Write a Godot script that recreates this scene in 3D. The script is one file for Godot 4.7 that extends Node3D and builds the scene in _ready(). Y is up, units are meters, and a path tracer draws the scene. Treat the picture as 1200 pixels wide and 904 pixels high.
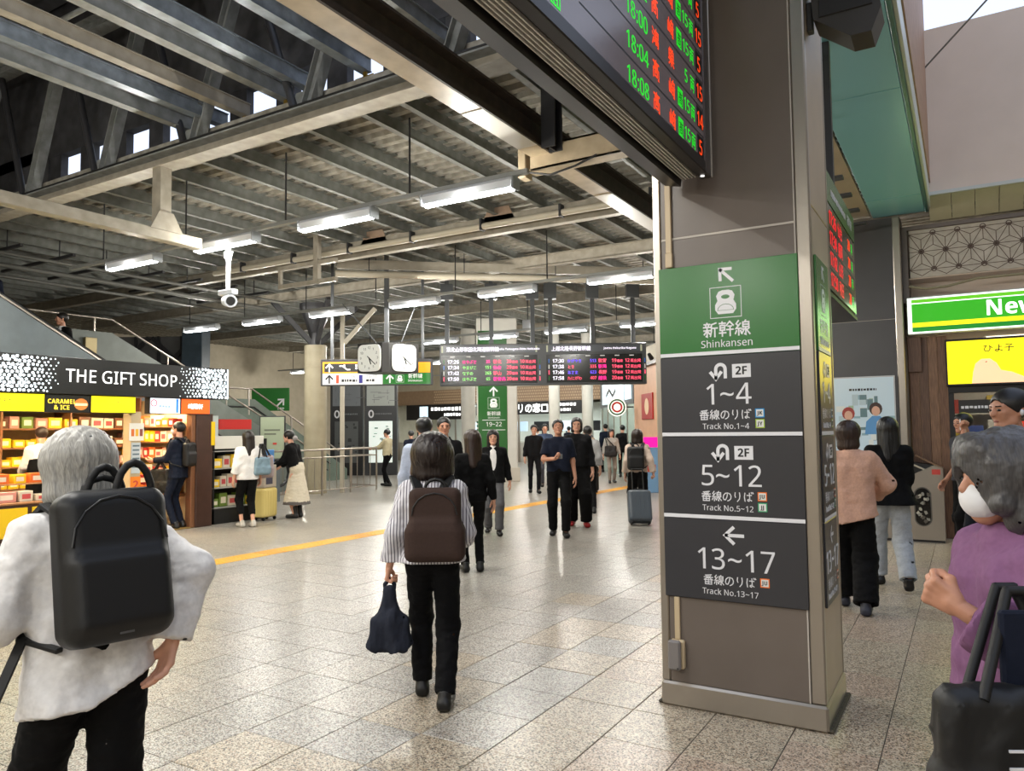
extends Node3D
# A railway station concourse. x runs to the right along the pillar's sign face, -z runs along the hall, y is up, metres.

var mats := {}
var names := {}
var font_regular: SystemFont
var font_bold: SystemFont

func _ready() -> void:
	seed(7)
	set_view()
	make_fonts()
	build_floor()
	build_ceiling()
	build_high_roof()
	build_walls()
	build_hung_steel()
	build_tubes()
	build_pillar()
	build_departure_board()
	build_right_side()
	build_gift_shop()
	build_stairs()
	build_middle()
	build_far()
	build_people()

func set_view() -> void:
	var cam := Camera3D.new()
	cam.name = "camera"
	add_child(cam)
	cam.position = Vector3(0, 1.55, 0)
	cam.rotation = Vector3(deg_to_rad(3.4), deg_to_rad(30.984), deg_to_rad(-0.608))
	cam.fov = 54.157
	cam.near = 0.05
	cam.far = 200.0
	cam.current = true
	var we := WorldEnvironment.new()
	we.name = "world"
	var e := Environment.new()
	e.tonemap_mode = Environment.TONE_MAPPER_LINEAR
	e.tonemap_exposure = 0.96
	e.sdfgi_enabled = true
	e.ssao_enabled = true
	e.ssil_enabled = true
	e.background_mode = Environment.BG_SKY
	var sky := Sky.new()
	var sm := ProceduralSkyMaterial.new()      # an even, overcast evening sky
	sm.sky_top_color = Color(0.80, 0.85, 0.95)
	sm.sky_horizon_color = Color(0.88, 0.90, 0.95)
	sm.ground_bottom_color = Color(0.3, 0.3, 0.3)
	sm.ground_horizon_color = Color(0.6, 0.6, 0.62)
	sm.sky_energy_multiplier = 1.25
	sm.ground_energy_multiplier = 1.0
	sky.sky_material = sm
	e.sky = sky
	we.environment = e
	add_child(we)

func make_fonts() -> void:
	font_regular = SystemFont.new()
	font_regular.font_names = PackedStringArray(["Droid Sans"])
	font_bold = SystemFont.new()
	font_bold.font_names = PackedStringArray(["Droid Sans"])
	font_bold.font_weight = 700

# ---------------------------------------------------------------- materials
func mat(key: String, c: Color, rough := 0.6, metal := 0.0, spec := 0.5) -> StandardMaterial3D:
	if mats.has(key):
		return mats[key]
	var m := StandardMaterial3D.new()
	m.resource_name = key
	m.albedo_color = c
	m.roughness = rough
	m.metallic = metal
	m.metallic_specular = spec
	mats[key] = m
	return m

func glow(key: String, c: Color, energy: float) -> StandardMaterial3D:
	if mats.has(key):
		return mats[key]
	var m := mat(key, c, 0.4)
	m.emission_enabled = true
	m.emission = c
	m.emission_energy_multiplier = energy
	return m

func noise_tex(freq: float, lo: Color, hi: Color, size := 256, typ := FastNoiseLite.TYPE_SIMPLEX_SMOOTH, oct := 4, sd := 1) -> NoiseTexture2D:
	var n := FastNoiseLite.new()
	n.noise_type = typ
	n.frequency = freq
	n.fractal_octaves = oct
	n.seed = sd
	var t := NoiseTexture2D.new()
	t.width = size
	t.height = size
	t.seamless = true
	t.noise = n
	var g := Gradient.new()
	g.colors = PackedColorArray([lo, hi])
	g.offsets = PackedFloat32Array([0.0, 1.0])
	t.color_ramp = g
	return t

func triplanar(m: StandardMaterial3D, t: Texture2D, scale: float, world := true) -> StandardMaterial3D:
	m.albedo_texture = t
	m.uv1_triplanar = true
	m.uv1_world_triplanar = world
	m.uv1_scale = Vector3(scale, scale, scale)
	m.uv1_triplanar_sharpness = 4.0
	return m

func mottled(key: String, c: Color, vary := 0.12, scale := 0.7, rough := 0.6, metal := 0.0) -> StandardMaterial3D:
	if mats.has(key):
		return mats[key]
	var m := mat(key, c, rough, metal)
	if not mats.has("_mottle%.2f" % vary):
		mats["_mottle%.2f" % vary] = noise_tex(0.02, Color(1.0 - vary, 1.0 - vary, 1.0 - vary * 1.1), Color(1, 1, 1), 256, FastNoiseLite.TYPE_SIMPLEX_SMOOTH, 5, 3)
	return triplanar(m, mats["_mottle%.2f" % vary], scale)

# ---------------------------------------------------------------- mesh builder
class MB:
	var v := PackedVector3Array()
	var n := PackedVector3Array()
	func tri(a: Vector3, b: Vector3, c: Vector3, o: Vector3) -> void:
		var g := (b - a).cross(c - a)
		if g.dot(o) > 0.0:
			v.append(a); v.append(c); v.append(b)
		else:
			v.append(a); v.append(b); v.append(c)
		var f := g.normalized() if g.dot(o) > 0.0 else -g.normalized()
		n.append(f); n.append(f); n.append(f)
	func quad(a: Vector3, b: Vector3, c: Vector3, d: Vector3, o: Vector3) -> void:
		tri(a, b, c, o)
		tri(a, c, d, o)
	func smooth_tri(a: Vector3, b: Vector3, c: Vector3, na: Vector3, nb: Vector3, nc: Vector3) -> void:
		var g := (b - a).cross(c - a)
		if g.dot(na + nb + nc) > 0.0:
			v.append(a); v.append(c); v.append(b)
			n.append(na); n.append(nc); n.append(nb)
		else:
			v.append(a); v.append(b); v.append(c)
			n.append(na); n.append(nb); n.append(nc)
	func box(c: Vector3, s: Vector3, ch := 0.0, bs := Basis.IDENTITY) -> MB:
		var h := s * 0.5
		if ch <= 0.0:
			for ax in 3:
				for sg in [-1.0, 1.0]:
					var o := Vector3.ZERO
					o[ax] = sg
					var p := []
					for q in [[-1, -1], [1, -1], [1, 1], [-1, 1]]:
						var r := Vector3.ZERO
						r[ax] = sg * h[ax]
						r[(ax + 1) % 3] = q[0] * h[(ax + 1) % 3]
						r[(ax + 2) % 3] = q[1] * h[(ax + 2) % 3]
						p.append(c + bs * r)
					quad(p[0], p[1], p[2], p[3], bs * o)
			return self
		ch = minf(ch, minf(h.x, minf(h.y, h.z)) * 0.9)
		var pt := func(sx: float, sy: float, sz: float, ax: int) -> Vector3:
			var r := Vector3(sx * (h.x - ch), sy * (h.y - ch), sz * (h.z - ch))
			r[ax] = [sx, sy, sz][ax] * h[ax]
			return c + bs * r
		for ax in 3:
			for sg in [-1.0, 1.0]:
				var o := Vector3.ZERO
				o[ax] = sg
				var p := []
				for q in [[-1, -1], [1, -1], [1, 1], [-1, 1]]:
					var s3 := [0.0, 0.0, 0.0]
					s3[ax] = sg
					s3[(ax + 1) % 3] = float(q[0])
					s3[(ax + 2) % 3] = float(q[1])
					p.append(pt.call(s3[0], s3[1], s3[2], ax))
				quad(p[0], p[1], p[2], p[3], bs * o)
		for ax in 3:
			var a1 := (ax + 1) % 3
			var a2 := (ax + 2) % 3
			for s1 in [-1.0, 1.0]:
				for s2 in [-1.0, 1.0]:
					var p := []
					for e in [[-1.0, a1], [1.0, a1], [1.0, a2], [-1.0, a2]]:
						var s3 := [0.0, 0.0, 0.0]
						s3[ax] = e[0]
						s3[a1] = s1
						s3[a2] = s2
						p.append(pt.call(s3[0], s3[1], s3[2], e[1]))
					var o := Vector3.ZERO
					o[a1] = s1
					o[a2] = s2
					quad(p[0], p[1], p[2], p[3], bs * o)
		for sx in [-1.0, 1.0]:
			for sy in [-1.0, 1.0]:
				for sz in [-1.0, 1.0]:
					tri(pt.call(sx, sy, sz, 0), pt.call(sx, sy, sz, 1), pt.call(sx, sy, sz, 2), bs * Vector3(sx, sy, sz))
		return self
	# a box that spans two corners
	func span(a: Vector3, b: Vector3, ch := 0.0) -> MB:
		return box((a + b) * 0.5, (b - a).abs(), ch)
	# a bar of w x h between two points (h upright)
	func bar(a: Vector3, b: Vector3, w: float, h: float, ch := 0.0) -> MB:
		var d := (b - a).normalized()
		var up := Vector3.UP if absf(d.y) < 0.95 else Vector3.BACK
		var x := d.cross(up).normalized()
		var y := x.cross(d).normalized()
		return box((a + b) * 0.5, Vector3(w, h, a.distance_to(b)), ch, Basis(x, y, -d))
	# an I or H section between two points
	func ibeam(a: Vector3, b: Vector3, w: float, h: float, t := 0.012) -> MB:
		var d := (b - a).normalized()
		var up := Vector3.UP if absf(d.y) < 0.95 else Vector3.BACK
		var x := d.cross(up).normalized()
		var y := x.cross(d).normalized()
		var bs := Basis(x, y, -d)
		var l := a.distance_to(b)
		var m := (a + b) * 0.5
		box(m + y * (h - t) * 0.5, Vector3(w, t, l), 0.0, bs)
		box(m - y * (h - t) * 0.5, Vector3(w, t, l), 0.0, bs)
		return box(m, Vector3(t, h - 2.0 * t, l), 0.0, bs)
	# an open channel (C) lying on its back: lips at the bottom
	func channel(a: Vector3, b: Vector3, w: float, h: float, t := 0.008) -> MB:
		var d := (b - a).normalized()
		var x := d.cross(Vector3.UP).normalized()
		var y := x.cross(d).normalized()
		var bs := Basis(x, y, -d)
		var l := a.distance_to(b)
		var m := (a + b) * 0.5
		box(m - x * (w - t) * 0.5, Vector3(t, h, l), 0.0, bs)
		box(m + y * (h - t) * 0.5, Vector3(w, t, l), 0.0, bs)
		return box(m - y * (h - t) * 0.5, Vector3(w, t, l), 0.0, bs)
	func tube(a: Vector3, b: Vector3, ra: float, rb := -1.0, seg := 12, caps := true) -> MB:
		if rb < 0.0:
			rb = ra
		var d := (b - a).normalized()
		var x := d.cross(Vector3.UP if absf(d.y) < 0.95 else Vector3.RIGHT).normalized()
		var y := x.cross(d).normalized()
		for i in seg:
			var t0 := TAU * i / seg
			var t1 := TAU * (i + 1) / seg
			var r0 := x * cos(t0) + y * sin(t0)
			var r1 := x * cos(t1) + y * sin(t1)
			smooth_tri(a + r0 * ra, b + r0 * rb, b + r1 * rb, r0, r0, r1)
			smooth_tri(a + r0 * ra, b + r1 * rb, a + r1 * ra, r0, r1, r1)
			if caps:
				if ra > 0.0: tri(a, a + r0 * ra, a + r1 * ra, -d)
				if rb > 0.0: tri(b, b + r0 * rb, b + r1 * rb, d)
		return self
	func path(pts: Array, r: float, seg := 8) -> MB:
		for i in pts.size() - 1:
			tube(pts[i], pts[i + 1], r, r, seg, true)
			if i > 0:
				ball(pts[i], r, seg, 4)
		return self
	func ball(c: Vector3, r: float, seg := 10, rings := 6, sc := Vector3.ONE) -> MB:
		for j in rings:
			var p0 := PI * j / rings
			var p1 := PI * (j + 1) / rings
			for i in seg:
				var t0 := TAU * i / seg
				var t1 := TAU * (i + 1) / seg
				var a := Vector3(sin(p0) * cos(t0), cos(p0), sin(p0) * sin(t0))
				var b := Vector3(sin(p1) * cos(t0), cos(p1), sin(p1) * sin(t0))
				var d := Vector3(sin(p1) * cos(t1), cos(p1), sin(p1) * sin(t1))
				var e := Vector3(sin(p0) * cos(t1), cos(p0), sin(p0) * sin(t1))
				if j < rings - 1: smooth_tri(c + a * r * sc, c + b * r * sc, c + d * r * sc, a, b, d)
				if j > 0: smooth_tri(c + a * r * sc, c + d * r * sc, c + e * r * sc, a, d, e)
		return self
	# turns a profile of (radius, height) round the upright axis at c
	func lathe(c: Vector3, prof: Array, seg := 20) -> MB:
		for k in prof.size() - 1:
			var p: Vector2 = prof[k]
			var q: Vector2 = prof[k + 1]
			var sl := Vector2(q.y - p.y, p.x - q.x).normalized()
			for i in seg:
				var t0 := TAU * i / seg
				var t1 := TAU * (i + 1) / seg
				var d0 := Vector3(cos(t0), 0, sin(t0))
				var d1 := Vector3(cos(t1), 0, sin(t1))
				var n0 := d0 * sl.x + Vector3.UP * sl.y
				var n1 := d1 * sl.x + Vector3.UP * sl.y
				var a := c + d0 * p.x + Vector3.UP * p.y
				var b := c + d0 * q.x + Vector3.UP * q.y
				var e := c + d1 * q.x + Vector3.UP * q.y
				var f := c + d1 * p.x + Vector3.UP * p.y
				smooth_tri(a, b, e, n0, n0, n1)
				smooth_tri(a, e, f, n0, n1, n1)
		return self
	# a flat outline (x, y) pushed out from z = 0 to z = depth, placed by tr
	func prism(outline: PackedVector2Array, depth: float, tr := Transform3D.IDENTITY) -> MB:
		var ix := Geometry2D.triangulate_polygon(outline)
		for i in range(0, ix.size(), 3):
			var a := outline[ix[i]]
			var b := outline[ix[i + 1]]
			var c := outline[ix[i + 2]]
			tri(tr * Vector3(a.x, a.y, depth), tr * Vector3(b.x, b.y, depth), tr * Vector3(c.x, c.y, depth), tr.basis * Vector3.BACK)
			tri(tr * Vector3(a.x, a.y, 0), tr * Vector3(b.x, b.y, 0), tr * Vector3(c.x, c.y, 0), tr.basis * Vector3.FORWARD)
		var sg := 0.0
		for i in outline.size():
			sg += outline[i].cross(outline[(i + 1) % outline.size()])
		for i in outline.size():
			var a := outline[i]
			var b := outline[(i + 1) % outline.size()]
			var o := Vector2(b.y - a.y, a.x - b.x) * signf(sg)
			quad(tr * Vector3(a.x, a.y, 0), tr * Vector3(b.x, b.y, 0), tr * Vector3(b.x, b.y, depth), tr * Vector3(a.x, a.y, depth), tr.basis * Vector3(o.x, o.y, 0))
		return self
	# a flat mitred ribbon of width w along points in the xy plane at height z
	func ribbon(pts: PackedVector2Array, w: float, z: float, at := Vector2.ZERO, k := 1.0, ky := -1.0) -> MB:
		if ky < 0.0:
			ky = k
		var p := PackedVector2Array()
		for q in pts:
			var e := Vector2(q.x * k, q.y * ky) + at
			if p.is_empty() or p[p.size() - 1].distance_to(e) > 1e-6:
				p.append(e)
		var n_ := p.size()
		if n_ < 2:
			return self
		var closed := p[0].distance_to(p[n_ - 1]) < 1e-5
		var lf := []
		var rt := []
		for i in n_:
			var d0 := (p[i] - p[i - 1]).normalized() if i > 0 else ((p[0] - p[n_ - 2]).normalized() if closed else (p[1] - p[0]).normalized())
			var d1 := (p[i + 1] - p[i]).normalized() if i < n_ - 1 else ((p[1] - p[0]).normalized() if closed else d0)
			var o0 := Vector2(-d0.y, d0.x)
			var o1 := Vector2(-d1.y, d1.x)
			var m := o0 + o1
			m = m.normalized() if m.length() > 0.1 else o0
			var f := w * 0.5 / maxf(m.dot(o0), 0.45)
			var c := p[i]
			if not closed and i == 0:
				c -= d1 * w * 0.35
			if not closed and i == n_ - 1:
				c += d0 * w * 0.35
			lf.append(c + m * f)
			rt.append(c - m * f)
		for i in n_ - 1:
			var a: Vector2 = lf[i]
			var b: Vector2 = lf[i + 1]
			var c: Vector2 = rt[i + 1]
			var d: Vector2 = rt[i]
			quad(Vector3(a.x, a.y, z), Vector3(b.x, b.y, z), Vector3(c.x, c.y, z), Vector3(d.x, d.y, z), Vector3.BACK)
		return self
	func flat(outline: PackedVector2Array, z: float) -> MB:
		var ix := Geometry2D.triangulate_polygon(outline)
		for i in range(0, ix.size(), 3):
			var a := outline[ix[i]]
			var b := outline[ix[i + 1]]
			var c := outline[ix[i + 2]]
			tri(Vector3(a.x, a.y, z), Vector3(b.x, b.y, z), Vector3(c.x, c.y, z), Vector3.BACK)
		return self
	func rect(x0: float, y0: float, x1: float, y1: float, z: float) -> MB:
		quad(Vector3(x0, y0, z), Vector3(x1, y0, z), Vector3(x1, y1, z), Vector3(x0, y1, z), Vector3.BACK)
		return self
	func mesh() -> ArrayMesh:
		var arr := []
		arr.resize(Mesh.ARRAY_MAX)
		arr[Mesh.ARRAY_VERTEX] = v
		arr[Mesh.ARRAY_NORMAL] = n
		var m := ArrayMesh.new()
		m.add_surface_from_arrays(Mesh.PRIMITIVE_TRIANGLES, arr)
		return m

# ---------------------------------------------------------------- nodes
func numbered(called: String) -> String:
	names[called] = names.get(called, -1) + 1
	return called if names[called] == 0 else "%s_%03d" % [called, names[called]]

const ORDINAL := ["first", "second", "third", "fourth", "fifth", "sixth", "seventh", "eighth", "ninth", "tenth", "eleventh", "twelfth", "thirteenth", "fourteenth", "fifteenth", "sixteenth"]

func thing(called: String, label: String, category: String, at := Vector3.ZERO, turn := 0.0, group := "") -> Node3D:
	var o := Node3D.new()
	o.name = numbered(called)
	add_child(o)
	o.position = at
	o.rotation.y = turn
	tag(o, label, category, group)
	return o

func tag(o: Node, label: String, category: String, group := "") -> void:
	o.set_meta("label", label)
	o.set_meta("category", category)
	if group != "":
		o.set_meta("group", group)

func part(called: String, mb: Variant, m: Material, parent: Node, at := Vector3.ZERO) -> MeshInstance3D:
	var o := MeshInstance3D.new()
	o.name = called
	o.mesh = mb.mesh() if mb is MB else mb
	o.material_override = m
	o.position = at
	parent.add_child(o, true)
	return o

func single(called: String, label: String, category: String, mb: Variant, m: Material, group := "", at := Vector3.ZERO) -> MeshInstance3D:
	var o := MeshInstance3D.new()
	o.name = numbered(called)
	o.mesh = mb.mesh() if mb is MB else mb
	o.material_override = m
	o.position = at
	add_child(o)
	tag(o, label, category, group)
	return o

func setting(called: String, mb: Variant = null, m: Material = null) -> Node3D:
	var o: Node3D = MeshInstance3D.new() if mb != null else Node3D.new()
	o.name = numbered(called)
	if mb != null:
		o.mesh = mb.mesh() if mb is MB else mb
		o.material_override = m
	add_child(o)
	o.set_meta("kind", "structure")
	return o

func copy_of(o: Node3D, at: Vector3, turn := INF, label := "") -> Node3D:
	var c: Node3D = o.duplicate()
	c.name = numbered(String(o.name).rstrip("_0123456789"))
	add_child(c)
	c.position = at
	if turn != INF:
		c.rotation.y = turn
	if label != "":
		c.set_meta("label", label)
	return c

func area_light(parent: Node, at: Vector3, towards: Vector3, size: Vector2, energy: float, c := Color.WHITE) -> AreaLight3D:
	var l := AreaLight3D.new()
	l.name = "lamp_light"
	parent.add_child(l, true)
	l.position = at
	var up := Vector3.UP if absf(towards.normalized().y) < 0.95 else Vector3.BACK
	l.basis = Basis.looking_at(towards, up)
	l.area_size = size
	l.light_energy = energy
	l.light_color = c
	l.area_range = 60.0
	l.shadow_enabled = true
	return l

# flat text: cap = height of the capitals; al 0 left, 1 centre, 2 right
func words(parent: Node, s: String, x: float, y: float, z: float, cap: float, m: Material, al := 1, bold := false, squeeze := 1.0, called := "lettering") -> MeshInstance3D:
	var t := TextMesh.new()
	t.text = s
	t.font = font_bold if bold else font_regular
	t.font_size = 48
	t.pixel_size = cap / (0.714 * 48.0)
	t.depth = 0.0015
	t.curve_step = 2.0
	t.horizontal_alignment = [HORIZONTAL_ALIGNMENT_LEFT, HORIZONTAL_ALIGNMENT_CENTER, HORIZONTAL_ALIGNMENT_RIGHT][al]
	var o := part(called, t, m, parent, Vector3(x, y, z))
	o.scale.x = squeeze
	return o

const GLYPH := {
	"新": "28,97 28,88;8,88 48,88;18,84 22,72;40,84 36,72;4,68 50,68;28,68 28,4 20,8;6,46 50,46;28,46 8,20;28,44 46,22;90,94 58,84 58,40 50,6;58,60 98,60;80,60 80,2",
	"幹": "24,98 24,84;4,88 46,88;10,74 40,74 40,42 10,42 10,74;10,58 40,58;4,24 48,24;24,42 24,2;74,98 50,70;74,98 98,70;62,66 86,66;54,44 96,44;76,66 76,2",
	"線": "26,98 10,78 26,62;38,80 8,46 42,46;26,46 26,2;12,32 4,12;38,32 44,14;72,98 66,88;54,86 92,86 92,54 54,54 54,86;54,70 92,70;72,54 72,4 64,8;48,40 62,40 46,10;94,46 78,34;74,40 98,6",
	"番": "82,96 18,88;30,84 38,74;70,86 62,74;6,70 94,70;50,90 50,46;46,68 6,44;54,68 94,44;18,44 82,44 82,2 18,2 18,44;50,44 50,2;18,23 82,23",
	"の": "54,84 50,50 34,16 18,18 10,38 16,64 34,82 56,86 80,76 90,54 86,28 70,12 54,6",
	"り": "26,92 22,62 28,44;68,92 72,60 66,28 46,4",
	"ば": "16,90 10,50 16,8;36,68 80,68;60,92 62,24 54,10 42,14 42,24 54,30 80,14;78,98 84,86;92,98 98,86",
	"両": "6,92 94,92;50,92 50,24;16,70 84,70 84,4 74,6;16,70 16,2;32,50 32,24 68,24 68,50",
	"高": "50,98 50,88;6,86 94,86;28,76 72,76 72,62 28,62 28,76;10,4 10,52 90,52 90,4 80,6;32,38 68,38 68,16 32,16 32,38",
	"崎": "22,92 22,22;6,70 6,22 38,22 38,70;50,84 96,84;72,98 54,66;74,84 92,68;46,58 98,58;54,44 78,44 78,18 54,18 54,44;90,58 90,4 78,6",
	"面": "6,94 94,94;48,94 42,76;12,76 88,76 88,6 12,6 12,76;36,76 36,6;64,76 64,6;36,52 64,52;36,30 64,30",
	"東": "6,86 94,86;50,98 50,2;20,70 80,70 80,34 20,34 20,70;20,52 80,52;46,32 8,8;54,32 94,8",
	"北": "34,96 34,4;6,64 34,64;4,18 34,30;64,96 64,12 72,6 94,6 94,22;92,70 64,54",
	"山": "50,96 50,8;12,66 12,6 88,6 88,66",
	"形": "6,88 56,88;4,54 58,54;20,88 18,40 6,4;42,88 42,4;92,96 66,74;94,70 66,46;96,42 60,4",
	"秋": "42,94 10,86;4,68 46,68;26,88 26,2;24,64 4,28;28,60 44,40;56,72 60,48;94,76 84,54;74,96 72,50 50,4;74,46 98,4",
	"田": "10,90 90,90 90,6 10,6 10,90;50,90 50,6;10,48 90,48",
	"海": "10,92 22,82;4,66 16,56;6,6 22,40;46,96 34,72;42,86 96,86;44,70 90,70 86,4 74,8;44,70 38,22 96,22;32,46 98,46",
	"道": "10,92 22,80;4,58 22,58 22,20 4,4;22,18 46,4 98,4;46,96 52,86;82,96 76,86;36,84 98,84;48,72 88,72 88,20 48,20 48,72;48,54 88,54;48,36 88,36",
	"上": "48,94 48,6;48,56 84,56;4,6 96,6",
	"越": "10,82 46,82;28,96 28,34;4,60 50,60;28,44 46,44;12,44 4,6;10,24 40,4 98,4;58,76 58,20 72,30;52,78 96,78;76,96 80,40 96,22;92,62 70,20;86,94 94,86",
	"陸": "10,94 10,2;10,92 34,92 22,64 34,42 18,34;42,84 92,84;68,98 68,58;38,58 98,58;56,58 48,40;78,58 86,44 98,46;44,28 94,28;68,44 68,4;36,4 98,4",
	"長": "28,94 28,20;28,94 86,94;28,78 80,78;28,62 80,62;4,46 96,46;28,8 46,14;50,46 64,20 96,4;84,38 66,24",
	"野": "8,92 46,92 46,54 8,54 8,92;8,74 46,74;27,92 27,8;8,34 46,34;4,6 52,14;58,92 94,92 76,74;62,78 84,64;54,56 98,56 88,44;76,56 76,4 66,6",
	"窓": "50,98 50,88;8,70 8,86 92,86 92,70;36,80 14,60;60,80 66,66 88,66;50,66 32,46 70,48;64,56 78,42;14,34 6,10;32,36 32,10 42,4 72,6 74,18;54,36 60,22;84,36 94,16",
	"口": "14,84 86,84 86,10 14,10 14,84",
	"み": "18,86 56,86 20,12 8,22 18,34 50,38 96,22;80,66 76,30 58,4",
	"ど": "30,92 40,58;84,70 40,54 18,28 28,10 84,8;78,98 84,86;92,98 98,86",
	"ひ": "8,80 40,84 22,56 18,26 32,10 56,10 72,30 74,60 70,86 96,50",
	"よ": "56,96 56,22 46,8 26,8 18,20 30,32 56,28 92,10;56,66 88,66",
	"子": "18,90 82,90 50,66;50,66 50,6 36,8;4,52 96,52",
	"や": "8,54 60,76 86,70 90,54 78,42 58,42;52,96 60,82;30,88 54,4",
	"ま": "16,80 84,80;18,58 82,58;52,96 52,18 44,6 24,8 20,20 34,28 56,24 88,6",
	"び": "8,78 38,82 22,56 18,26 32,10 54,10 68,30 70,60 68,80 88,50;80,98 86,88;94,98 98,88",
	"こ": "22,82 76,80 62,68;24,38 20,18 34,8 84,10",
	"な": "8,76 54,76;34,94 10,42;70,84 92,68;68,58 68,18 56,6 38,10 38,22 54,28 92,8",
	"す": "6,78 94,78;58,96 58,44 46,32 34,42 46,56 58,48 58,24 36,2",
	"は": "16,90 10,50 16,8;36,68 92,68;66,92 68,24 58,10 44,14 44,24 58,30 92,10",
	"ぶ": "40,96 56,80;44,70 56,40 44,10 24,20;16,36 6,14;74,48 90,20;78,98 84,86;92,98 98,86",
	"さ": "10,76 90,78;44,96 64,44 34,50;24,32 22,14 38,6 78,8",
	"出": "50,98 50,6;18,84 18,54 82,54 82,84;10,40 10,6 90,6 90,40",
	"発": "10,90 40,90 8,54;26,72 10,80;60,98 70,74 96,54;86,96 70,82;92,84 74,70;28,58 72,58;14,36 86,36;38,58 36,36 10,4;64,58 64,10 92,8 94,20",
	"時": "8,86 38,86 38,14 8,14 8,86;8,50 38,50;48,86 96,86;72,98 72,66;44,64 98,64;44,42 98,42;84,54 84,4 72,6;56,32 64,18",
	"刻": "28,98 28,88;6,84 56,84;34,84 12,62 40,62 8,34;52,50 6,4;36,28 54,12;70,88 70,26;92,96 92,4 80,6",
	"仙": "30,96 4,52;20,70 20,2;66,92 66,10;42,64 42,8 92,8 92,64",
	"台": "44,96 18,62 84,66;66,82 92,52;20,44 80,44 80,4 20,4 20,44",
	"盛": "18,84 94,84;58,98 66,60 90,42;92,66 62,40;18,84 16,60 4,40;18,66 44,66 42,46;72,96 84,90;14,34 86,34 86,4;14,34 14,4;38,34 38,4;62,34 62,4;2,4 98,4",
	"岡": "10,94 90,94 90,4 78,6;10,94 10,2;34,86 40,74;66,86 60,74;22,70 78,70;50,70 50,22;30,50 30,22 70,22 70,50",
	"～": "6,44 22,58 40,54 60,42 78,40 94,54",
	"鴻": "8,92 20,82;4,66 16,56;6,8 20,40;28,80 46,80;37,80 37,30;26,24 48,34;60,96 56,84;54,84 92,84 92,54 54,54;54,84 54,40 94,40;54,70 92,70;94,40 92,10 84,8;56,30 54,16;66,30 66,18;76,30 78,18",
	"巣": "28,98 34,88;50,98 50,88;76,98 68,88;14,84 86,84 86,48 14,48 14,84;14,66 86,66;50,84 50,2;6,34 94,34;46,32 10,6;54,32 92,6",
	"陽": "10,94 10,2;10,92 34,92 22,64 34,42 18,34;48,92 86,92 86,64 48,64 48,92;48,78 86,78;40,54 96,54;58,54 40,30;50,40 92,40 86,6 74,8;66,40 46,8;80,40 62,10",
	"軒": "8,84 46,84;27,98 27,2;12,70 42,70 42,36 12,36 12,70;12,53 42,53;4,22 50,22;54,84 96,84;50,50 98,50;76,84 76,2",
	"か": "8,70 56,72 66,58 56,10 42,16;36,94 10,8;72,80 94,52",
	"が": "8,70 56,72 66,58 56,10 42,16;36,94 10,8;72,80 94,52;80,98 86,88;92,98 98,88",
	"き": "18,80 78,84;14,62 82,66;40,96 72,40 44,46;26,30 26,12 44,6 78,10",
	"と": "32,92 40,58;84,66 36,44 20,24 30,8 86,10",
	"あ": "12,78 84,80;42,96 40,20 44,10;70,60 40,14 18,14 14,32 34,50 66,52 86,38 84,18 60,4",
	"た": "8,74 60,76;36,94 10,6;54,50 88,52;54,26 60,12 94,12",
	"に": "16,90 10,50 16,8;46,72 88,74;46,30 48,14 92,14",
	"わ": "26,94 26,4;6,70 36,72 8,24;30,48 56,68 82,62 90,38 78,16 58,6",
	"号": "22,94 78,94 78,66 22,66 22,94;6,50 94,50;36,50 30,32 80,32 74,4 58,8",
	"青": "14,88 86,88;50,98 50,56;20,72 80,72;6,56 94,56;22,44 22,4;22,44 78,44 78,6 68,4;22,30 78,30;22,17 78,17",
	"森": "16,84 84,84;50,98 50,52;48,82 20,58;52,82 80,58;4,40 46,40;25,52 25,2;24,38 4,10;54,40 98,40;76,52 76,2;74,38 54,10;78,38 98,10",
	"郡": "10,90 46,90 46,62 8,62;4,76 54,76;28,90 8,40;16,44 46,44 46,8 16,8 16,44;62,94 62,2;62,92 90,92 76,66 92,42 72,34",
	"方": "50,98 50,84;6,82 94,82;40,82 32,34 8,4;38,56 80,56 74,8 56,10",
	"敦": "28,98 28,88;4,86 52,86;14,74 42,74 42,62 14,62 14,74;12,50 44,50 28,38;28,38 28,4 18,8;4,24 52,28;70,98 58,66;62,78 98,78;88,78 56,2;64,60 98,2",
	"賀": "10,88 46,88 40,62;26,98 22,74 6,60;60,90 92,90 92,64 60,64 60,90;26,54 74,54 74,18 26,18 26,54;26,42 74,42;26,30 74,30;38,16 20,2;62,16 80,2",
	"潟": "8,92 20,82;4,66 16,56;6,8 20,40;36,92 30,66;36,92 50,94;30,76 46,76;58,92 86,92 86,66;58,78 86,78;30,62 90,62;40,62 34,46 92,46 88,8 78,10;40,30 38,18;54,34 54,20;66,34 68,20",
	"後": "30,96 8,70;34,70 6,40;20,54 20,2;66,98 48,80 70,66;84,84 46,54 90,54;62,54 42,28;56,42 84,42 40,4;58,28 96,4",
}

func glyph_strokes(ch: String) -> Array:
	if not mats.has("_g" + ch):
		var out := []
		for s in GLYPH[ch].split(";", false):
			var p := PackedVector2Array()
			for q in s.split(" ", false):
				var xy = q.split(",")
				p.append(Vector2(float(xy[0]) / 100.0, float(xy[1]) / 100.0))
			out.append(p)
		mats["_g" + ch] = out
	return mats["_g" + ch]

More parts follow.
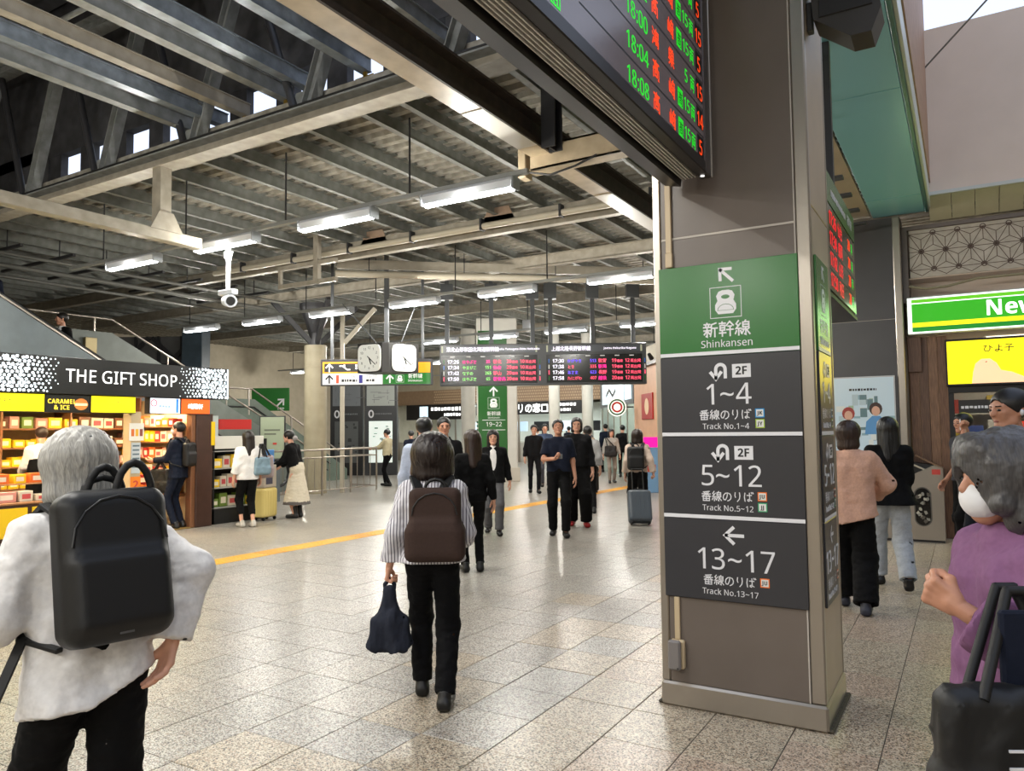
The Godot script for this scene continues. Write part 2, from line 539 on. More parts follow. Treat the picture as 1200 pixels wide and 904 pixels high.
# Japanese lettering from brush strokes; x, y = lower left corner (al 0) or lower centre (al 1)
func kanji(parent: Node, s: String, x: float, y: float, z: float, size: float, m: Material, al := 1, weight := 0.085, squeeze := 1.0, called := "lettering") -> MeshInstance3D:
	var mb := MB.new()
	var adv := size * 1.06 * squeeze
	var x0 := x - (adv * s.length() * 0.5 if al == 1 else 0.0)
	for i in s.length():
		if GLYPH.has(s[i]):
			var lift := 0.0
			for st in glyph_strokes(s[i]):
				lift += 0.00006
				mb.ribbon(st, size * weight, z + lift, Vector2(x0 + adv * i + size * 0.03, y), size * squeeze, size)
	return part(called, mb, m, parent)

# print too small to read: a row of short bars
func small_print(parent: Node, x: float, y: float, z: float, w: float, hgt: float, m: Material, sd := 1) -> void:
	var rng := RandomNumberGenerator.new()
	rng.seed = sd
	var mb := MB.new()
	var p := x
	while p < x + w:
		var l := minf(hgt * rng.randf_range(0.5, 1.1), x + w - p)
		mb.rect(p, y - hgt * rng.randf_range(0.35, 0.5), p + l, y + hgt * rng.randf_range(0.35, 0.5), z)
		p += l + hgt * 0.3
	part("small_print", mb, m, parent).set_meta("kind", "stuff")

# ================================================================ floor
const TX := 0.4115
const TZ := 0.4225

func granite() -> ImageTexture:
	var rng := RandomNumberGenerator.new()
	rng.seed = 11
	var n := 1024
	var im := Image.create(n, n, false, Image.FORMAT_RGB8)
	im.fill(Color(0.86, 0.84, 0.80))
	var chips := [Color(0.93, 0.91, 0.88), Color(0.77, 0.74, 0.70), Color(0.58, 0.54, 0.50), Color(0.31, 0.29, 0.28), Color(0.24, 0.23, 0.23), Color(0.69, 0.59, 0.52)]
	var share := [9000, 6500, 3300, 3000, 1700, 2000]
	for k in chips.size():
		for i in share[k]:
			var x := rng.randi_range(0, n - 1)
			var y := rng.randi_range(0, n - 1)
			var w := rng.randi_range(4, 11)
			var h := rng.randi_range(3, 9)
			im.fill_rect(Rect2i(x, y, w, h), chips[k])
			im.fill_rect(Rect2i(x + rng.randi_range(-3, 3), y + rng.randi_range(-2, 3), int(w * 0.7) + 1, int(h * 0.8) + 1), chips[k])
	return ImageTexture.create_from_image(im)

func build_floor() -> void:
	var tex := granite()
	var kinds := []
	for c in [["granite grey", Color(0.765, 0.77, 0.765)], ["granite pale", Color(0.79, 0.79, 0.78)], ["granite cream", Color(0.83, 0.80, 0.74)], ["granite pink", Color(0.84, 0.785, 0.73)], ["granite dark", Color(0.74, 0.745, 0.74)]]:
		var m := mat(c[0], c[1], 0.30, 0.0, 0.45)
		triplanar(m, tex, 1.22)
		kinds.append(m)
	var floor_node := setting("floor")
	part("bed", MB.new().span(Vector3(-30, -0.3, 12), Vector3(9, -0.006, -48)), mat("joint", Color(0.30, 0.28, 0.26), 0.9), floor_node)
	var one := MB.new().box(Vector3(0, -0.01, 0), Vector3(TX - 0.005, 0.02, TZ - 0.005), 0.0018).mesh()
	var all := []
	var eye := Vector3(0, 1.55, 0)
	var fwd := Vector3(-0.5148, 0, -0.8573)
	var side := Vector3(0.8573, 0, -0.5148)
	for i in range(-12, 38):
		for j in range(-7, 46):
			var c := Vector3(-0.406 - TX * (i + 0.5), 0, -2.735 - TZ * (j + 0.5) + TZ * 4)
			var d := c.dot(fwd)
			var s := c.dot(side)
			var near := d > 2.6 and absf(s) < d * 0.70 + 0.3
			all.append([c.distance_to(eye) + (0.0 if near else 1000.0), c, i, j])
	all.sort_custom(func(a, b): return a[0] < b[0])
	var rest := {}
	for k in all.size():
		var c: Vector3 = all[k][1]
		var hsh := absi(hash(Vector2i(all[k][2] * 7 + 3, all[k][3] * 13 + 1)))
		var pick := hsh % 10
		var warm: bool = c.x > -2.1
		var which: int = ([2, 2, 3, 2, 2, 3, 2, 2, 2, 3] if warm else [0, 0, 1, 0, 0, 4, 0, 1, 0, 1])[pick]
		if c.x < -2.1 and c.x > -3.4 and pick < 3:
			which = 2
		if k < 300:
			var t := part("tile", one, kinds[which], floor_node, c + Vector3(0, -0.0006 * (hsh % 3), 0))
			t.rotation.y = PI * (hsh % 2)
		else:
			if not rest.has(which):
				rest[which] = MB.new()
			var b: MB = rest[which]
			var hx := TX * 0.5 - 0.0025
			var hz := TZ * 0.5 - 0.0025
			b.quad(c + Vector3(-hx, 0, -hz), c + Vector3(hx, 0, -hz), c + Vector3(hx, 0, hz), c + Vector3(-hx, 0, hz), Vector3.UP)
			for q in [[-1, -1, 1, -1, 0, -1], [1, -1, 1, 1, 1, 0], [1, 1, -1, 1, 0, 1], [-1, 1, -1, -1, -1, 0]]:
				var a := c + Vector3(q[0] * hx, 0, q[1] * hz)
				var e := c + Vector3(q[2] * hx, 0, q[3] * hz)
				var dn := Vector3(0, -0.008, 0)
				b.quad(a, e, e + dn, a + dn, Vector3(q[4], 0, q[5]))
	for w in rest:
		var f := part("tile_field", rest[w], kinds[w], floor_node)
		f.set_meta("kind", "stuff")
	# beyond the tiles that can be told apart the paving goes on as one sheet
	var x0 := -0.406 - TX * 38
	var z1 := -2.735 - TZ * 46 + TZ * 4
	part("far_paving", MB.new().span(Vector3(-30, -0.02, 12), Vector3(x0, 0, -48)), kinds[0], floor_node)
	part("far_paving", MB.new().span(Vector3(x0, -0.02, z1), Vector3(9, 0, -48)), kinds[0], floor_node)
	part("far_paving", MB.new().span(Vector3(x0, -0.02, 12), Vector3(9, 0, -2.735 + TZ * 11)), kinds[2], floor_node)
	part("far_paving", MB.new().span(Vector3(-0.406 + TX * 12, -0.02, -2.735 + TZ * 11), Vector3(9, 0, z1)), kinds[2], floor_node)
	# yellow guiding line for the blind
	var strip := thing("tactile_paving", "yellow tactile guiding line of ribbed tiles crossing the concourse floor", "tactile paving", Vector3(-7.82, 0, 0))
	var tm := MB.new().box(Vector3(0, 0.002, 0), Vector3(0.338, 0.004, 0.336), 0.001)
	for b in 4:
		tm.box(Vector3(-0.1125 + 0.075 * b, 0.0055, 0), Vector3(0.03, 0.004, 0.30), 0.0018)
	var tmesh := tm.mesh()
	var ym := [mottled("tactile yellow", Color(0.93, 0.68, 0.06), 0.18, 3.0, 0.5), mottled("tactile ochre", Color(0.88, 0.62, 0.08), 0.22, 4.0, 0.55)]
	for k in 62:
		part("tile", tmesh, ym[1 if k % 5 == 2 else 0], strip, Vector3(0, 0, 0.6 - 0.34 * k))

# ================================================================ ceiling over the far hall
const DECK := 5.32

func build_ceiling() -> void:
	var ceiling := setting("ceiling")
	var deck := MB.new()
	var z := -6.1
	while z > -46.0:
		var p := 0.22
		var x0 := -27.0
		var x1 := -1.05 if z > -12.4 else 8.0
		var ys := [DECK - 0.02, DECK - 0.02, DECK + 0.05, DECK + 0.05, DECK - 0.02]
		var zs := [0.0, -0.09, -0.11, -0.20, -0.22]
		for k in 4:
			var a := Vector3(x0, ys[k], z + zs[k])
			var b := Vector3(x1, ys[k], z + zs[k])
			var c := Vector3(x1, ys[k + 1], z + zs[k + 1])
			var d := Vector3(x0, ys[k + 1], z + zs[k + 1])
			deck.quad(a, b, c, d, Vector3(0, -1, [0, -0.3, 0, 0.3][k]))
		z -= p
	deck.span(Vector3(-27, DECK + 0.06, -6.1), Vector3(-1.05, DECK + 0.12, -46))
	deck.span(Vector3(-1.05, DECK + 0.06, -12.4), Vector3(8, DECK + 0.3, -46))
	part("corrugated_deck", deck, mottled("deck", Color(0.71, 0.69, 0.65), 0.35, 0.8, 0.55), ceiling)
	var pm := mottled("purlin", Color(0.54, 0.55, 0.53), 0.2, 0.9, 0.5)
	var pur := MB.new().channel(Vector3(0, 0, 0), Vector3(0, 0, -29.5), 0.085, 0.20).mesh()
	var x := -1.5
	var k := 0
	while x > -23.0:
		part("purlin", pur, pm, ceiling, Vector3(x, DECK - 0.10, -6.12))
		x -= 0.84 if k % 2 == 0 else 0.56
		k += 1
	# cross beams below the purlins
	var bm := mottled("beam cream", Color(0.65, 0.62, 0.565), 0.18, 0.8, 0.5)
	for zz in [-10.75, -13.4, -17.6, -22.0, -27.0, -33.0]:
		part("cross_beam", MB.new().ibeam(Vector3(-24, 5.0, zz), Vector3(-1.1 if zz > -12.0 else 1.5, 5.0, zz), 0.14, 0.24), bm, ceiling)

# ================================================================ the higher roof over the near hall
func build_high_roof() -> void:
	var roof := setting("ceiling")
	var dark := mottled("roof dark", Color(0.34, 0.34, 0.36), 0.3, 0.5, 0.7)
	var grey := mottled("steel grey", Color(0.58, 0.59, 0.59), 0.25, 0.9, 0.45)
	var blue := mottled("steel zinc", Color(0.62, 0.66, 0.71), 0.3, 0.8, 0.32, 0.25)
	var cream: Material = mats["beam cream"]
	var sheet := MB.new()
	var z := 9.4
	while z > -6.6:                       # corrugated roof that rises towards the far edge, with a glazed strip left open to the sky
		var y0 := 8.7 - (z + 6.6) * 0.06
		for xs in [[-27.0, -6.2], [-1.6, -0.3]]:
			sheet.quad(Vector3(xs[0], y0, z), Vector3(xs[1], y0, z), Vector3(xs[1], y0 + 0.05, z - 0.2), Vector3(xs[0], y0 + 0.05, z - 0.2), Vector3.DOWN)
			sheet.quad(Vector3(xs[0], y0 + 0.05, z - 0.2), Vector3(xs[1], y0 + 0.05, z - 0.2), Vector3(xs[1], y0 + 0.024, z - 0.4), Vector3(xs[0], y0 + 0.024, z - 0.4), Vector3.DOWN)
		z -= 0.4
	sheet.span(Vector3(-27, 8.95, 9.4), Vector3(-6.2, 9.1, -6.9))
	sheet.span(Vector3(-1.6, 8.95, 9.4), Vector3(-0.3, 9.1, -6.9))
	for i in 6:
		part("glazing_bar", MB.new().span(Vector3(-6.2, 8.7, -6.7 + 3.0 * i), Vector3(-1.6, 8.85, -6.6 + 3.0 * i)), grey, roof)
	for i in 3:
		part("glazing_bar", MB.new().span(Vector3(-5.1 + 1.15 * i, 8.75, 9.4), Vector3(-5.0 + 1.15 * i, 8.85, -6.8)), grey, roof)
	part("roof_sheet", sheet, dark, roof)
	# purlins of the high roof run along x
	for k in 9:
		var zz := -5.2 + 1.45 * k
		part("roof_purlin", MB.new().channel(Vector3(-27, 8.5 - (zz + 6.6) * 0.06, zz), Vector3(-0.4, 8.5 - (zz + 6.6) * 0.06, zz), 0.09, 0.16), dark, roof)
	# clerestory strip above the edge of the lower roof: low mullioned openings to the sky
	var wall := MB.new().span(Vector3(-27, 6.25, -6.75), Vector3(-1.05, 9.0, -6.9))
	wall.span(Vector3(-27, 5.45, -6.75), Vector3(-13.2, 6.45, -6.9))
	part("clerestory_wall", wall, dark, roof)
	var xx := -13.0
	while xx < -1.0:
		part("mullion", MB.new().box(Vector3(xx, 5.95, -6.82), Vector3(0.34, 1.02, 0.12)), dark, roof)
		xx += 0.92
	# edge beam A with its truss
	var edge := thing("edge_beam", "cream steel edge beam where the lower corrugated ceiling begins", "steel beam", Vector3(0, 5.0, -5.95))
	part("bottom_flange", MB.new().box(Vector3(-8.4, 0.01, 0), Vector3(14.6, 0.02, 0.24)), mats["beam cream"], edge)
	part("web", MB.new().box(Vector3(-8.4, 0.09, -0.02), Vector3(14.6, 0.14, 0.014)), cream, edge)
	part("top_flange", MB.new().box(Vector3(-8.4, 0.17, 0), Vector3(14.6, 0.02, 0.26)), grey, edge)
	part("cable", MB.new().path([Vector3(-15.7, 0.21, 0.10), Vector3(-11, 0.20, 0.11), Vector3(-8, 0.22, 0.09), Vector3(-5, 0.20, 0.11), Vector3(-1.2, 0.21, 0.1)], 0.016, 6), mat("cable black", Color(0.06, 0.06, 0.06), 0.5), edge)
	part("cable", MB.new().path([Vector3(-15.7, 0.19, 0.04), Vector3(-9, 0.21, 0.05), Vector3(-6, 0.19, 0.03), Vector3(-1.2, 0.2, 0.05)], 0.012, 6), mat("cable grey", Color(0.3, 0.3, 0.3), 0.5), edge)
	var k2 := 0
	for gx in [-12.3, -10.35, -8.35, -6.35, -4.4]:
		part("gusset", MB.new().prism(PackedVector2Array([Vector2(-0.26, 0.18), Vector2(0.26, 0.18), Vector2(0.13, 0.46), Vector2(-0.13, 0.46)]), 0.014, Transform3D(Basis.IDENTITY, Vector3(gx, 0, -0.08))), grey, edge)
		k2 += 1
	var truss := thing("roof_truss", "tall grey steel roof truss of slanting web members above the cream edge beam", "roof truss", Vector3(0, 0, -6.0))
	var bots := [-14.3, -12.3, -10.35, -8.35, -6.35, -4.4, -2.4]
	for i in bots.size() - 1:
		var b0: float = bots[i]
		var b1: float = bots[i + 1]
		var tx := (b0 + b1) * 0.5
		part("web_member", MB.new().ibeam(Vector3(b0 + 0.1, 5.22, 0), Vector3(tx - 0.06, 7.35, 0), 0.14, 0.15, 0.014), grey, truss)
		part("diagonal", MB.new().tube(Vector3(tx + 0.08, 7.35, 0), Vector3(b1 - 0.12, 5.22, 0), 0.05, 0.05, 10), mat("steel dark", Color(0.22, 0.22, 0.23), 0.45), truss)
	part("top_chord", MB.new().ibeam(Vector3(-15.5, 7.45, 0), Vector3(-1.2, 7.45, 0), 0.2, 0.2, 0.016), grey, truss)
	# a second truss further back (nearer the viewer side) with its own diagonals
	var t2 := thing("roof_truss", "roof truss of thin grey bars high under the dark roof", "roof truss", Vector3(0, 0, -3.2))
	for i in 6:
		var b0 := -15.0 + 2.2 * i
		part("web_member", MB.new().bar(Vector3(b0, 7.0, 0), Vector3(b0 + 1.1, 8.2, 0), 0.08, 0.1), grey, t2)
		part("diagonal", MB.new().tube(Vector3(b0 + 1.1, 8.2, 0), Vector3(b0 + 2.2, 7.0, 0), 0.035, 0.035, 8), grey, t2)
	part("bottom_chord", MB.new().ibeam(Vector3(-16, 6.95, 0), Vector3(-1.2, 6.95, 0), 0.14, 0.14), grey, t2)
	part("top_chord", MB.new().ibeam(Vector3(-16, 8.25, 0), Vector3(-1.2, 8.25, 0), 0.14, 0.14), grey, t2)
	# crane-like rails that run along the hall and stop above the edge beam
	var g := "steel rails above the edge beam"
	var rails := [
		[-8.62, 5.62, 0.17, grey, "dull grey steel rail above the edge beam, farthest from the departure board"],
		[-8.18, 5.64, 0.16, blue, "shiny zinc rail above the edge beam, paired with a duller cream one"],
		[-7.72, 5.66, 0.15, cream, "cream steel rail above the edge beam, paired with a shiny zinc one"],
		[-6.92, 5.66, 0.17, grey, "grey steel rail with black handwriting above the edge beam"],
		[-6.55, 5.70, 0.16, blue, "shiny zinc rail above the edge beam beside the written one"],
		[-5.62, 5.66, 0.16, blue, "shiny zinc rail above the edge beam beside the big cream girder"],
		[-4.50, 5.64, 0.15, grey, "grey steel rail above the edge beam behind the big departure board"]]
	for r in rails:
		var zend := -6.25 - 0.06 * absf(r[0] + 6.0)
		var t := thing("steel_rail", r[4], "steel rail", Vector3(r[0], r[1], 0), 0.0, g)
		var c := MB.new()
		c.box(Vector3(-0.045, 0, (zend + 6.0) * 0.5), Vector3(0.012, r[2], 6.0 - zend))
		c.box(Vector3(0.045, 0, (zend + 6.0) * 0.5), Vector3(0.012, r[2], 6.0 - zend))
		c.box(Vector3(0, r[2] * 0.5, (zend + 6.0) * 0.5), Vector3(0.14, 0.012, 6.0 - zend))
		c.box(Vector3(0, -r[2] * 0.5, (zend + 6.0) * 0.5), Vector3(0.13, 0.012, 6.0 - zend))
		part("section", c, r[3], t)
		part("end_clip", MB.new().box(Vector3(0.02, -0.14, zend + 0.06), Vector3(0.05, 0.1, 0.03), 0.004).tube(Vector3(-0.1, -0.17, zend + 0.08), Vector3(0.14, -0.15, zend + 0.06), 0.014), mat("brass clip", Color(0.55, 0.45, 0.18), 0.4, 0.7), t)
		if r[4].contains("handwriting"):
			var w := MB.new()
			var rng := RandomNumberGenerator.new()
			rng.seed = 4
			for i in 8:
				for s in 3:
					var a := Vector2(rng.randf(), rng.randf())
					w.ribbon(PackedVector2Array([a, Vector2(rng.randf(), rng.randf())]), 0.008, 0, Vector2(0.075 * i, 0), 0.06)
			var wr := part("handwriting", w, mats["cable black"], t, Vector3(0.0525, -0.04, -3.2))
			wr.set_meta("kind", "stuff")
			wr.rotation.y = PI / 2
	# sprinkler pipes and slim braces between the rails
	var sp := thing("sprinkler_pipe", "slim grey pipe running crosswise under the high roof", "pipe", Vector3(0, 6.35, -4.6))
	part("pipe", MB.new().tube(Vector3(-16, 0, 0), Vector3(-1.3, 0, 0), 0.03, 0.03, 8), grey, sp)
	for i in 7:
		part("hanger", MB.new().tube(Vector3(-15 + 2.2 * i, 0, 0), Vector3(-15 + 2.2 * i, 2.2, 0), 0.007, 0.007, 5), grey, sp)
	var lad := thing("cable_ladder", "flat steel cable ladder under the dark high roof", "cable ladder", Vector3(-10.6, 6.9, 0))
	part("side_rail", MB.new().bar(Vector3(-0.16, 0, 4), Vector3(-0.16, 0, -6.3), 0.02, 0.07), grey, lad)
	part("side_rail", MB.new().bar(Vector3(0.16, 0, 4), Vector3(0.16, 0, -6.3), 0.02, 0.07), grey, lad)
	for i in 26:
		part("rung", MB.new().box(Vector3(0, 0, 3.8 - 0.4 * i), Vector3(0.32, 0.015, 0.03)), grey, lad)

# ================================================================ enclosing walls
func build_walls() -> void:
	var wm := mottled("wall grey", Color(0.60, 0.61, 0.60), 0.12, 0.4, 0.7)
	var pale := mottled("wall cream", Color(0.72, 0.68, 0.60), 0.08, 0.4, 0.7)
	setting("wall_left", MB.new().span(Vector3(-27.3, 0, 9.6), Vector3(-27, 9.1, -46.3)), pale)
	setting("wall_back", MB.new().span(Vector3(-27, 0, 9.4), Vector3(8, 9.1, 9.7)), pale)
	setting("wall_far", MB.new().span(Vector3(-27, 0, -46), Vector3(8, 5.6, -46.3)), pale)
	setting("wall_right", MB.new().span(Vector3(7.4, 0, 9.6), Vector3(7.7, 8.2, -46)), pale)

# ================================================================ beams, posts and pipes that hang lower
func build_hung_steel() -> void:
	var cream: Material = mats["beam cream"]
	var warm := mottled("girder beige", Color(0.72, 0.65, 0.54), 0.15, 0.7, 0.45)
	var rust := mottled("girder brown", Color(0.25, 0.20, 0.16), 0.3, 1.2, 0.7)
	var white := mat("girder white", Color(0.82, 0.81, 0.78), 0.4)
	var g := thing("main_girder", "long cream steel girder with a rusty brown side under the corrugated ceiling", "steel girder", Vector3(-3.86, 4.55, 0))
	part("bottom_flange", MB.new().span(Vector3(-0.13, 0, 2.5), Vector3(0.13, 0.025, -19.0)), warm, g)
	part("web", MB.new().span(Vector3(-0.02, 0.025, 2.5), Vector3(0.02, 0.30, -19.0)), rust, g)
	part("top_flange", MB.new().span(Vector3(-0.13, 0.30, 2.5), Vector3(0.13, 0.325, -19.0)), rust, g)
	for z in [-5.75, -8.75]:
		part("cover_plate", MB.new().span(Vector3(-0.12, -0.012, z), Vector3(0.12, 0, z - (1.05 if z > -7.0 else 2.4)), 0.003), white, g)
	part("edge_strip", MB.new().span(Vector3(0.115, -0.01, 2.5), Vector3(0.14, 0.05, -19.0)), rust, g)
	var hp := thing("hanger_post", "dark steel H-post hanging beside the cream girder", "steel post", Vector3(-3.62, 0, -6.9))
	part("post", MB.new().ibeam(Vector3(0, 4.5, 0), Vector3(0, 5.3, 0), 0.16, 0.18, 0.02), mat("post dark", Color(0.17, 0.17, 0.18), 0.5), hp)
	var cb := thing("cross_girder", "short beige steel girder bridging from the cream girder towards the departure board", "steel girder", Vector3(0, 4.4, -7.2))
	part("girder", MB.new().ibeam(Vector3(-4.05, 0.13, 0), Vector3(-1.6, 0.13, 0), 0.2, 0.26, 0.02), warm, cb)
	part("face_plate", MB.new().span(Vector3(-4.0, 0.0, 0.08), Vector3(-1.6, 0.26, 0.10)), warm, cb)
	part("clamp", MB.new().box(Vector3(-4.12, 0.12, 0), Vector3(0.1, 0.34, 0.16), 0.01), warm, cb)
	part("drop_wire", MB.new().path([Vector3(-4.0, -0.02, 0.1), Vector3(-3.75, -0.09, 0.1), Vector3(-3.45, -0.05, 0.1), Vector3(-3.2, 0.02, 0.1)], 0.012, 6), mats["cable black"], cb)
	# lower cream beam at the gift shop's side, hung from the edge beam
	var lb := thing("side_beam", "cream box beam hung on a post from the edge beam above the gift shop", "steel beam", Vector3(-8.85, 4.05, 0))
	part("beam", MB.new().span(Vector3(-0.08, 0, 3.0), Vector3(0.08, 0.14, -6.5), 0.008), cream, lb)
	part("post", MB.new().span(Vector3(-0.09, 0.14, -5.86), Vector3(0.09, 0.96, -6.02), 0.006), cream, lb)
	part("gusset", MB.new().prism(PackedVector2Array([Vector2(-0.22, 0.12), Vector2(0.24, 0.12), Vector2(0.1, 0.36), Vector2(-0.1, 0.36)]), 0.02, Transform3D(Basis(Vector3.UP, PI / 2), Vector3(0.09, 0, -5.94))), cream, lb)
	# sprinkler main along x with its plates
	var sp := thing("sprinkler_main", "cream pipe clipped along a beam across the corrugated ceiling", "pipe", Vector3(0, 4.945, -10.38))
	part("pipe", MB.new().tube(Vector3(-13.6, 0, 0), Vector3(-1.3, 0, 0), 0.055, 0.055, 10), mat("pipe cream", Color(0.72, 0.69, 0.62), 0.4), sp)
	part("rail", MB.new().span(Vector3(-13.6, 0.03, -0.12), Vector3(-1.3, 0.16, -0.06)), cream, sp)
	for i in 8:
		part("clip", MB.new().box(Vector3(-12.7 + 1.48 * i, 0.03, 0), Vector3(0.04, 0.2, 0.13), 0.004), mats["post dark"], sp)
	for x in [-9.2, -6.5]:
		part("gusset_plate", MB.new().prism(PackedVector2Array([Vector2(-0.32, 0.06), Vector2(0.32, 0.06), Vector2(0.2, 0.3), Vector2(-0.2, 0.3)]), 0.02, Transform3D(Basis.IDENTITY, Vector3(x, 0, -0.08))), mottled("plate pink", Color(0.66, 0.56, 0.48), 0.15, 1.0, 0.6), sp)
	var fp := thing("ceiling_pipe", "cream pipe slanting across the ceiling behind the clock", "pipe", Vector3.ZERO)
	part("pipe", MB.new().tube(Vector3(-10.7, 4.72, -11.0), Vector3(-4.15, 4.72, -16.65), 0.07, 0.07, 10), mats["pipe cream"], fp)
	part("rail", MB.new().bar(Vector3(-10.7, 4.92, -11.05), Vector3(-4.15, 4.92, -16.7), 0.08, 0.18), cream, fp)
	for i in 4:
		part("hanger", MB.new().tube(Vector3(-10.2 + 1.46 * i, 4.72, -11.43 - 1.26 * i), Vector3(-10.2 + 1.46 * i, 5.3, -11.43 - 1.26 * i), 0.01, 0.01, 6), mats["post dark"], fp)
	var fr := thing("hung_frame", "small cream box frame hanging from the ceiling above the clock", "steel frame", Vector3(-10.55, 4.32, -10.1))
	part("rail", MB.new().span(Vector3(-0.75, 0, -0.04), Vector3(0.75, 0.08, 0.04), 0.005), cream, fr)
	part("rail", MB.new().span(Vector3(-0.75, 0.36, -0.04), Vector3(0.75, 0.44, 0.04), 0.005), cream, fr)
	part("upright", MB.new().span(Vector3(-0.75, 0.08, -0.03), Vector3(-0.69, 0.36, 0.03)), cream, fr)
	part("upright", MB.new().span(Vector3(0.2, 0, -0.05), Vector3(0.32, 1.0, 0.05), 0.005), cream, fr)
	# duct-like mess of pipes above the escalator
	var dm := thing("pipe_bundle", "bundle of dull grey pipes under the ceiling above the escalators", "pipe", Vector3.ZERO)
	for i in 3:
		part("pipe", MB.new().tube(Vector3(-14.2 - 0.8 * i, 4.72 - 0.05 * (i % 3), 2.0), Vector3(-14.2 - 0.8 * i, 4.72 - 0.05 * (i % 3), -13.0), 0.035 + 0.015 * (i % 2), -1.0, 8), mat("pipe dull", Color(0.38, 0.38, 0.36), 0.5), dm)
	for i in 10:
		part("bracket", MB.new().box(Vector3(-15.2, 4.85, -4.0 - 0.9 * i), Vector3(2.6, 0.05, 0.05)).tube(Vector3(-14.4, 4.85, -4.0 - 0.9 * i), Vector3(-14.4, 5.3, -4.0 - 0.9 * i), 0.012, 0.012, 5), mats["post dark"], dm)

# ================================================================ fluorescent tubes
const TUBE_H := 4.05

func build_tubes() -> void:
	var white := mat("fitting white", Color(0.80, 0.82, 0.85), 0.35)
	var cap := mat("fitting cap", Color(0.62, 0.64, 0.66), 0.4)
	var lit := glow("tube lit", Color(0.97, 0.99, 1.0), 14.0)
	var rail_m := mat("trunking", Color(0.60, 0.61, 0.60), 0.4, 0.3)
	var rows := [
		[-6.62, [-11.13, -9.04, -7.02, -5.10, -3.0 + 40.0], -12.2, -3.75, "over the gift shop"],
		[-11.75, [-16.45, -14.30, -12.15, -9.90, -7.75, -5.50], -17.2, -1.8, "in front of the clock"],
		[-17.2, [-15.4, -13.3, -11.35, -9.30, -7.2, -5.1, -3.0], -16.2, -1.6, "behind the hanging departure board"],
		[-22.5, [-24.4, -22.0, -19.6, -17.2, -14.8, -12.4, -10.0, -7.6, -5.2, -2.8], -25.2, -1.6, "over the far hall"],
		[-29.0, [-21.0, -17.5, -14.0, -10.5, -7.0, -3.5], -22.0, -1.6, "far down the hall"],
		[-1.2, [-12.0, -9.9, -7.8, -5.7, -3.6], -12.6, -2.2, "over the nearer hall"],
		[4.0, [-9.9, -7.8, -5.7, -3.6, -1.5, 1.2, 3.9], -10.6, 5.4, "over the entrance"]]
	var proto: Node3D = null
	for r in rows:
		var z: float = r[0]
		var far: bool = z < -20.0
		for x in r[1]:
			if x > 10.0:
				continue
			var nth: int = r[1].size() - 1 - r[1].find(x) - (1 if r[1][-1] > 10.0 else 0)
			var label: String = "%s lit tube lamp from the pillar's end in the row %s" % [ORDINAL[nth], r[4]]
			if proto == null:
				proto = thing("tube_lamp", label, "tube lamp", Vector3(x, TUBE_H, z), 0.0, "tube lamps " + r[4])
				part("housing", MB.new().prism(PackedVector2Array([Vector2(-0.045, 0.02), Vector2(0.045, 0.02), Vector2(0.075, 0.09), Vector2(0.05, 0.125), Vector2(-0.05, 0.125), Vector2(-0.075, 0.09)]), 1.2, Transform3D(Basis(Vector3.UP, PI / 2), Vector3.ZERO)), white, proto)
				part("tube", MB.new().box(Vector3(0.6, 0.004, 0), Vector3(1.16, 0.036, 0.06), 0.012), lit, proto)
				part("end_cap", MB.new().box(Vector3(0.01, 0.06, 0), Vector3(0.03, 0.135, 0.155), 0.01), cap, proto)
				part("end_cap", MB.new().box(Vector3(1.19, 0.06, 0), Vector3(0.03, 0.135, 0.155), 0.01), cap, proto)
				area_light(proto, Vector3(0.6, -0.018, 0), Vector3.DOWN, Vector2(1.15, 0.06), 4.5, Color(1.0, 0.985, 0.95))
				var om := OmniLight3D.new()          # the light the round tube throws sideways and up past its housing
				om.name = "tube_light"
				proto.add_child(om, true)
				om.position = Vector3(0.6, -0.05, 0)
				om.light_color = Color(1.0, 0.985, 0.95)
				om.light_energy = 2.6
				om.light_size = 0.04
				om.omni_range = 60.0
				om.omni_attenuation = 2.0
				om.shadow_enabled = true
			else:
				var c := copy_of(proto, Vector3(x, TUBE_H, z), 0.0, label)
				c.set_meta("group", "tube lamps " + r[4])
		var t := thing("cable_trunking", "grey trunking that carries the tube lamps " + r[4], "trunking", Vector3(0, TUBE_H + 0.15, z))
		part("trunk", MB.new().span(Vector3(r[2], -0.018, -0.03), Vector3(r[3], 0.035, 0.03), 0.006), rail_m, t)
		var x2: float = r[2] + 0.9
		var top := (DECK - 0.2) if z < -6.2 else 7.6
		while x2 < r[3]:
			part("rod", MB.new().tube(Vector3(x2, 0.03, 0), Vector3(x2, top - TUBE_H - 0.15, 0), 0.012, 0.012, 6), mats["post dark"], t)
			x2 += 2.0

# ================================================================ the pillar and its signs
func u_arrow(mb: MB, c: Vector2, k: float, w: float, z: float) -> void:
	var p := PackedVector2Array([Vector2(0.36, -0.34)])
	for i in 9:
		var t := PI * i / 8.0
		p.append(Vector2(0.10 + 0.26 * cos(t), 0.12 + 0.26 * sin(t)))
	p.append(Vector2(-0.16, -0.40))
	mb.ribbon(p, w, z, c, k)
	mb.ribbon(PackedVector2Array([Vector2(-0.44, -0.06), Vector2(-0.16, -0.42), Vector2(0.12, -0.06)]), w, z, c, k)

func arrow(mb: MB, c: Vector2, k: float, w: float, z: float, ang: float) -> void:
	var d := Vector2.from_angle(ang)
	var s := Vector2(-d.y, d.x)
	mb.ribbon(PackedVector2Array([-d * 0.5, d * 0.42]), w, z, c, k)
	mb.ribbon(PackedVector2Array([d * 0.02 + s * 0.42, d * 0.46, d * 0.02 - s * 0.42]), w, z, c, k)

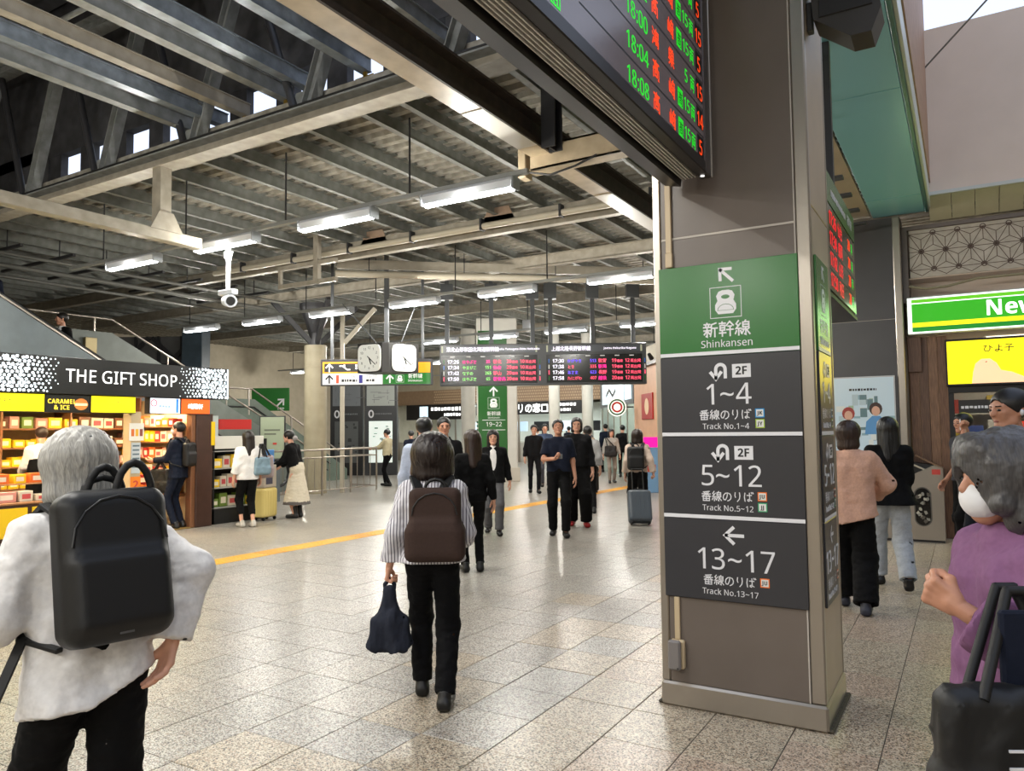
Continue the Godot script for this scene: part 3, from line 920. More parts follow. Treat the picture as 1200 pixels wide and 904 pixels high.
func train_icon(parent: Node, c: Vector2, s: float, white: Material, green: Material, z: float) -> void:
	var fr := MB.new()
	fr.ribbon(PackedVector2Array([Vector2(-0.5, -0.5), Vector2(0.5, -0.5), Vector2(0.5, 0.5), Vector2(-0.5, 0.5), Vector2(-0.5, -0.5)]), s * 0.02, z, c, s)
	part("icon_frame", fr, white, parent)
	var o := PackedVector2Array()
	for q in [[-0.24, -0.38], [0.24, -0.38], [0.34, -0.24], [0.34, -0.08], [0.26, 0.06], [0.30, 0.22], [0.22, 0.36], [0.10, 0.40], [-0.10, 0.40], [-0.22, 0.36], [-0.30, 0.22], [-0.26, 0.06], [-0.34, -0.08], [-0.34, -0.24]]:
		o.append(c + Vector2(q[0], q[1]) * s)
	part("train_icon", MB.new().flat(o, z), white, parent)
	var wd := PackedVector2Array()
	for i in 12:
		wd.append(c + Vector2(cos(TAU * i / 12) * 0.14, 0.18 + sin(TAU * i / 12) * 0.07) * s)
	part("icon_window", MB.new().flat(wd, z + 0.0006), green, parent)
	var nl := PackedVector2Array()
	for i in 9:
		nl.append(Vector2(0.26 * cos(PI * i / 8), -0.26 + 0.2 * sin(PI * i / 8)))
	part("icon_nose", MB.new().ribbon(nl, s * 0.018, z + 0.0006, c, s).ribbon(PackedVector2Array([Vector2(-0.26, -0.26), Vector2(0.26, -0.26)]), s * 0.012, z + 0.0006, c, s), green, parent)

func line_mark(parent: Node, s: String, x: float, y: float, z: float, k: float, edge: Color) -> void:
	part("line_mark", MB.new().rect(x - k / 2, y - k / 2, x + k / 2, y + k / 2, z), mat("mark " + s, edge, 0.4), parent)
	part("line_mark_field", MB.new().rect(x - k * 0.39, y - k * 0.39, x + k * 0.39, y + k * 0.39, z + 0.0005), mat("mark white", Color(0.86, 0.86, 0.84), 0.4), parent)
	words(parent, s, x, y, z + 0.001, k * 0.42, mat("mark ink", Color(0.08, 0.08, 0.09), 0.5), 1, true)

func platform_sign(kind: int, at: Vector3, turn: float, w: float, y0: float, y1: float, side: String) -> void:
	var white := mat("sign white", Color(0.86, 0.86, 0.87), 0.4)
	var green := mat("sign green", Color(0.15, 0.42, 0.17), 0.25)
	var dark := mat("sign dark", Color(0.20, 0.20, 0.215), 0.30)
	var what: String = ["green sign with a white train emblem", "dark sign for tracks one to four", "dark sign for tracks five to twelve", "dark sign for tracks thirteen to seventeen"][kind]
	var sign_node := thing("platform_sign", what + " " + side, "sign", at, turn)
	var cy := (y0 + y1) * 0.5
	var t := part("panel", MB.new().box(Vector3(0, cy, 0.006), Vector3(w, y1 - y0, 0.012), 0.002), green if kind == 0 else dark, sign_node)
	if kind < 3:
		part("white_line", MB.new().rect(-w / 2 + 0.002, y0 + 0.002, w / 2 - 0.002, y0 + 0.022, 0.0128), white, t)
	var z := 0.0132
	var ar := MB.new()
	if kind == 0:
		arrow(ar, Vector2(0.005, 2.398), 0.10, 0.017, z, PI * 0.75)
		part("arrow", ar, white, t)
		train_icon(t, Vector2(0, 2.245), 0.17, white, green, z)
		kanji(t, "新幹線", 0.0, 2.055, z, 0.083, white, 1, 0.10)
		words(t, "Shinkansen", 0.0, 2.017, z, 0.040, white, 1)
		return
	var e := [0.0, 0.0, -0.447, -0.902][kind] as float
	if kind == 3:
		arrow(ar, Vector2(0.009, 0.967), 0.10, 0.018, z, PI)
	else:
		u_arrow(ar, Vector2(-0.048, 1.863 + e), 0.10, 0.018, z)
		part("floor_mark", MB.new().box(Vector3(0.076, 1.862 + e, z), Vector3(0.10, 0.074, 0.0012), 0.0), white, t)
		words(t, "2F", 0.076, 1.862 + e, z + 0.0012, 0.044, mat("mark ink", Color(0.08, 0.08, 0.09), 0.5), 1, true)
	part("arrow", ar, white, t)
	var num := ["", "1~4", "5~12", "13~17"][kind] as String
	words(t, num, [0.0, -0.004, 0.005, 0.012][kind], 1.736 + e, z, 0.115, white, 1, false, 0.98)
	kanji(t, "番線のりば", -0.02, 1.597 + e, z, 0.054, white, 1, 0.095)
	words(t, "Track No." + num, -0.018, 1.560 + e, z, 0.031, white, 1)
	var marks: Array = [[], [["JK", Color(0.10, 0.55, 0.80)], ["JY", Color(0.62, 0.74, 0.20)]], [["JU", Color(0.93, 0.45, 0.08)], ["JJ", Color(0.20, 0.62, 0.42)]], [["JU", Color(0.93, 0.45, 0.08)]]][kind]
	for i in marks.size():
		line_mark(t, marks[i][0], 0.167, 1.629 + e - 0.057 * i, z, 0.048, marks[i][1])

func build_pillar() -> void:
	var brown := mottled("panel brown", Color(0.42, 0.38, 0.35), 0.06, 0.5, 0.35)
	var steel := mat("stainless", Color(0.66, 0.63, 0.59), 0.30, 0.85)
	var beige := mottled("panel beige", Color(0.70, 0.63, 0.54), 0.06, 0.5, 0.4)
	var seam := mat("seam white", Color(0.72, 0.69, 0.65), 0.5)
	var p := setting("pillar")
	p.position = Vector3(0, 0, 0)
	var x0 := -1.53
	var x1 := -0.665
	var z0 := -4.17
	var z1 := -4.80
	part("core", MB.new().span(Vector3(x0 + 0.02, 0.14, z0 - 0.012), Vector3(x1 - 0.015, 5.1, z1 + 0.02)), brown, p)
	part("front_panel", MB.new().span(Vector3(x0 + 0.05, 2.648, z0 - 0.012), Vector3(x1 - 0.075, 5.1, z0), 0.002), brown, p)
	part("front_panel", MB.new().span(Vector3(x0 + 0.05, 0.61, z0 - 0.012), Vector3(x1 - 0.075, 2.636, z0), 0.002), brown, p)
	part("front_panel", MB.new().span(Vector3(x0 + 0.05, 0.135, z0 - 0.012), Vector3(x1 - 0.075, 0.606, z0), 0.002), brown, p)
	part("joint_strip", MB.new().span(Vector3(x0 + 0.05, 2.636, z0 - 0.01), Vector3(x1 - 0.075, 2.648, z0 + 0.002)), seam, p)
	part("joint_strip", MB.new().span(Vector3(x1 - 0.079, 0.135, z0 - 0.01), Vector3(x1 - 0.072, 5.1, z0 + 0.002)), seam, p)
	part("corner_trim", MB.new().span(Vector3(x0, 0.135, z0 - 0.05), Vector3(x0 + 0.046, 5.1, z0 + 0.004), 0.006), steel, p)
	part("corner_trim", MB.new().span(Vector3(x1 - 0.07, 0.135, z0 - 0.045), Vector3(x1 + 0.004, 5.1, z0 + 0.004), 0.008), steel, p)
	part("corner_trim", MB.new().span(Vector3(x1 - 0.03, 0.135, z1), Vector3(x1 + 0.004, 5.1, z1 + 0.025), 0.006), steel, p)
	part("corner_trim", MB.new().span(Vector3(x0, 0.135, z1), Vector3(x0 + 0.046, 5.1, z1 + 0.046), 0.006), steel, p)
	part("side_panel", MB.new().span(Vector3(x1 - 0.02, 2.74, z0 - 0.05), Vector3(x1, 5.1, z1 + 0.028), 0.002), beige, p)
	part("side_panel", MB.new().span(Vector3(x1 - 0.02, 0.135, z0 - 0.05), Vector3(x1, 2.732, z1 + 0.028), 0.002), beige, p)
	part("side_panel", MB.new().span(Vector3(x0 + 0.002, 0.135, z0 - 0.05), Vector3(x0 + 0.02, 5.1, z1 + 0.05), 0.002), brown, p)
	part("back_panel", MB.new().span(Vector3(x0 + 0.05, 0.135, z1), Vector3(x1 - 0.03, 5.1, z1 + 0.012), 0.002), brown, p)
	part("kick_plate", MB.new().span(Vector3(x0 - 0.004, 0, z0 + 0.012), Vector3(x1 + 0.012, 0.133, z1 - 0.01), 0.012), steel, p)
	part("floor_seal", MB.new().span(Vector3(x0 - 0.03, 0, z0 + 0.0), Vector3(x1 + 0.035, 0.018, z1 - 0.02), 0.008), mottled("sealant", Color(0.33, 0.30, 0.24), 0.4, 5.0, 0.8), p)
	# cable duct with a socket box on the front
	var duct := thing("cable_duct", "cream cable duct ending in a grey switch box low on the pillar", "cable duct", Vector3(-1.435, 0, z0))
	part("duct", MB.new().span(Vector3(-0.012, 0.372, 0), Vector3(0.018, 0.606, 0.016), 0.003), mat("duct cream", Color(0.76, 0.68, 0.55), 0.45), duct)
	part("box_back", MB.new().span(Vector3(-0.035, 0.215, 0), Vector3(0.045, 0.372, 0.035), 0.008), mats["duct cream"], duct)
	part("box_cover", MB.new().span(Vector3(-0.04, 0.212, 0.035), Vector3(0.032, 0.375, 0.066), 0.01), mat("box grey", Color(0.47, 0.45, 0.44), 0.45), duct)
	part("screw", MB.new().tube(Vector3(0.018, 0.226, 0.066), Vector3(0.018, 0.226, 0.068), 0.005, 0.005, 8), mats["cable black"], duct)
	var duct2 := thing("cable_duct", "cream cable duct running up the pillar above the green sign", "cable duct", Vector3(-1.44, 0, z0))
	part("duct", MB.new().span(Vector3(-0.008, 2.56, 0), Vector3(0.026, 5.05, 0.02), 0.003), mats["duct cream"], duct2)
	part("joiner", MB.new().span(Vector3(-0.011, 2.475, 0), Vector3(0.029, 2.56, 0.023), 0.003), mats["duct cream"], duct2)
	var ys := [[1.955, 2.47], [1.505, 1.953], [1.05, 1.503], [0.61, 1.048]]
	for k in 4:
		platform_sign(k, Vector3(-1.113, 0, z0 + 0.004), 0.0, 0.765, ys[k][0], ys[k][1], "on the wide face of the pillar")
	for k in 4:
		platform_sign(k, Vector3(x1 + 0.001, 0, -4.445), PI / 2, 0.41, ys[k][0], ys[k][1], "on the narrow side of the pillar")
	var sp := thing("loudspeaker", "dark angular loudspeaker bracketed high on the pillar's narrow side", "loudspeaker", Vector3(x1 + 0.005, 3.6, -4.42))
	part("cabinet", MB.new().prism(PackedVector2Array([Vector2(0.0, 0.42), Vector2(0.30, 0.42), Vector2(0.35, 0.12), Vector2(0.30, 0.0), Vector2(0.20, 0.0), Vector2(0.02, 0.14)]), 0.2, Transform3D(Basis.IDENTITY, Vector3(0.02, 0, 0.0))), mat("speaker brown", Color(0.17, 0.15, 0.13), 0.45), sp)
	part("grille", MB.new().box(Vector3(0.20, 0.26, 0.203), Vector3(0.26, 0.24, 0.008), 0.003), mat("speaker grille", Color(0.10, 0.09, 0.085), 0.7), sp)
	part("bracket", MB.new().box(Vector3(0.01, 0.2, 0.1), Vector3(0.03, 0.16, 0.06), 0.004), mats["steel dark"], sp)

# ================================================================ the big departure board overhead
func build_departure_board() -> void:
	var frame := mat("board frame", Color(0.155, 0.14, 0.135), 0.32, 0.3)
	var frame2 := mat("board rim", Color(0.34, 0.315, 0.31), 0.30, 0.5)
	var dark := mat("board dark", Color(0.05, 0.045, 0.045), 0.5)
	var screen := mat("board screen", Color(0.50, 0.45, 0.46), 0.24, 0.0, 0.8)
	var b := thing("departure_board", "large dark overhead departure board with green and orange lit rows", "departure board", Vector3(-1.15, 0, 0), PI / 2)
	# local x runs along the hall (away), z faces the reader
	part("case", MB.new().span(Vector3(-0.9, 2.96, -0.26), Vector3(4.06, 4.55, -0.012), 0.006), frame, b)
	part("bottom_lip", MB.new().prism(PackedVector2Array([Vector2(-0.26, 2.925), Vector2(-0.17, 2.905), Vector2(-0.16, 2.97), Vector2(-0.26, 2.97)]), 4.96, Transform3D(Basis(Vector3.BACK, Vector3.UP, Vector3.RIGHT), Vector3(-0.9, 0, 0))), frame, b)
	part("louvre_tray", MB.new().span(Vector3(-0.9, 2.945, -0.165), Vector3(4.04, 2.962, -0.06)), dark, b)
	for k in 5:
		part("louvre_slat", MB.new().box(Vector3(1.57, 2.936, -0.145 + 0.018 * k), Vector3(4.9, 0.016, 0.006)), mat("slat pale", Color(0.80, 0.78, 0.74), 0.4), b)
	part("rim_bottom", MB.new().span(Vector3(-0.9, 2.925, -0.055), Vector3(4.06, 2.99, 0.004), 0.005), frame, b)
	part("rim_end", MB.new().span(Vector3(3.955, 2.925, -0.02), Vector3(4.065, 4.55, 0.006), 0.004), frame2, b)
	part("end_edge", MB.new().span(Vector3(4.05, 2.925, -0.012), Vector3(4.068, 4.55, 0.012), 0.003), mats["stainless"], b)
	var scr := part("screen", MB.new().span(Vector3(-0.88, 2.985, -0.012), Vector3(3.955, 4.5, 0.0)), screen, b)
	var lamp := part("indicator", MB.new().tube(Vector3(4.0, 2.926, -0.028), Vector3(4.0, 2.920, -0.028), 0.012, 0.012, 10), glow("indicator lit", Color(1, 1, 1), 1.0), b)
	lamp.set_meta("label", "small white indicator lamp")
	for k in 9:
		part("row_line", MB.new().rect(2.42, 3.106 + 0.151 * k, 3.95, 3.113 + 0.151 * k, 0.0006), dark, scr)
	for k in 9:
		part("number_field", MB.new().rect(3.83, 2.99 + 0.151 * k, 3.94, 3.10 + 0.151 * k, 0.0006), dark, scr)
	var gr := glow("led green", Color(0.12, 0.85, 0.16), 0.75)
	var og := glow("led orange", Color(1.0, 0.27, 0.06), 0.9)
	var rd := glow("led red", Color(0.9, 0.08, 0.08), 0.9)
	var times := ["18:08", "18:04", "18:00", "17:52", "17:47", "17:41", "17:35", "17:30", "17:26"]
	var nums := ["5", "14", "15", "5", "15", "5", "14", "15", "5"]
	for k in 9:
		var y := 3.035 + 0.151 * k
		words(scr, times[k], 2.862, y, 0.001, 0.075, gr, 0, false, 1.02, "led_time")
		kanji(scr, "高" if k != 2 else "鴻", 3.175, y - 0.045, 0.001, 0.09, og, 0, 0.10, 0.95, "led_place")
		kanji(scr, "崎" if k != 2 else "巣", 3.392, y - 0.045, 0.001, 0.09, og, 0, 0.10, 0.95, "led_place")
		if k != 2:
			part("led_mark", MB.new().rect(3.525, y - 0.046, 3.60, y + 0.046, 0.001), gr, scr)
			kanji(scr, "高", 3.53, y - 0.04, 0.0016, 0.07, dark, 0, 0.07, 0.9, "led_mark_text")
		words(scr, "15" if k != 2 else " 5", 3.615, y, 0.001, 0.068, gr, 0, false, 0.95, "led_cars")
		kanji(scr, "両", 3.725, y - 0.042, 0.001, 0.08, gr, 0, 0.10, 0.9, "led_cars")
		words(scr, nums[k], 3.885, y, 0.0012, 0.08, og, 1, false, 0.9, "led_track")
		if k > 1:
			part("led_dot", MB.new().tube(Vector3(2.80, y, 0), Vector3(2.80, y, 0.001), 0.022, 0.022, 10), rd, scr)
	kanji(scr, "面", 2.185, 2.998, 0.001, 0.085, gr, 0, 0.11, 1.0, "led_title")
	kanji(scr, "方", 2.06, 2.998, 0.001, 0.085, gr, 0, 0.11, 1.0, "led_title")
	for x in [0.2, 3.2]:
		part("hanger", MB.new().span(Vector3(x - 0.05, 4.55, -0.17), Vector3(x + 0.05, 5.6, -0.09), 0.005), mats["steel dark"], b)

# ================================================================ everything right of the pillar
func build_right_side() -> void:
	var teal := mat("teal panel", Color(0.50, 0.72, 0.75), 0.28, 0.0)
	var tedge := mat("teal edge", Color(0.16, 0.36, 0.36), 0.35)
	var bulk := thing("teal_bulkhead", "long teal metal bulkhead running under the roof towards the convenience store", "bulkhead", Vector3(-0.68, 4.56, 0))
	var zs := [3.0, 0.4, -2.2, -4.8, -7.4, -11.0, -11.95]
	for i in zs.size() - 1:
		part("soffit_panel", MB.new().span(Vector3(-0.36, 0, zs[i] - 0.006), Vector3(0.30, 0.03, zs[i + 1] + 0.006), 0.004), teal, bulk)
	part("edge_rail", MB.new().span(Vector3(0.305, -0.012, 3.0), Vector3(0.345, 0.12, -11.95), 0.006), tedge, bulk)
	part("side_lip", MB.new().span(Vector3(0.345, 0.02, 3.0), Vector3(0.375, 1.5, -11.95), 0.004), mat("lip white", Color(0.78, 0.80, 0.78), 0.4), bulk)
	part("side_face", MB.new().span(Vector3(0.375, 0.3, 3.0), Vector3(0.39, 4.4, -11.95)), mottled("side salmon", Color(0.70, 0.55, 0.45), 0.15, 0.8, 0.6), bulk)
	part("core", MB.new().span(Vector3(-0.35, 0.03, 3.0), Vector3(0.30, 0.75, -11.95)), mats["teal edge"], bulk)
	part("top_rail", MB.new().span(Vector3(0.39, 1.4, 3.0), Vector3(0.42, 4.4, -0.4)), mat("rail blue", Color(0.16, 0.36, 0.50), 0.35), bulk)
	# brackets on the hall side of the bulkhead
	var brk := thing("bracket_row", "beige ledge with dark steel brackets beside the teal bulkhead", "bracket", Vector3(-1.06, 4.35, 0))
	part("ledge", MB.new().span(Vector3(-0.5, 0.22, -4.9), Vector3(-0.01, 0.26, -11.9)), mats["panel beige"], brk)
	for i in 9:
		part("bracket", MB.new().span(Vector3(-0.42, 0.0, -5.3 - 0.75 * i), Vector3(-0.02, 0.03, -5.42 - 0.75 * i)).span(Vector3(-0.42, 0.03, -5.34 - 0.75 * i), Vector3(-0.40, 0.22, -5.4 - 0.75 * i)), mats["steel dark"], brk)
	# side board behind the pillar
	var hb := thing("side_departure_board", "slim green-lit departure board hanging behind the pillar's narrow side", "departure board", Vector3(-0.70, 0, 0), PI / 2)
	part("case", MB.new().span(Vector3(4.98, 2.40, -0.26), Vector3(6.42, 3.20, -0.012), 0.004), mats["board frame"], hb)
	var hscr := part("screen", MB.new().span(Vector3(5.0, 2.42, -0.012), Vector3(6.40, 2.98, 0.0)), mat("side screen", Color(0.07, 0.13, 0.09), 0.16, 0.0, 0.8), hb)
	var hhead := part("header", MB.new().span(Vector3(5.0, 2.985, -0.012), Vector3(6.40, 3.18, 0.004)), mats["sign green"], hb)
	part("bottom_tray", MB.new().span(Vector3(4.98, 2.375, -0.26), Vector3(6.42, 2.40, 0.004)), mats["board dark"], hb)
	small_print(hhead, 5.2, 3.07, 0.006, 0.7, 0.05, mats["sign white"], 3)
	kanji(hhead, "新幹線", 6.1, 3.04, 0.006, 0.08, mats["sign white"], 1)
	for k in 4:
		words(hscr, ["17:26", "17:34", "17:42", "17:50"][k], 5.12, 2.90 - 0.135 * k, 0.001, 0.09, rd_led(), 0, false, 1.0, "led_time")
		kanji(hscr, ["仙台", "盛岡", "山形", "秋田"][k], 5.50, 2.85 - 0.135 * k, 0.001, 0.10, rd_led(), 0, 0.11, 1.0, "led_place")
		words(hscr, "20", 6.0, 2.90 - 0.135 * k, 0.001, 0.08, mats["led orange"], 0, false, 1.0, "led_track")
		kanji(hscr, "両", 6.18, 2.86 - 0.135 * k, 0.001, 0.08, mats["led green"], 0, 0.1, 1.0, "led_cars")
		part("row_line", MB.new().rect(5.02, 2.824 - 0.135 * k, 6.38, 2.830 - 0.135 * k, 0.0006), mats["board dark"], hb)
	for x in [5.2, 6.2]:
		part("hanger", MB.new().span(Vector3(x - 0.03, 3.2, -0.16), Vector3(x + 0.03, 4.55, -0.10)), mats["steel dark"], hb)
	# second pillar
	var p2 := setting("pillar")
	var grey := mottled("panel grey", Color(0.27, 0.265, 0.27), 0.05, 0.4, 0.35)
	part("core", MB.new().span(Vector3(-1.72, 0, -11.92), Vector3(-0.75, 4.53, -12.55)), grey, p2)
	part("panel", MB.new().span(Vector3(-1.74, 3.075, -11.9), Vector3(-0.80, 4.53, -11.925), 0.003), grey, p2)
	part("panel", MB.new().span(Vector3(-1.74, 0.12, -11.9), Vector3(-0.80, 3.067, -11.925), 0.003), grey, p2)
	part("joint_strip", MB.new().span(Vector3(-1.74, 3.067, -11.905), Vector3(-0.80, 3.075, -11.93)), seam_mat(), p2)
	part("corner_trim", MB.new().span(Vector3(-0.80, 0, -11.89), Vector3(-0.70, 4.53, -12.0), 0.01), mats["stainless"], p2)
	part("kick_plate", MB.new().span(Vector3(-1.75, 0, -11.885), Vector3(-0.80, 0.12, -11.93), 0.006), mats["stainless"], p2)
	part("side_panel", MB.new().span(Vector3(-0.75, 0, -12.0), Vector3(-0.70, 4.53, -12.55)), grey, p2)
	build_poster()
	build_store()

func rd_led() -> Material:
	return glow("led magenta", Color(0.95, 0.10, 0.16), 0.8)

func seam_mat() -> Material:
	return mats["seam white"]

func build_poster() -> void:
	# advertising poster with two people in a pale street
	var t := thing("poster", "framed pale blue poster of two women in a street on the grey pillar", "poster", Vector3(-1.255, 1.72, -11.896))
	var w := 0.80
	var h := 1.06
	part("frame", MB.new().span(Vector3(-w / 2 - 0.02, -h / 2 - 0.02, 0), Vector3(w / 2 + 0.02, h / 2 + 0.02, 0.022), 0.005), mat("poster frame", Color(0.70, 0.71, 0.72), 0.35, 0.4), t)
	part("sheet", MB.new().rect(-w / 2, -h / 2, w / 2, h / 2, 0.0225), mat("poster sky", Color(0.80, 0.88, 0.92), 0.25), t)
	var rng := RandomNumberGenerator.new()
	rng.seed = 21
	var tones := [Color(0.55, 0.68, 0.72), Color(0.70, 0.78, 0.80), Color(0.38, 0.50, 0.52), Color(0.62, 0.72, 0.62), Color(0.86, 0.88, 0.86)]
	for i in 30:
		var x := rng.randf_range(-0.4, 0.33)
		var y := rng.randf_range(-0.5, 0.22)
		var bw := rng.randf_range(0.04, 0.14)
		part("print_patch", MB.new().rect(x, y, minf(x + bw, 0.4), minf(y + rng.randf_range(0.02, 0.16), 0.3), 0.0228 + 0.00001 * i), mat("poster tone %d" % (i % 5), tones[i % 5], 0.3), t)
	small_print(t, -0.18, 0.36, 0.0236, 0.36, 0.035, mats["mark ink"], 4)
	for q in [[-0.2, 0.0, Color(0.62, 0.20, 0.16), Color(0.86, 0.88, 0.90)], [0.16, 0.06, Color(0.22, 0.13, 0.10), Color(0.35, 0.58, 0.78)]]:
		var sh := PackedVector2Array()
		for p in [[-0.15, -0.34], [0.15, -0.34], [0.13, -0.16], [0.05, -0.08], [-0.05, -0.08], [-0.13, -0.16]]:
			sh.append(Vector2(q[0] + p[0], q[1] + p[1]))
		part("print_clothes", MB.new().flat(sh, 0.0240), mat("poster cloth %.2f" % q[0], q[3], 0.3), t)
		var hd := PackedVector2Array()
		var fc := PackedVector2Array()
		for i in 14:
			hd.append(Vector2(q[0] + cos(TAU * i / 14) * 0.085, q[1] + 0.02 + sin(TAU * i / 14) * 0.095))
			fc.append(Vector2(q[0] + cos(TAU * i / 14) * 0.055, q[1] - 0.01 + sin(TAU * i / 14) * 0.07))
		part("print_hair", MB.new().flat(hd, 0.0243), mat("poster hair %.2f" % q[0], q[2], 0.3), t)
		part("print_face", MB.new().flat(fc, 0.0246), mat("poster skin", Color(0.85, 0.66, 0.56), 0.3), t)

func build_store() -> void:
	var zf := -12.07
	var wood := wood_mat()
	var black := mat("store black", Color(0.05, 0.045, 0.045), 0.5)
	var st := setting("wall_store")
	# pale upper wall and its sloping slatted soffit
	part("upper_wall", MB.new().span(Vector3(-0.36, 4.70, -11.62), Vector3(7.4, 7.0, -11.8)), mottled("upper beige", Color(0.88, 0.82, 0.76), 0.03, 0.3, 0.55), st)
	part("upper_edge", MB.new().span(Vector3(-0.36, 4.685, -11.60), Vector3(7.4, 4.73, -11.64)), mats["lip white"], st)
	for i in 28:
		var x := -0.32 + 0.275 * i
		var b := MB.new()
		b.bar(Vector3(x + 0.13, 4.70, -11.66), Vector3(x + 0.13, 4.44, -12.06), 0.267, 0.015, 0.003)
		part("soffit_slat", b, mottled("soffit cream", Color(0.72, 0.70, 0.58), 0.06, 0.6, 0.5), st)
	part("roof_over_store", MB.new().span(Vector3(-0.75, 4.74, -11.8), Vector3(7.4, 4.9, -12.5)), mats["upper beige"], st)
	var bronze: Material = mats["panel brown"]
	part("head_frame", MB.new().span(Vector3(-0.68, 4.34, zf + 0.02), Vector3(7.4, 4.40, zf - 0.1), 0.004), bronze, st)
	part("cable_trough", MB.new().span(Vector3(-0.68, 3.30, zf - 0.42), Vector3(7.4, 3.70, zf - 0.45)), mats["upper beige"], st)
	part("trough_top", MB.new().span(Vector3(-0.68, 3.64, zf - 0.03), Vector3(7.4, 3.655, zf - 0.45)), mats["upper beige"], st)
	part("trough_floor", MB.new().span(Vector3(-0.68, 3.33, zf + 0.0), Vector3(7.4, 3.345, zf - 0.45)), mats["upper beige"], st)
	part("jamb", MB.new().span(Vector3(-0.70, 3.3, zf + 0.02), Vector3(-0.62, 4.40, zf - 0.45), 0.004), bronze, st)
	part("store_back", MB.new().span(Vector3(-0.7, 0, -15.0), Vector3(7.4, 4.5, -15.2)), mottled("store inside", Color(0.70, 0.64, 0.55), 0.1, 0.5, 0.6), st)
	part("store_ceiling", MB.new().span(Vector3(-0.7, 2.85, -12.3), Vector3(7.4, 2.95, -15.0)), mat("store white", Color(0.8, 0.78, 0.74), 0.6), st)
	part("store_side", MB.new().span(Vector3(-0.7, 0, -12.5), Vector3(-0.6, 4.5, -15.0)), mats["store inside"], st)
	# timber cladding planks beside the entrance
	var px := -0.66
	for i in 4:
		part("plank", MB.new().span(Vector3(px, 0.0, zf), Vector3(px + 0.115, 2.80, zf - 0.05), 0.003), wood[i % 3], st)
		px += 0.118
	part("plank_box", MB.new().span(Vector3(-0.67, 2.31, zf + 0.05), Vector3(-0.50, 2.80, zf), 0.004), wood[1], st)
	# patterned panel: pale field with a hemp-leaf line pattern
	var pat := thing("pattern_panel", "pale panel with a brown hemp-leaf line pattern above the convenience store sign", "panel", Vector3(-0.60, 0, zf))
	part("field", MB.new().span(Vector3(0, 3.655, -0.03), Vector3(8.0, 4.335, 0.0)), mottled("pattern field", Color(0.74, 0.70, 0.63), 0.12, 1.2, 0.45), pat)
	var ln := MB.new()
	var rg := MB.new()
	var s := 0.30
	var hh := s * 0.8660
	for r in range(-1, 4):
		for c in range(-1, 16):
			var cx := c * s + (s * 0.5 if r % 2 != 0 else 0.0)
			var cy := 3.66 + 0.10 + r * hh
			for a in 6:
				var d := Vector2.from_angle(PI / 6 + a * PI / 3)
				var e := Vector2.from_angle(a * PI / 3)
				for sg in [[Vector2(cx, cy), Vector2(cx, cy) + d * s * 0.577], [Vector2(cx, cy), Vector2(cx, cy) + e * s * 0.5]]:
					var p0: Vector2 = sg[0]
					var p1: Vector2 = sg[1]
					if minf(p0.y, p1.y) < 3.657 or maxf(p0.y, p1.y) > 4.333 or minf(p0.x, p1.x) < 0.0 or maxf(p0.x, p1.x) > 4.2:
						continue
					ln.ribbon(PackedVector2Array([p0, p1]), 0.009, 0.0015)
			if cy > 3.69 and cy < 4.30 and cx > 0.02 and cx < 4.2:
				var rp := PackedVector2Array()
				for i in 11:
					rp.append(Vector2(cx, cy) + Vector2.from_angle(TAU * i / 10) * 0.032)
				rg.ribbon(rp, 0.012, 0.003)
	var lp := part("line_pattern", ln, mat("pattern brown", Color(0.30, 0.22, 0.16), 0.5), pat)
	lp.set_meta("kind", "stuff")
	var rp2 := part("rosettes", rg, mats["pattern brown"], pat)
	rp2.set_meta("kind", "stuff")
	part("sag_cable", MB.new().path([Vector3(-0.02, 3.53, 0.03), Vector3(0.2, 3.48, 0.03), Vector3(0.45, 3.49, 0.03), Vector3(0.8, 3.56, 0.03), Vector3(2.5, 3.57, 0.03)], 0.018, 8), mat("cable beige", Color(0.55, 0.52, 0.40), 0.5), pat)
	# lit shop sign
	var sg := thing("store_sign", "long lit green shop sign with white lettering and a yellow stripe", "shop sign", Vector3(-0.655, 2.83, zf + 0.02))
	part("case", MB.new().span(Vector3(0, 0, -0.02), Vector3(6.0, 0.525, 0.12), 0.008), mat("sign case", Color(0.75, 0.78, 0.75), 0.35), sg)
	part("border", MB.new().rect(0.01, 0.012, 5.99, 0.513, 0.1205), glow("sign border", Color(0.95, 1.0, 0.95), 1.3), sg)
	part("top_band", MB.new().rect(0.06, 0.44, 5.94, 0.49, 0.121), glow("band lime", Color(0.36, 0.72, 0.06), 0.9), sg)
	part("thin_line", MB.new().rect(0.06, 0.428, 5.94, 0.442, 0.1214), mats["sign border"], sg)
	part("field", MB.new().rect(0.06, 0.16, 5.94, 0.428, 0.121), glow("band green", Color(0.16, 0.62, 0.05), 0.95), sg)
	part("stripe", MB.new().rect(0.06, 0.10, 5.94, 0.162, 0.1212), glow("band yellow", Color(0.95, 0.90, 0.05), 1.0), sg)
	part("foot_band", MB.new().rect(0.06, 0.035, 5.94, 0.10, 0.121), glow("band deep", Color(0.03, 0.50, 0.12), 0.8), sg)
	words(sg, "NewDays", 0.93, 0.295, 0.122, 0.20, glow("sign letters", Color(1, 1, 1), 1.6), 0, true)
	area_light(sg, Vector3(3.0, 0.26, 0.14), Vector3.BACK, Vector2(5.8, 0.45), 1.4, Color(0.75, 1.0, 0.6))
	# lit yellow advertisement
	var ad := thing("lightbox", "lit yellow advertising lightbox with a pale pink bird-shaped sweet", "lightbox", Vector3(-0.19, 2.12, zf))
	part("case", MB.new().span(Vector3(-0.02, -0.03, -0.05), Vector3(1.30, 0.62, 0.05), 0.006), black, ad)
	part("sheet", MB.new().rect(0.0, 0.0, 1.27, 0.59, 0.0505), glow("ad yellow", Color(1.0, 0.93, 0.02), 1.0), ad)
	var bd := PackedVector2Array()
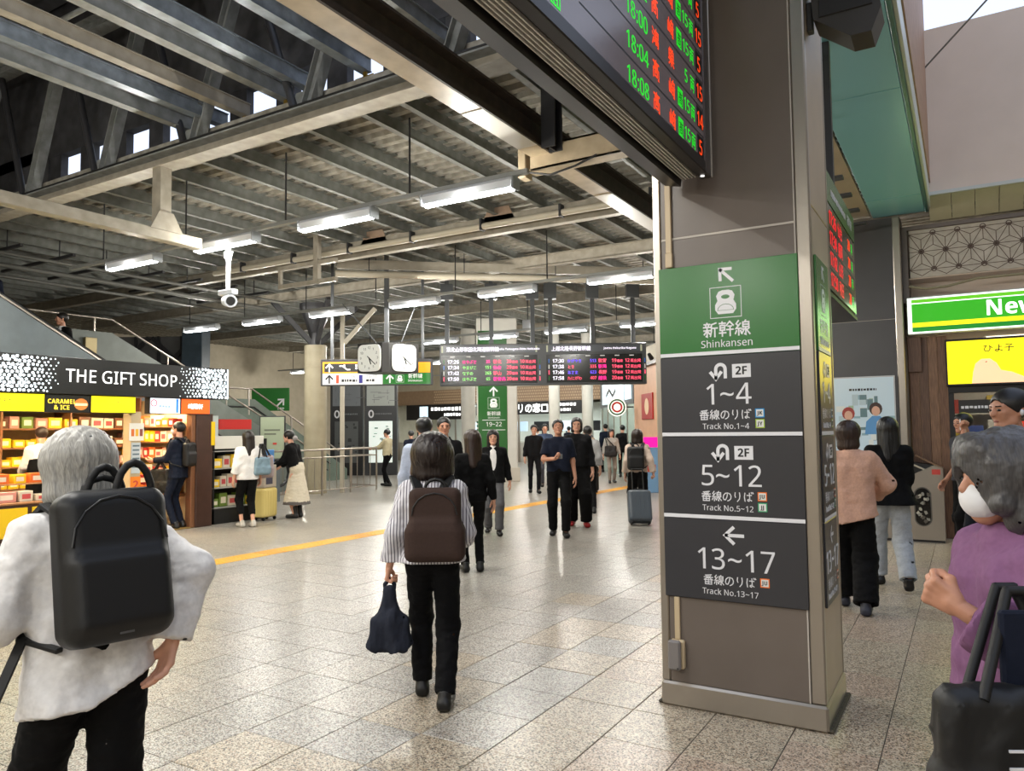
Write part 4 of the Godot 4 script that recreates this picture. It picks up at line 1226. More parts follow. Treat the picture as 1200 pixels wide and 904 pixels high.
	for q in [[0.28, 0.0], [0.30, 0.16], [0.33, 0.27], [0.40, 0.33], [0.50, 0.33], [0.57, 0.27], [0.62, 0.17], [0.74, 0.14], [0.86, 0.08], [0.92, 0.0]]:
		bd.append(Vector2(q[0], q[1]))
	part("sweet_picture", MB.new().flat(bd, 0.0512), glow("ad pink", Color(0.98, 0.80, 0.62), 0.85), ad)
	part("sweet_eye", MB.new().flat(PackedVector2Array([Vector2(0.44, 0.28), Vector2(0.47, 0.285), Vector2(0.46, 0.30)]), 0.0515), mats["mark ink"], ad)
	kanji(ad, "ひよ子", 0.60, 0.42, 0.0512, 0.10, mats["mark ink"], 1, 0.11, 1.15)
	area_light(ad, Vector3(0.63, 0.3, 0.06), Vector3.BACK, Vector2(1.2, 0.55), 0.9, Color(1.0, 0.9, 0.3))
	# dark shop window with a hanging menu under the lightbox
	var win := setting("window_1")
	part("frame", MB.new().span(Vector3(-0.20, 2.0, zf), Vector3(1.3, 2.09, zf - 0.06), 0.004), black, win)
	part("frame", MB.new().span(Vector3(-0.20, 0.0, zf), Vector3(-0.13, 2.0, zf - 0.06), 0.004), black, win)
	part("frame", MB.new().span(Vector3(0.55, 0.0, zf), Vector3(0.62, 2.0, zf - 0.06), 0.004), mats["stainless"], win)
	var gm := mat("shop glass", Color(0.10, 0.10, 0.10, 0.35), 0.05)
	gm.transparency = BaseMaterial3D.TRANSPARENCY_ALPHA
	part("pane", MB.new().span(Vector3(-0.13, 0.0, zf - 0.02), Vector3(0.55, 2.0, zf - 0.03)), gm, win)
	part("menu_print", MB.new().rect(-0.08, 1.72, 0.50, 1.90, zf - 0.018), mat("menu dark", Color(0.12, 0.11, 0.11), 0.4), win)
	small_print(win, -0.05, 1.80, zf - 0.016, 0.5, 0.04, mats["sign white"], 5)
	# shelving inside the store
	for k in 2:
		var su := thing("store_shelving", ["tall white store shelving against the convenience store's back wall", "tall white store shelving deeper along the convenience store's back wall"][k], "shelving", Vector3(0.9 + 3.0 * k, 0, -14.95))
		part("back_board", MB.new().span(Vector3(-1.3, 0, 0), Vector3(1.3, 2.1, 0.03)), mats["store white"], su)
		for y in [0.1, 0.55, 0.95, 1.35, 1.75]:
			part("shelf_board", MB.new().span(Vector3(-1.3, y - 0.025, 0.03), Vector3(1.3, y, 0.42), 0.004), mats["store white"], su)
			for i in 8:
				part("goods_block", MB.new().span(Vector3(-1.24 + 0.32 * i, y, 0.08), Vector3(-0.98 + 0.32 * i, y + 0.2 + 0.03 * ((i * 7 + int(y * 10)) % 4), 0.38), 0.01), mat("goods %d" % ((i + int(y * 20)) % 5), [Color(0.75, 0.2, 0.15), Color(0.2, 0.5, 0.25), Color(0.85, 0.75, 0.3), Color(0.3, 0.4, 0.7), Color(0.85, 0.85, 0.82)][(i + int(y * 20)) % 5], 0.4), su)
	# bins and ticket counter in front of the planks
	var steel := mats["stainless"] as Material
	var bin := thing("waste_bin", "stainless waste bin with an oval window beside the wooden cladding", "waste bin", Vector3(-0.52, 0, -11.56))
	part("body", MB.new().prism(PackedVector2Array([Vector2(-0.23, 0.03), Vector2(0.23, 0.03), Vector2(0.23, 0.98), Vector2(0.12, 1.02), Vector2(-0.23, 0.84)]), 0.44, Transform3D(Basis.IDENTITY, Vector3(0, 0, -0.44))), steel, bin)
	part("plinth", MB.new().span(Vector3(-0.22, 0, -0.43), Vector3(0.22, 0.03, -0.01)), black, bin)
	var ov := PackedVector2Array()
	for i in 24:
		var a := TAU * i / 24
		ov.append(Vector2(-0.02 + 0.10 * cos(a), 0.47 + 0.105 * sin(a) + (0.15 if sin(a) > 0 else -0.15)))
	part("window", MB.new().flat(ov, 0.002), mat("bin window", Color(0.12, 0.11, 0.10), 0.08), bin)
	var rng := RandomNumberGenerator.new()
	rng.seed = 9
	for i in 16:
		var c := Vector2(-0.02 + rng.randf_range(-0.07, 0.07), 0.47 + rng.randf_range(-0.2, 0.2))
		var pl := PackedVector2Array()
		for j in 6:
			pl.append(c + Vector2.from_angle(TAU * j / 6.0 + rng.randf() * 0.5) * rng.randf_range(0.015, 0.035))
		part("litter_piece", MB.new().flat(pl, 0.0025 + 0.0001 * i), mat("litter %d" % (i % 3), [Color(0.55, 0.54, 0.5), Color(0.35, 0.33, 0.3), Color(0.7, 0.68, 0.62)][i % 3], 0.2), bin)
	var ovr := PackedVector2Array(ov)
	ovr.append(ov[0])
	part("window_rim", MB.new().ribbon(ovr, 0.014, 0.004), mat("rim grey", Color(0.4, 0.39, 0.37), 0.4, 0.6), bin)
	part("lid_flap", MB.new().bar(Vector3(-0.235, 1.08, -0.2), Vector3(0.14, 0.90, -0.2), 0.3, 0.02, 0.004), mat("flap white", Color(0.72, 0.68, 0.60), 0.4), bin)
	part("lid_flap", MB.new().bar(Vector3(-0.1, 1.15, -0.3), Vector3(0.2, 0.98, -0.3), 0.2, 0.02, 0.004), mat("flap tan", Color(0.50, 0.38, 0.28), 0.4), bin)
	part("hood", MB.new().prism(PackedVector2Array([Vector2(-0.23, 0.84), Vector2(0.12, 1.02), Vector2(-0.2, 1.06), Vector2(-0.24, 1.0)]), 0.3, Transform3D(Basis.IDENTITY, Vector3(0, 0, -0.42))), black, bin)
	part("bin_label", MB.new().rect(0.10, 0.90, 0.2, 0.97, 0.002), mat("label red", Color(0.75, 0.25, 0.22), 0.4), bin)
	var mc := thing("coin_machine", "stainless cabinet with a blue dispenser front beside the waste bin", "machine", Vector3(-1.05, 0, -11.5))
	part("body", MB.new().span(Vector3(-0.30, 0.03, -0.38), Vector3(0.28, 0.86, 0), 0.008), steel, mc)
	part("plinth", MB.new().span(Vector3(-0.29, 0, -0.37), Vector3(0.27, 0.03, -0.01)), black, mc)
	part("blue_front", MB.new().span(Vector3(-0.02, 0.88, -0.3), Vector3(0.26, 1.16, -0.02), 0.008), mat("machine blue", Color(0.16, 0.42, 0.78), 0.3), mc)
	part("white_top", MB.new().span(Vector3(-0.03, 1.16, -0.32), Vector3(0.27, 1.28, -0.01), 0.008), mat("machine white", Color(0.80, 0.83, 0.86), 0.35), mc)
	part("slot", MB.new().span(Vector3(0.04, 0.95, -0.02), Vector3(0.14, 1.08, -0.012)), black, mc)
	part("slot", MB.new().span(Vector3(0.17, 0.93, -0.02), Vector3(0.21, 1.10, -0.012)), black, mc)
	part("notice", MB.new().rect(0.15, 0.66, 0.24, 0.80, 0.001), mats["machine white"], mc)
	# skylight bars over the atrium and a stay cable
	var sk := thing("skylight_frame", "thin steel glazing bars under the open sky", "skylight frame", Vector3(0, 8.3, 0))
	for i in 4:
		part("bar", MB.new().bar(Vector3(-0.3, 0, 2.0 - 3.6 * i), Vector3(7.4, 0, 2.0 - 3.6 * i), 0.05, 0.09), mats["steel grey"], sk)
	part("stay_cable", MB.new().tube(Vector3(-0.34, -1.9, -11.55), Vector3(2.6, -0.1, -9.2), 0.012, 0.012, 6), mats["steel grey"], sk)
	# lights inside the store
	var sl := thing("store_lamp", "flat lamp panel in the convenience store ceiling", "ceiling lamp", Vector3(1.5, 2.83, -13.3))
	part("panel", MB.new().box(Vector3(0, 0, 0), Vector3(2.4, 0.03, 0.6), 0.006), glow("panel lit", Color(1.0, 0.97, 0.9), 2.0), sl)
	area_light(sl, Vector3(0, -0.03, 0), Vector3.DOWN, Vector2(2.3, 0.55), 8.0, Color(1.0, 0.96, 0.88))

func wood_mat() -> Array:
	var out := []
	for i in 3:
		var key := "timber %d" % i
		if not mats.has(key):
			var m := mat(key, [Color(0.52, 0.38, 0.28), Color(0.45, 0.33, 0.25), Color(0.57, 0.43, 0.32)][i], 0.5)
			var n := noise_tex(0.03, Color(0.62, 0.58, 0.55), Color(1, 1, 1), 256, FastNoiseLite.TYPE_SIMPLEX, 4, 5)
			triplanar(m, n, 1.0)
			m.uv1_scale = Vector3(9.0, 0.45, 9.0)
			m.uv1_offset = Vector3(0.31 * i, 0.17 * i, 0)
		out.append(mats[key])
	return out

# ================================================================ the gift shop on the left
# local x runs away along the hall, local z faces the concourse, front at z = 0
func build_gift_shop() -> void:
	var black := mat("fascia black", Color(0.055, 0.06, 0.068), 0.4)
	var cream := mottled("shop cream", Color(0.78, 0.70, 0.56), 0.08, 0.6, 0.5)
	var brown := mottled("shop brown", Color(0.27, 0.17, 0.13), 0.15, 0.8, 0.4)
	var O := Vector3(-10.9, 0, 0)
	var sh := setting("wall_gift_shop")
	sh.position = O
	sh.rotation.y = PI / 2
	part("back", MB.new().span(Vector3(1.5, 0, -2.35), Vector3(8.4, 2.65, -2.5)), cream, sh)
	part("side", MB.new().span(Vector3(8.28, 0, -2.35), Vector3(8.40, 2.15, -0.35)), cream, sh)
	part("side", MB.new().span(Vector3(1.5, 0, -2.35), Vector3(1.62, 2.65, -0.1)), cream, sh)
	part("shop_ceiling", MB.new().span(Vector3(1.5, 2.30, -2.4), Vector3(8.4, 2.40, -0.12)), mat("shop ceiling", Color(0.75, 0.70, 0.6), 0.6), sh)
	part("corner_post", MB.new().span(Vector3(8.06, 0, -0.30), Vector3(8.38, 1.88, -0.06), 0.008), brown, sh)
	part("post_edge", MB.new().span(Vector3(7.98, 0, -0.22), Vector3(8.06, 1.88, -0.08), 0.006), mat("post copper", Color(0.55, 0.38, 0.27), 0.35, 0.5), sh)
	part("door_track", MB.new().span(Vector3(7.0, 0, -0.24), Vector3(8.06, 0.02, -0.08), 0.004), mat("track brass", Color(0.62, 0.52, 0.3), 0.35, 0.6), sh)
	part("divider_post", MB.new().span(Vector3(6.93, 0, -0.30), Vector3(7.10, 1.9, -0.10), 0.006), cream, sh)
	part("plinth", MB.new().span(Vector3(1.6, 0, -0.62), Vector3(6.9, 0.10, -0.2)), black, sh)
	part("yellow_tab", MB.new().rect(8.34, 1.35, 8.42, 1.75, -0.055), mat("tab yellow", Color(0.9, 0.75, 0.05), 0.4), sh)
	# fascia
	var f := thing("shop_fascia", "long black fascia reading the gift shop with glowing lace patterns at both ends", "shop sign", O + Vector3(0.0, 0, 0), PI / 2)
	part("board", MB.new().span(Vector3(1.5, 2.13, -0.25), Vector3(8.62, 2.655, 0), 0.004), black, f)
	part("end_cap", MB.new().span(Vector3(8.60, 2.135, -0.25), Vector3(8.63, 2.65, 0.004), 0.003), glow("lace edge", Color(0.85, 0.9, 0.95), 0.8), f)
	words(f, "THE GIFT SHOP", 6.76, 2.395, 0.002, 0.185, glow("gift letters", Color(1, 1, 1), 1.1), 1, false, 1.0)
	var dots := MB.new()
	var rng := RandomNumberGenerator.new()
	rng.seed = 5
	for zone in [[1.55, 5.80, 1], [7.70, 8.60, -1]]:
		var row := 0
		var y := 2.165
		while y < 2.64:
			var x: float = zone[0] + (0.036 if row % 2 == 1 else 0.0)
			while x < zone[1]:
				var e: float = (zone[1] - x) / 0.45 if zone[2] == 1 else (x - zone[0]) / 0.45
				var s := 0.0265 * clampf(0.35 + 0.65 * e, 0.25, 1.0)
				if e > 0.25 or rng.randf() < 0.75:
					var o := PackedVector2Array()
					var c := Vector2(x + rng.randf_range(-0.012, 0.012), y + rng.randf_range(-0.01, 0.01))
					var k := rng.randi_range(4, 6)
					var st := rng.randf() * TAU
					for i in k:
						o.append(c + Vector2.from_angle(st + TAU * i / k) * s * rng.randf_range(0.85, 1.12))
					for i in range(1, k - 1):
						dots.tri(Vector3(o[0].x, o[0].y, 0.003), Vector3(o[i].x, o[i].y, 0.003), Vector3(o[i + 1].x, o[i + 1].y, 0.003), Vector3.BACK)
				x += 0.062
			y += 0.050
			row += 1
	var dp := part("lace_pattern", dots, glow("lace lit", Color(0.92, 0.97, 1.0), 1.15), f)
	dp.set_meta("kind", "stuff")
	# lit advertisements under the fascia
	var ads := [
		[4.2, 5.63, Color(0.95, 0.90, 0.03), 1.0, "plain lit yellow advertising panel under the lace end of the fascia"],
		[5.64, 6.26, Color(0.10, 0.09, 0.06), 0.2, "dark caramel advertising panel with yellow lettering and a biscuit picture"],
		[6.27, 6.97, Color(0.97, 0.92, 0.04), 1.0, "plain lit yellow advertising panel beside the caramel one"],
		[7.20, 7.74, Color(0.90, 0.93, 0.97), 0.9, "lit white and blue advertising panel over the shop's doorway"],
		[7.75, 8.30, Color(0.93, 0.36, 0.08), 0.8, "lit orange advertising panel with white characters by the corner post"]]
	for i in ads.size():
		var a: Array = ads[i]
		var t := thing("lit_panel", a[4], "lit sign", O + Vector3(-0.04, 1.87, 0), PI / 2)
		part("case", MB.new().span(Vector3(a[0], 0, -0.14), Vector3(a[1], 0.255, -0.004), 0.004), black, t)
		part("face", MB.new().rect(a[0] + 0.008, 0.01, a[1] - 0.008, 0.248, -0.003), glow("gift ad %d" % i, a[2], a[3]), t)
		if i == 1:
			var yl := glow("caramel letters", Color(0.98, 0.85, 0.25), 0.9)
			words(t, "CARAMEL", 5.86, 0.155, -0.001, 0.062, yl, 1, true)
			words(t, "& ICE", 5.86, 0.07, -0.001, 0.062, yl, 1, true)
			var o := PackedVector2Array()
			for k in 16:
				o.append(Vector2(6.13 + 0.10 * cos(TAU * k / 16), 0.12 + 0.085 * sin(TAU * k / 16)))
			part("biscuit_picture", MB.new().flat(o, -0.0015), glow("biscuit", Color(0.75, 0.45, 0.2), 0.7), t)
			part("filling_picture", MB.new().rect(6.04, 0.10, 6.22, 0.135, -0.001), glow("biscuit cream", Color(0.95, 0.85, 0.62), 0.8), t)
		elif i == 3:
			part("blue_edge", MB.new().rect(7.66, 0.02, 7.70, 0.24, -0.002), glow("ad blue", Color(0.15, 0.45, 0.85), 0.9), t)
			var o := PackedVector2Array()
			for k in 13:
				o.append(Vector2(7.27 + 0.05 * cos(TAU * k / 12), 0.17 + 0.05 * sin(TAU * k / 12)))
			part("red_ring", MB.new().ribbon(o, 0.016, -0.002), glow("ad red", Color(0.85, 0.1, 0.2), 0.8), t)
			small_print(t, 7.36, 0.12, -0.002, 0.22, 0.04, glow("ad grey", Color(0.55, 0.65, 0.8), 0.7), 6)
		elif i == 4:
			kanji(t, "崎陽軒", 8.02, 0.085, -0.002, 0.09, glow("ad white", Color(1, 1, 1), 1.2), 1, 0.12)
		elif i == 0 or i == 2:
			var mx: float = (a[0] + a[1]) * 0.5 + (0.2 if i == 0 else 0.0)
			kanji(t, "ひよ子", mx, 0.13, -0.002, 0.06, mats["mark ink"], 1, 0.1)
	area_light(f, Vector3(5.2, 2.0, 0.03), Vector3(0, 0, 1), Vector2(6.2, 0.3), 3.0, Color(1.0, 0.95, 0.6))
	# lamps under the shop ceiling
	for k in 2:
		var l := thing("strip_lamp", ["warm strip lamp over the gift shop's counter", "warm strip lamp over the gift shop's doorway"][k], "strip lamp", O + Vector3(-0.75, 2.27, [-4.6, -7.55][k]), PI / 2)
		part("body", MB.new().box(Vector3(0, 0.02, 0), Vector3([3.6, 1.1][k], 0.03, 0.14), 0.006), mats["fitting white"], l)
		part("diffuser", MB.new().box(Vector3(0, -0.005, 0), Vector3([3.5, 1.0][k], 0.02, 0.1), 0.004), glow("strip lit", Color(1.0, 0.93, 0.8), 8.0), l)
		area_light(l, Vector3(0, -0.02, 0), Vector3.DOWN, Vector2([3.4, 1.0][k], 0.1), [14.0, 9.0][k], Color(1.0, 0.90, 0.72))
	# shelving along the back and the counter in front
	var shelf := thing("wall_shelving", "cream wall shelving filled with sweets boxes at the back of the gift shop", "shelving", O + Vector3(-1.75, 0, 0), PI / 2)
	part("back_board", MB.new().span(Vector3(3.2, 0.1, -0.58), Vector3(8.2, 2.2, -0.55)), cream, shelf)
	for y in [0.36, 0.72, 1.06, 1.36, 1.66, 1.96]:
		part("shelf_board", MB.new().span(Vector3(3.2, y - 0.025, -0.55), Vector3(8.2, y, -0.08), 0.003), mottled("shelf wood", Color(0.62, 0.42, 0.26), 0.15, 1.0, 0.5), shelf)
	for x in [3.2, 4.6, 5.9, 6.95, 8.17]:
		part("upright", MB.new().span(Vector3(x, 0.05, -0.55), Vector3(x + 0.03, 2.2, -0.06)), mats["shelf wood"], shelf)
	var ctr := thing("display_counter", "low display counter with a yellow front in the gift shop opening", "counter", O + Vector3(-0.25, 0, 0), PI / 2)
	part("body", MB.new().span(Vector3(3.0, 0.10, -0.60), Vector3(6.88, 0.60, -0.02), 0.006), brown, ctr)
	part("top", MB.new().span(Vector3(2.98, 0.60, -0.62), Vector3(6.90, 0.63, 0.0), 0.005), mats["shelf wood"], ctr)
	for k in 6:
		part("yellow_front", MB.new().span(Vector3(3.05 + 0.64 * k, 0.16, -0.02), Vector3(3.63 + 0.64 * k, 0.56, -0.006), 0.003), mat("front yellow", Color(0.90, 0.74, 0.10), 0.4), ctr)
	part("glass_shelf", MB.new().span(Vector3(3.0, 0.86, -0.55), Vector3(6.88, 0.875, -0.2), 0.003), mats["shelf wood"], ctr)
	for x in [3.1, 4.9, 6.8]:
		part("shelf_leg", MB.new().tube(Vector3(x, 0.63, -0.4), Vector3(x, 0.865, -0.4), 0.012, 0.012, 6), mats["stainless"], ctr)
	# sweets boxes, one kind each
	var pal := {
		"teal": Color(0.30, 0.46, 0.46), "white": Color(0.82, 0.78, 0.70), "yellow": Color(0.90, 0.74, 0.10), "green": Color(0.42, 0.52, 0.20), "pink": Color(0.82, 0.56, 0.50),
		"orange": Color(0.85, 0.42, 0.16), "red": Color(0.70, 0.18, 0.15), "brown": Color(0.42, 0.27, 0.17)}
	var protos := {}
	var labelm := mat("box label", Color(0.88, 0.84, 0.76), 0.4)
	var levels := [["bottom", 0.36, 0.24], ["second", 0.72, 0.20], ["third", 1.06, 0.17], ["fourth", 1.36, 0.17], ["top", 1.66, 0.2]]
	rng.seed = 31
	var placed := {}
	var put := func(kind: String, pos: Vector3, size: Vector3, where: String, turn := PI / 2) -> void:
		var label := "%s sweets box %s" % [kind, where]
		if not protos.has(kind):
			var t := thing("sweets_box", label, "box", pos, PI / 2, "%s sweets boxes %s" % [kind, where])
			part("carton", MB.new().box(Vector3(0, 0.5, 0), Vector3(1, 1, 1), 0.03), mat("carton " + kind, pal[kind], 0.4), t)
			part("label", MB.new().rect(-0.32, 0.25, 0.32, 0.72, 0.508), labelm if kind != "white" else mat("label rose", Color(0.75, 0.3, 0.3), 0.4), t)
			t.rotation.y = turn
			t.scale = size
			protos[kind] = t
			placed[label] = [t]
		else:
			var c := copy_of(protos[kind], pos, turn, label)
			c.set_meta("group", "%s sweets boxes %s" % [kind, where])
			c.scale = size
			if not placed.has(label):
				placed[label] = []
			placed[label].append(c)
	for lv in levels:
		var x := 3.3
		while x < 8.05:
			var kinds: Array = ["teal", "white", "teal", "brown"] if x < 5.0 else (["yellow", "white", "brown", "orange"] if x < 5.9 else (["yellow", "green", "white", "pink", "yellow"] if x < 6.9 else ["orange", "brown", "red", "pink", "white"]))
			var kind: String = kinds[rng.randi() % kinds.size()]
			var w := rng.randf_range(0.13, 0.22)
			if x + w > 8.1:
				break
			var h: float = lv[2] * rng.randf_range(0.6, 1.0)
			put.call(kind, O + Vector3(-1.75 - 0.20, lv[1] + 0.001, -(x + w / 2)), Vector3(w, h, 0.2), "on the gift shop's %s back shelf" % lv[0])
			x += w + rng.randf_range(0.012, 0.04)
	var x2 := 3.1
	while x2 < 6.75:
		var kind: String = ["yellow", "orange", "yellow", "white", "pink"][rng.randi() % 5]
		var w := rng.randf_range(0.16, 0.26)
		put.call(kind, O + Vector3(-0.25 - 0.22, 0.631, -(x2 + w / 2)), Vector3(w, rng.randf_range(0.07, 0.15), 0.2), "on the gift shop's low counter")
		put.call(["yellow", "white", "orange"][rng.randi() % 3], O + Vector3(-0.25 - 0.38, 0.876, -(x2 + w / 2)), Vector3(w * 0.9, rng.randf_range(0.08, 0.2), 0.16), "on the counter's raised shelf")
		x2 += w + 0.04
	# stacked boxes in the doorway booth
	for k in 5:
		for j in 3:
			put.call(["red", "white", "orange"][(k + j) % 3], O + Vector3(-1.2, 0.02 + 0.17 * k, -7.25 - 0.27 * j), Vector3(0.24, 0.165, 0.3), "stacked in the shop doorway")
	# side shelving that closes the doorway booth, facing the hall's near end
	var sd := thing("side_shelving", "cream side shelving full of bright packets behind the gift shop doorway", "shelving", O + Vector3(0, 0, -8.0))
	part("back_board", MB.new().span(Vector3(-2.3, 0.1, -0.25), Vector3(-0.4, 2.1, -0.22)), cream, sd)
	for y in [0.55, 0.85, 1.15, 1.42, 1.68]:
		part("shelf_board", MB.new().span(Vector3(-2.3, y - 0.02, -0.22), Vector3(-0.42, y, 0.06), 0.003), mats["shelf wood"], sd)
		var xs := -2.2
		while xs < -0.6:
			var w := rng.randf_range(0.11, 0.19)
			put.call(["orange", "red", "white", "yellow", "pink"][rng.randi() % 5], O + Vector3(xs + w / 2, y + 0.001, -8.0 - 0.08), Vector3(w, rng.randf_range(0.12, 0.2), 0.18), "on the doorway's %s side shelf" % {0.55: "bottom", 0.85: "second", 1.15: "third", 1.42: "fourth", 1.68: "top"}[y], 0.0)
			xs += w + 0.02
	var tb := thing("paper_notice", "white printed notice with small pictures on the gift shop's divider post", "notice", O + Vector3(-0.09, 0, 0), PI / 2)
	part("sheet", MB.new().rect(6.94, 0.95, 7.09, 1.42, 0.0), mat("notice paper", Color(0.72, 0.75, 0.76), 0.5), tb)
	part("sheet_top", MB.new().rect(6.90, 1.45, 7.14, 1.72, 0.002), mat("notice white", Color(0.85, 0.84, 0.8), 0.5), tb)
	for k in 3:
		part("picture", MB.new().rect(6.93 + 0.07 * k, 1.52, 6.98 + 0.07 * k, 1.63, 0.003), mat("notice pic %d" % k, [Color(0.8, 0.4, 0.15), Color(0.85, 0.65, 0.2), Color(0.5, 0.25, 0.2)][k], 0.5), tb)
	part("number_sheet", MB.new().rect(6.93, 0.62, 7.10, 0.90, 0.002), mat("notice orange", Color(0.90, 0.50, 0.12), 0.5), tb)
	words(tb, "2", 7.015, 0.77, 0.003, 0.13, mats["label red"], 1, true)
	for k in 6:
		part("print_line", MB.new().rect(6.96, 1.36 - 0.065 * k, 7.07, 1.385 - 0.065 * k, 0.001), mat("notice ink", Color(0.35, 0.42, 0.45), 0.5), tb)
	# open rack outside the shop's end wall
	var rk := thing("display_rack", "black open display rack with packets just outside the gift shop's end wall", "display rack", O + Vector3(-0.12, 0, 0), PI / 2)
	part("back", MB.new().span(Vector3(8.45, 0.0, -0.45), Vector3(9.6, 1.45, -0.42)), black, rk)
	for y in [0.28, 0.62, 0.95, 1.25]:
		part("shelf_board", MB.new().span(Vector3(8.45, y - 0.02, -0.42), Vector3(9.6, y, -0.02), 0.003), mat("rack white", Color(0.62, 0.62, 0.6), 0.4), rk)
	for x in [8.45, 9.57]:
		part("upright", MB.new().span(Vector3(x, 0, -0.45), Vector3(x + 0.03, 1.45, -0.02)), black, rk)
	part("base", MB.new().span(Vector3(8.45, 0, -0.45), Vector3(9.6, 0.25, -0.02)), black, rk)
	part("red_header", MB.new().span(Vector3(8.75, 1.62, -0.30), Vector3(9.45, 1.80, -0.26)), mat("header red", Color(0.72, 0.12, 0.10), 0.4), rk)
	part("white_header", MB.new().span(Vector3(8.50, 1.45, -0.30), Vector3(8.73, 1.86, -0.26)), mat("header white", Color(0.75, 0.79, 0.78), 0.4), rk)
	part("white_tray", MB.new().span(Vector3(8.48, 1.28, -0.40), Vector3(9.56, 1.50, -0.05), 0.005), mats["notice white"], rk)
	var pk: Node3D = null
	for y in [0.28, 0.62, 0.95]:
		var x := 8.52
		while x < 9.5:
			var w := rng.randf_range(0.11, 0.19)
			var yellow: bool = rng.randf() < 0.4
			put.call("yellow" if yellow else ("white" if rng.randf() < 0.6 else "green"), O + Vector3(-0.12 - 0.2, y + 0.001, -(x + w / 2)), Vector3(w, rng.randf_range(0.13, 0.24), 0.16), "on the black rack's %s shelf" % {0.28: "bottom", 0.62: "middle", 0.95: "upper"}[y])
			x += w + 0.02
	for key in placed:
		var all: Array = placed[key]
		if all.size() > 1:
			for i in all.size():
				var nth: int = all.size() - 1 - i
				all[i].set_meta("label", "%s %s" % [ORDINAL[mini(nth, 15)], String(key).replace("sweets box", "sweets box from the corner post")])

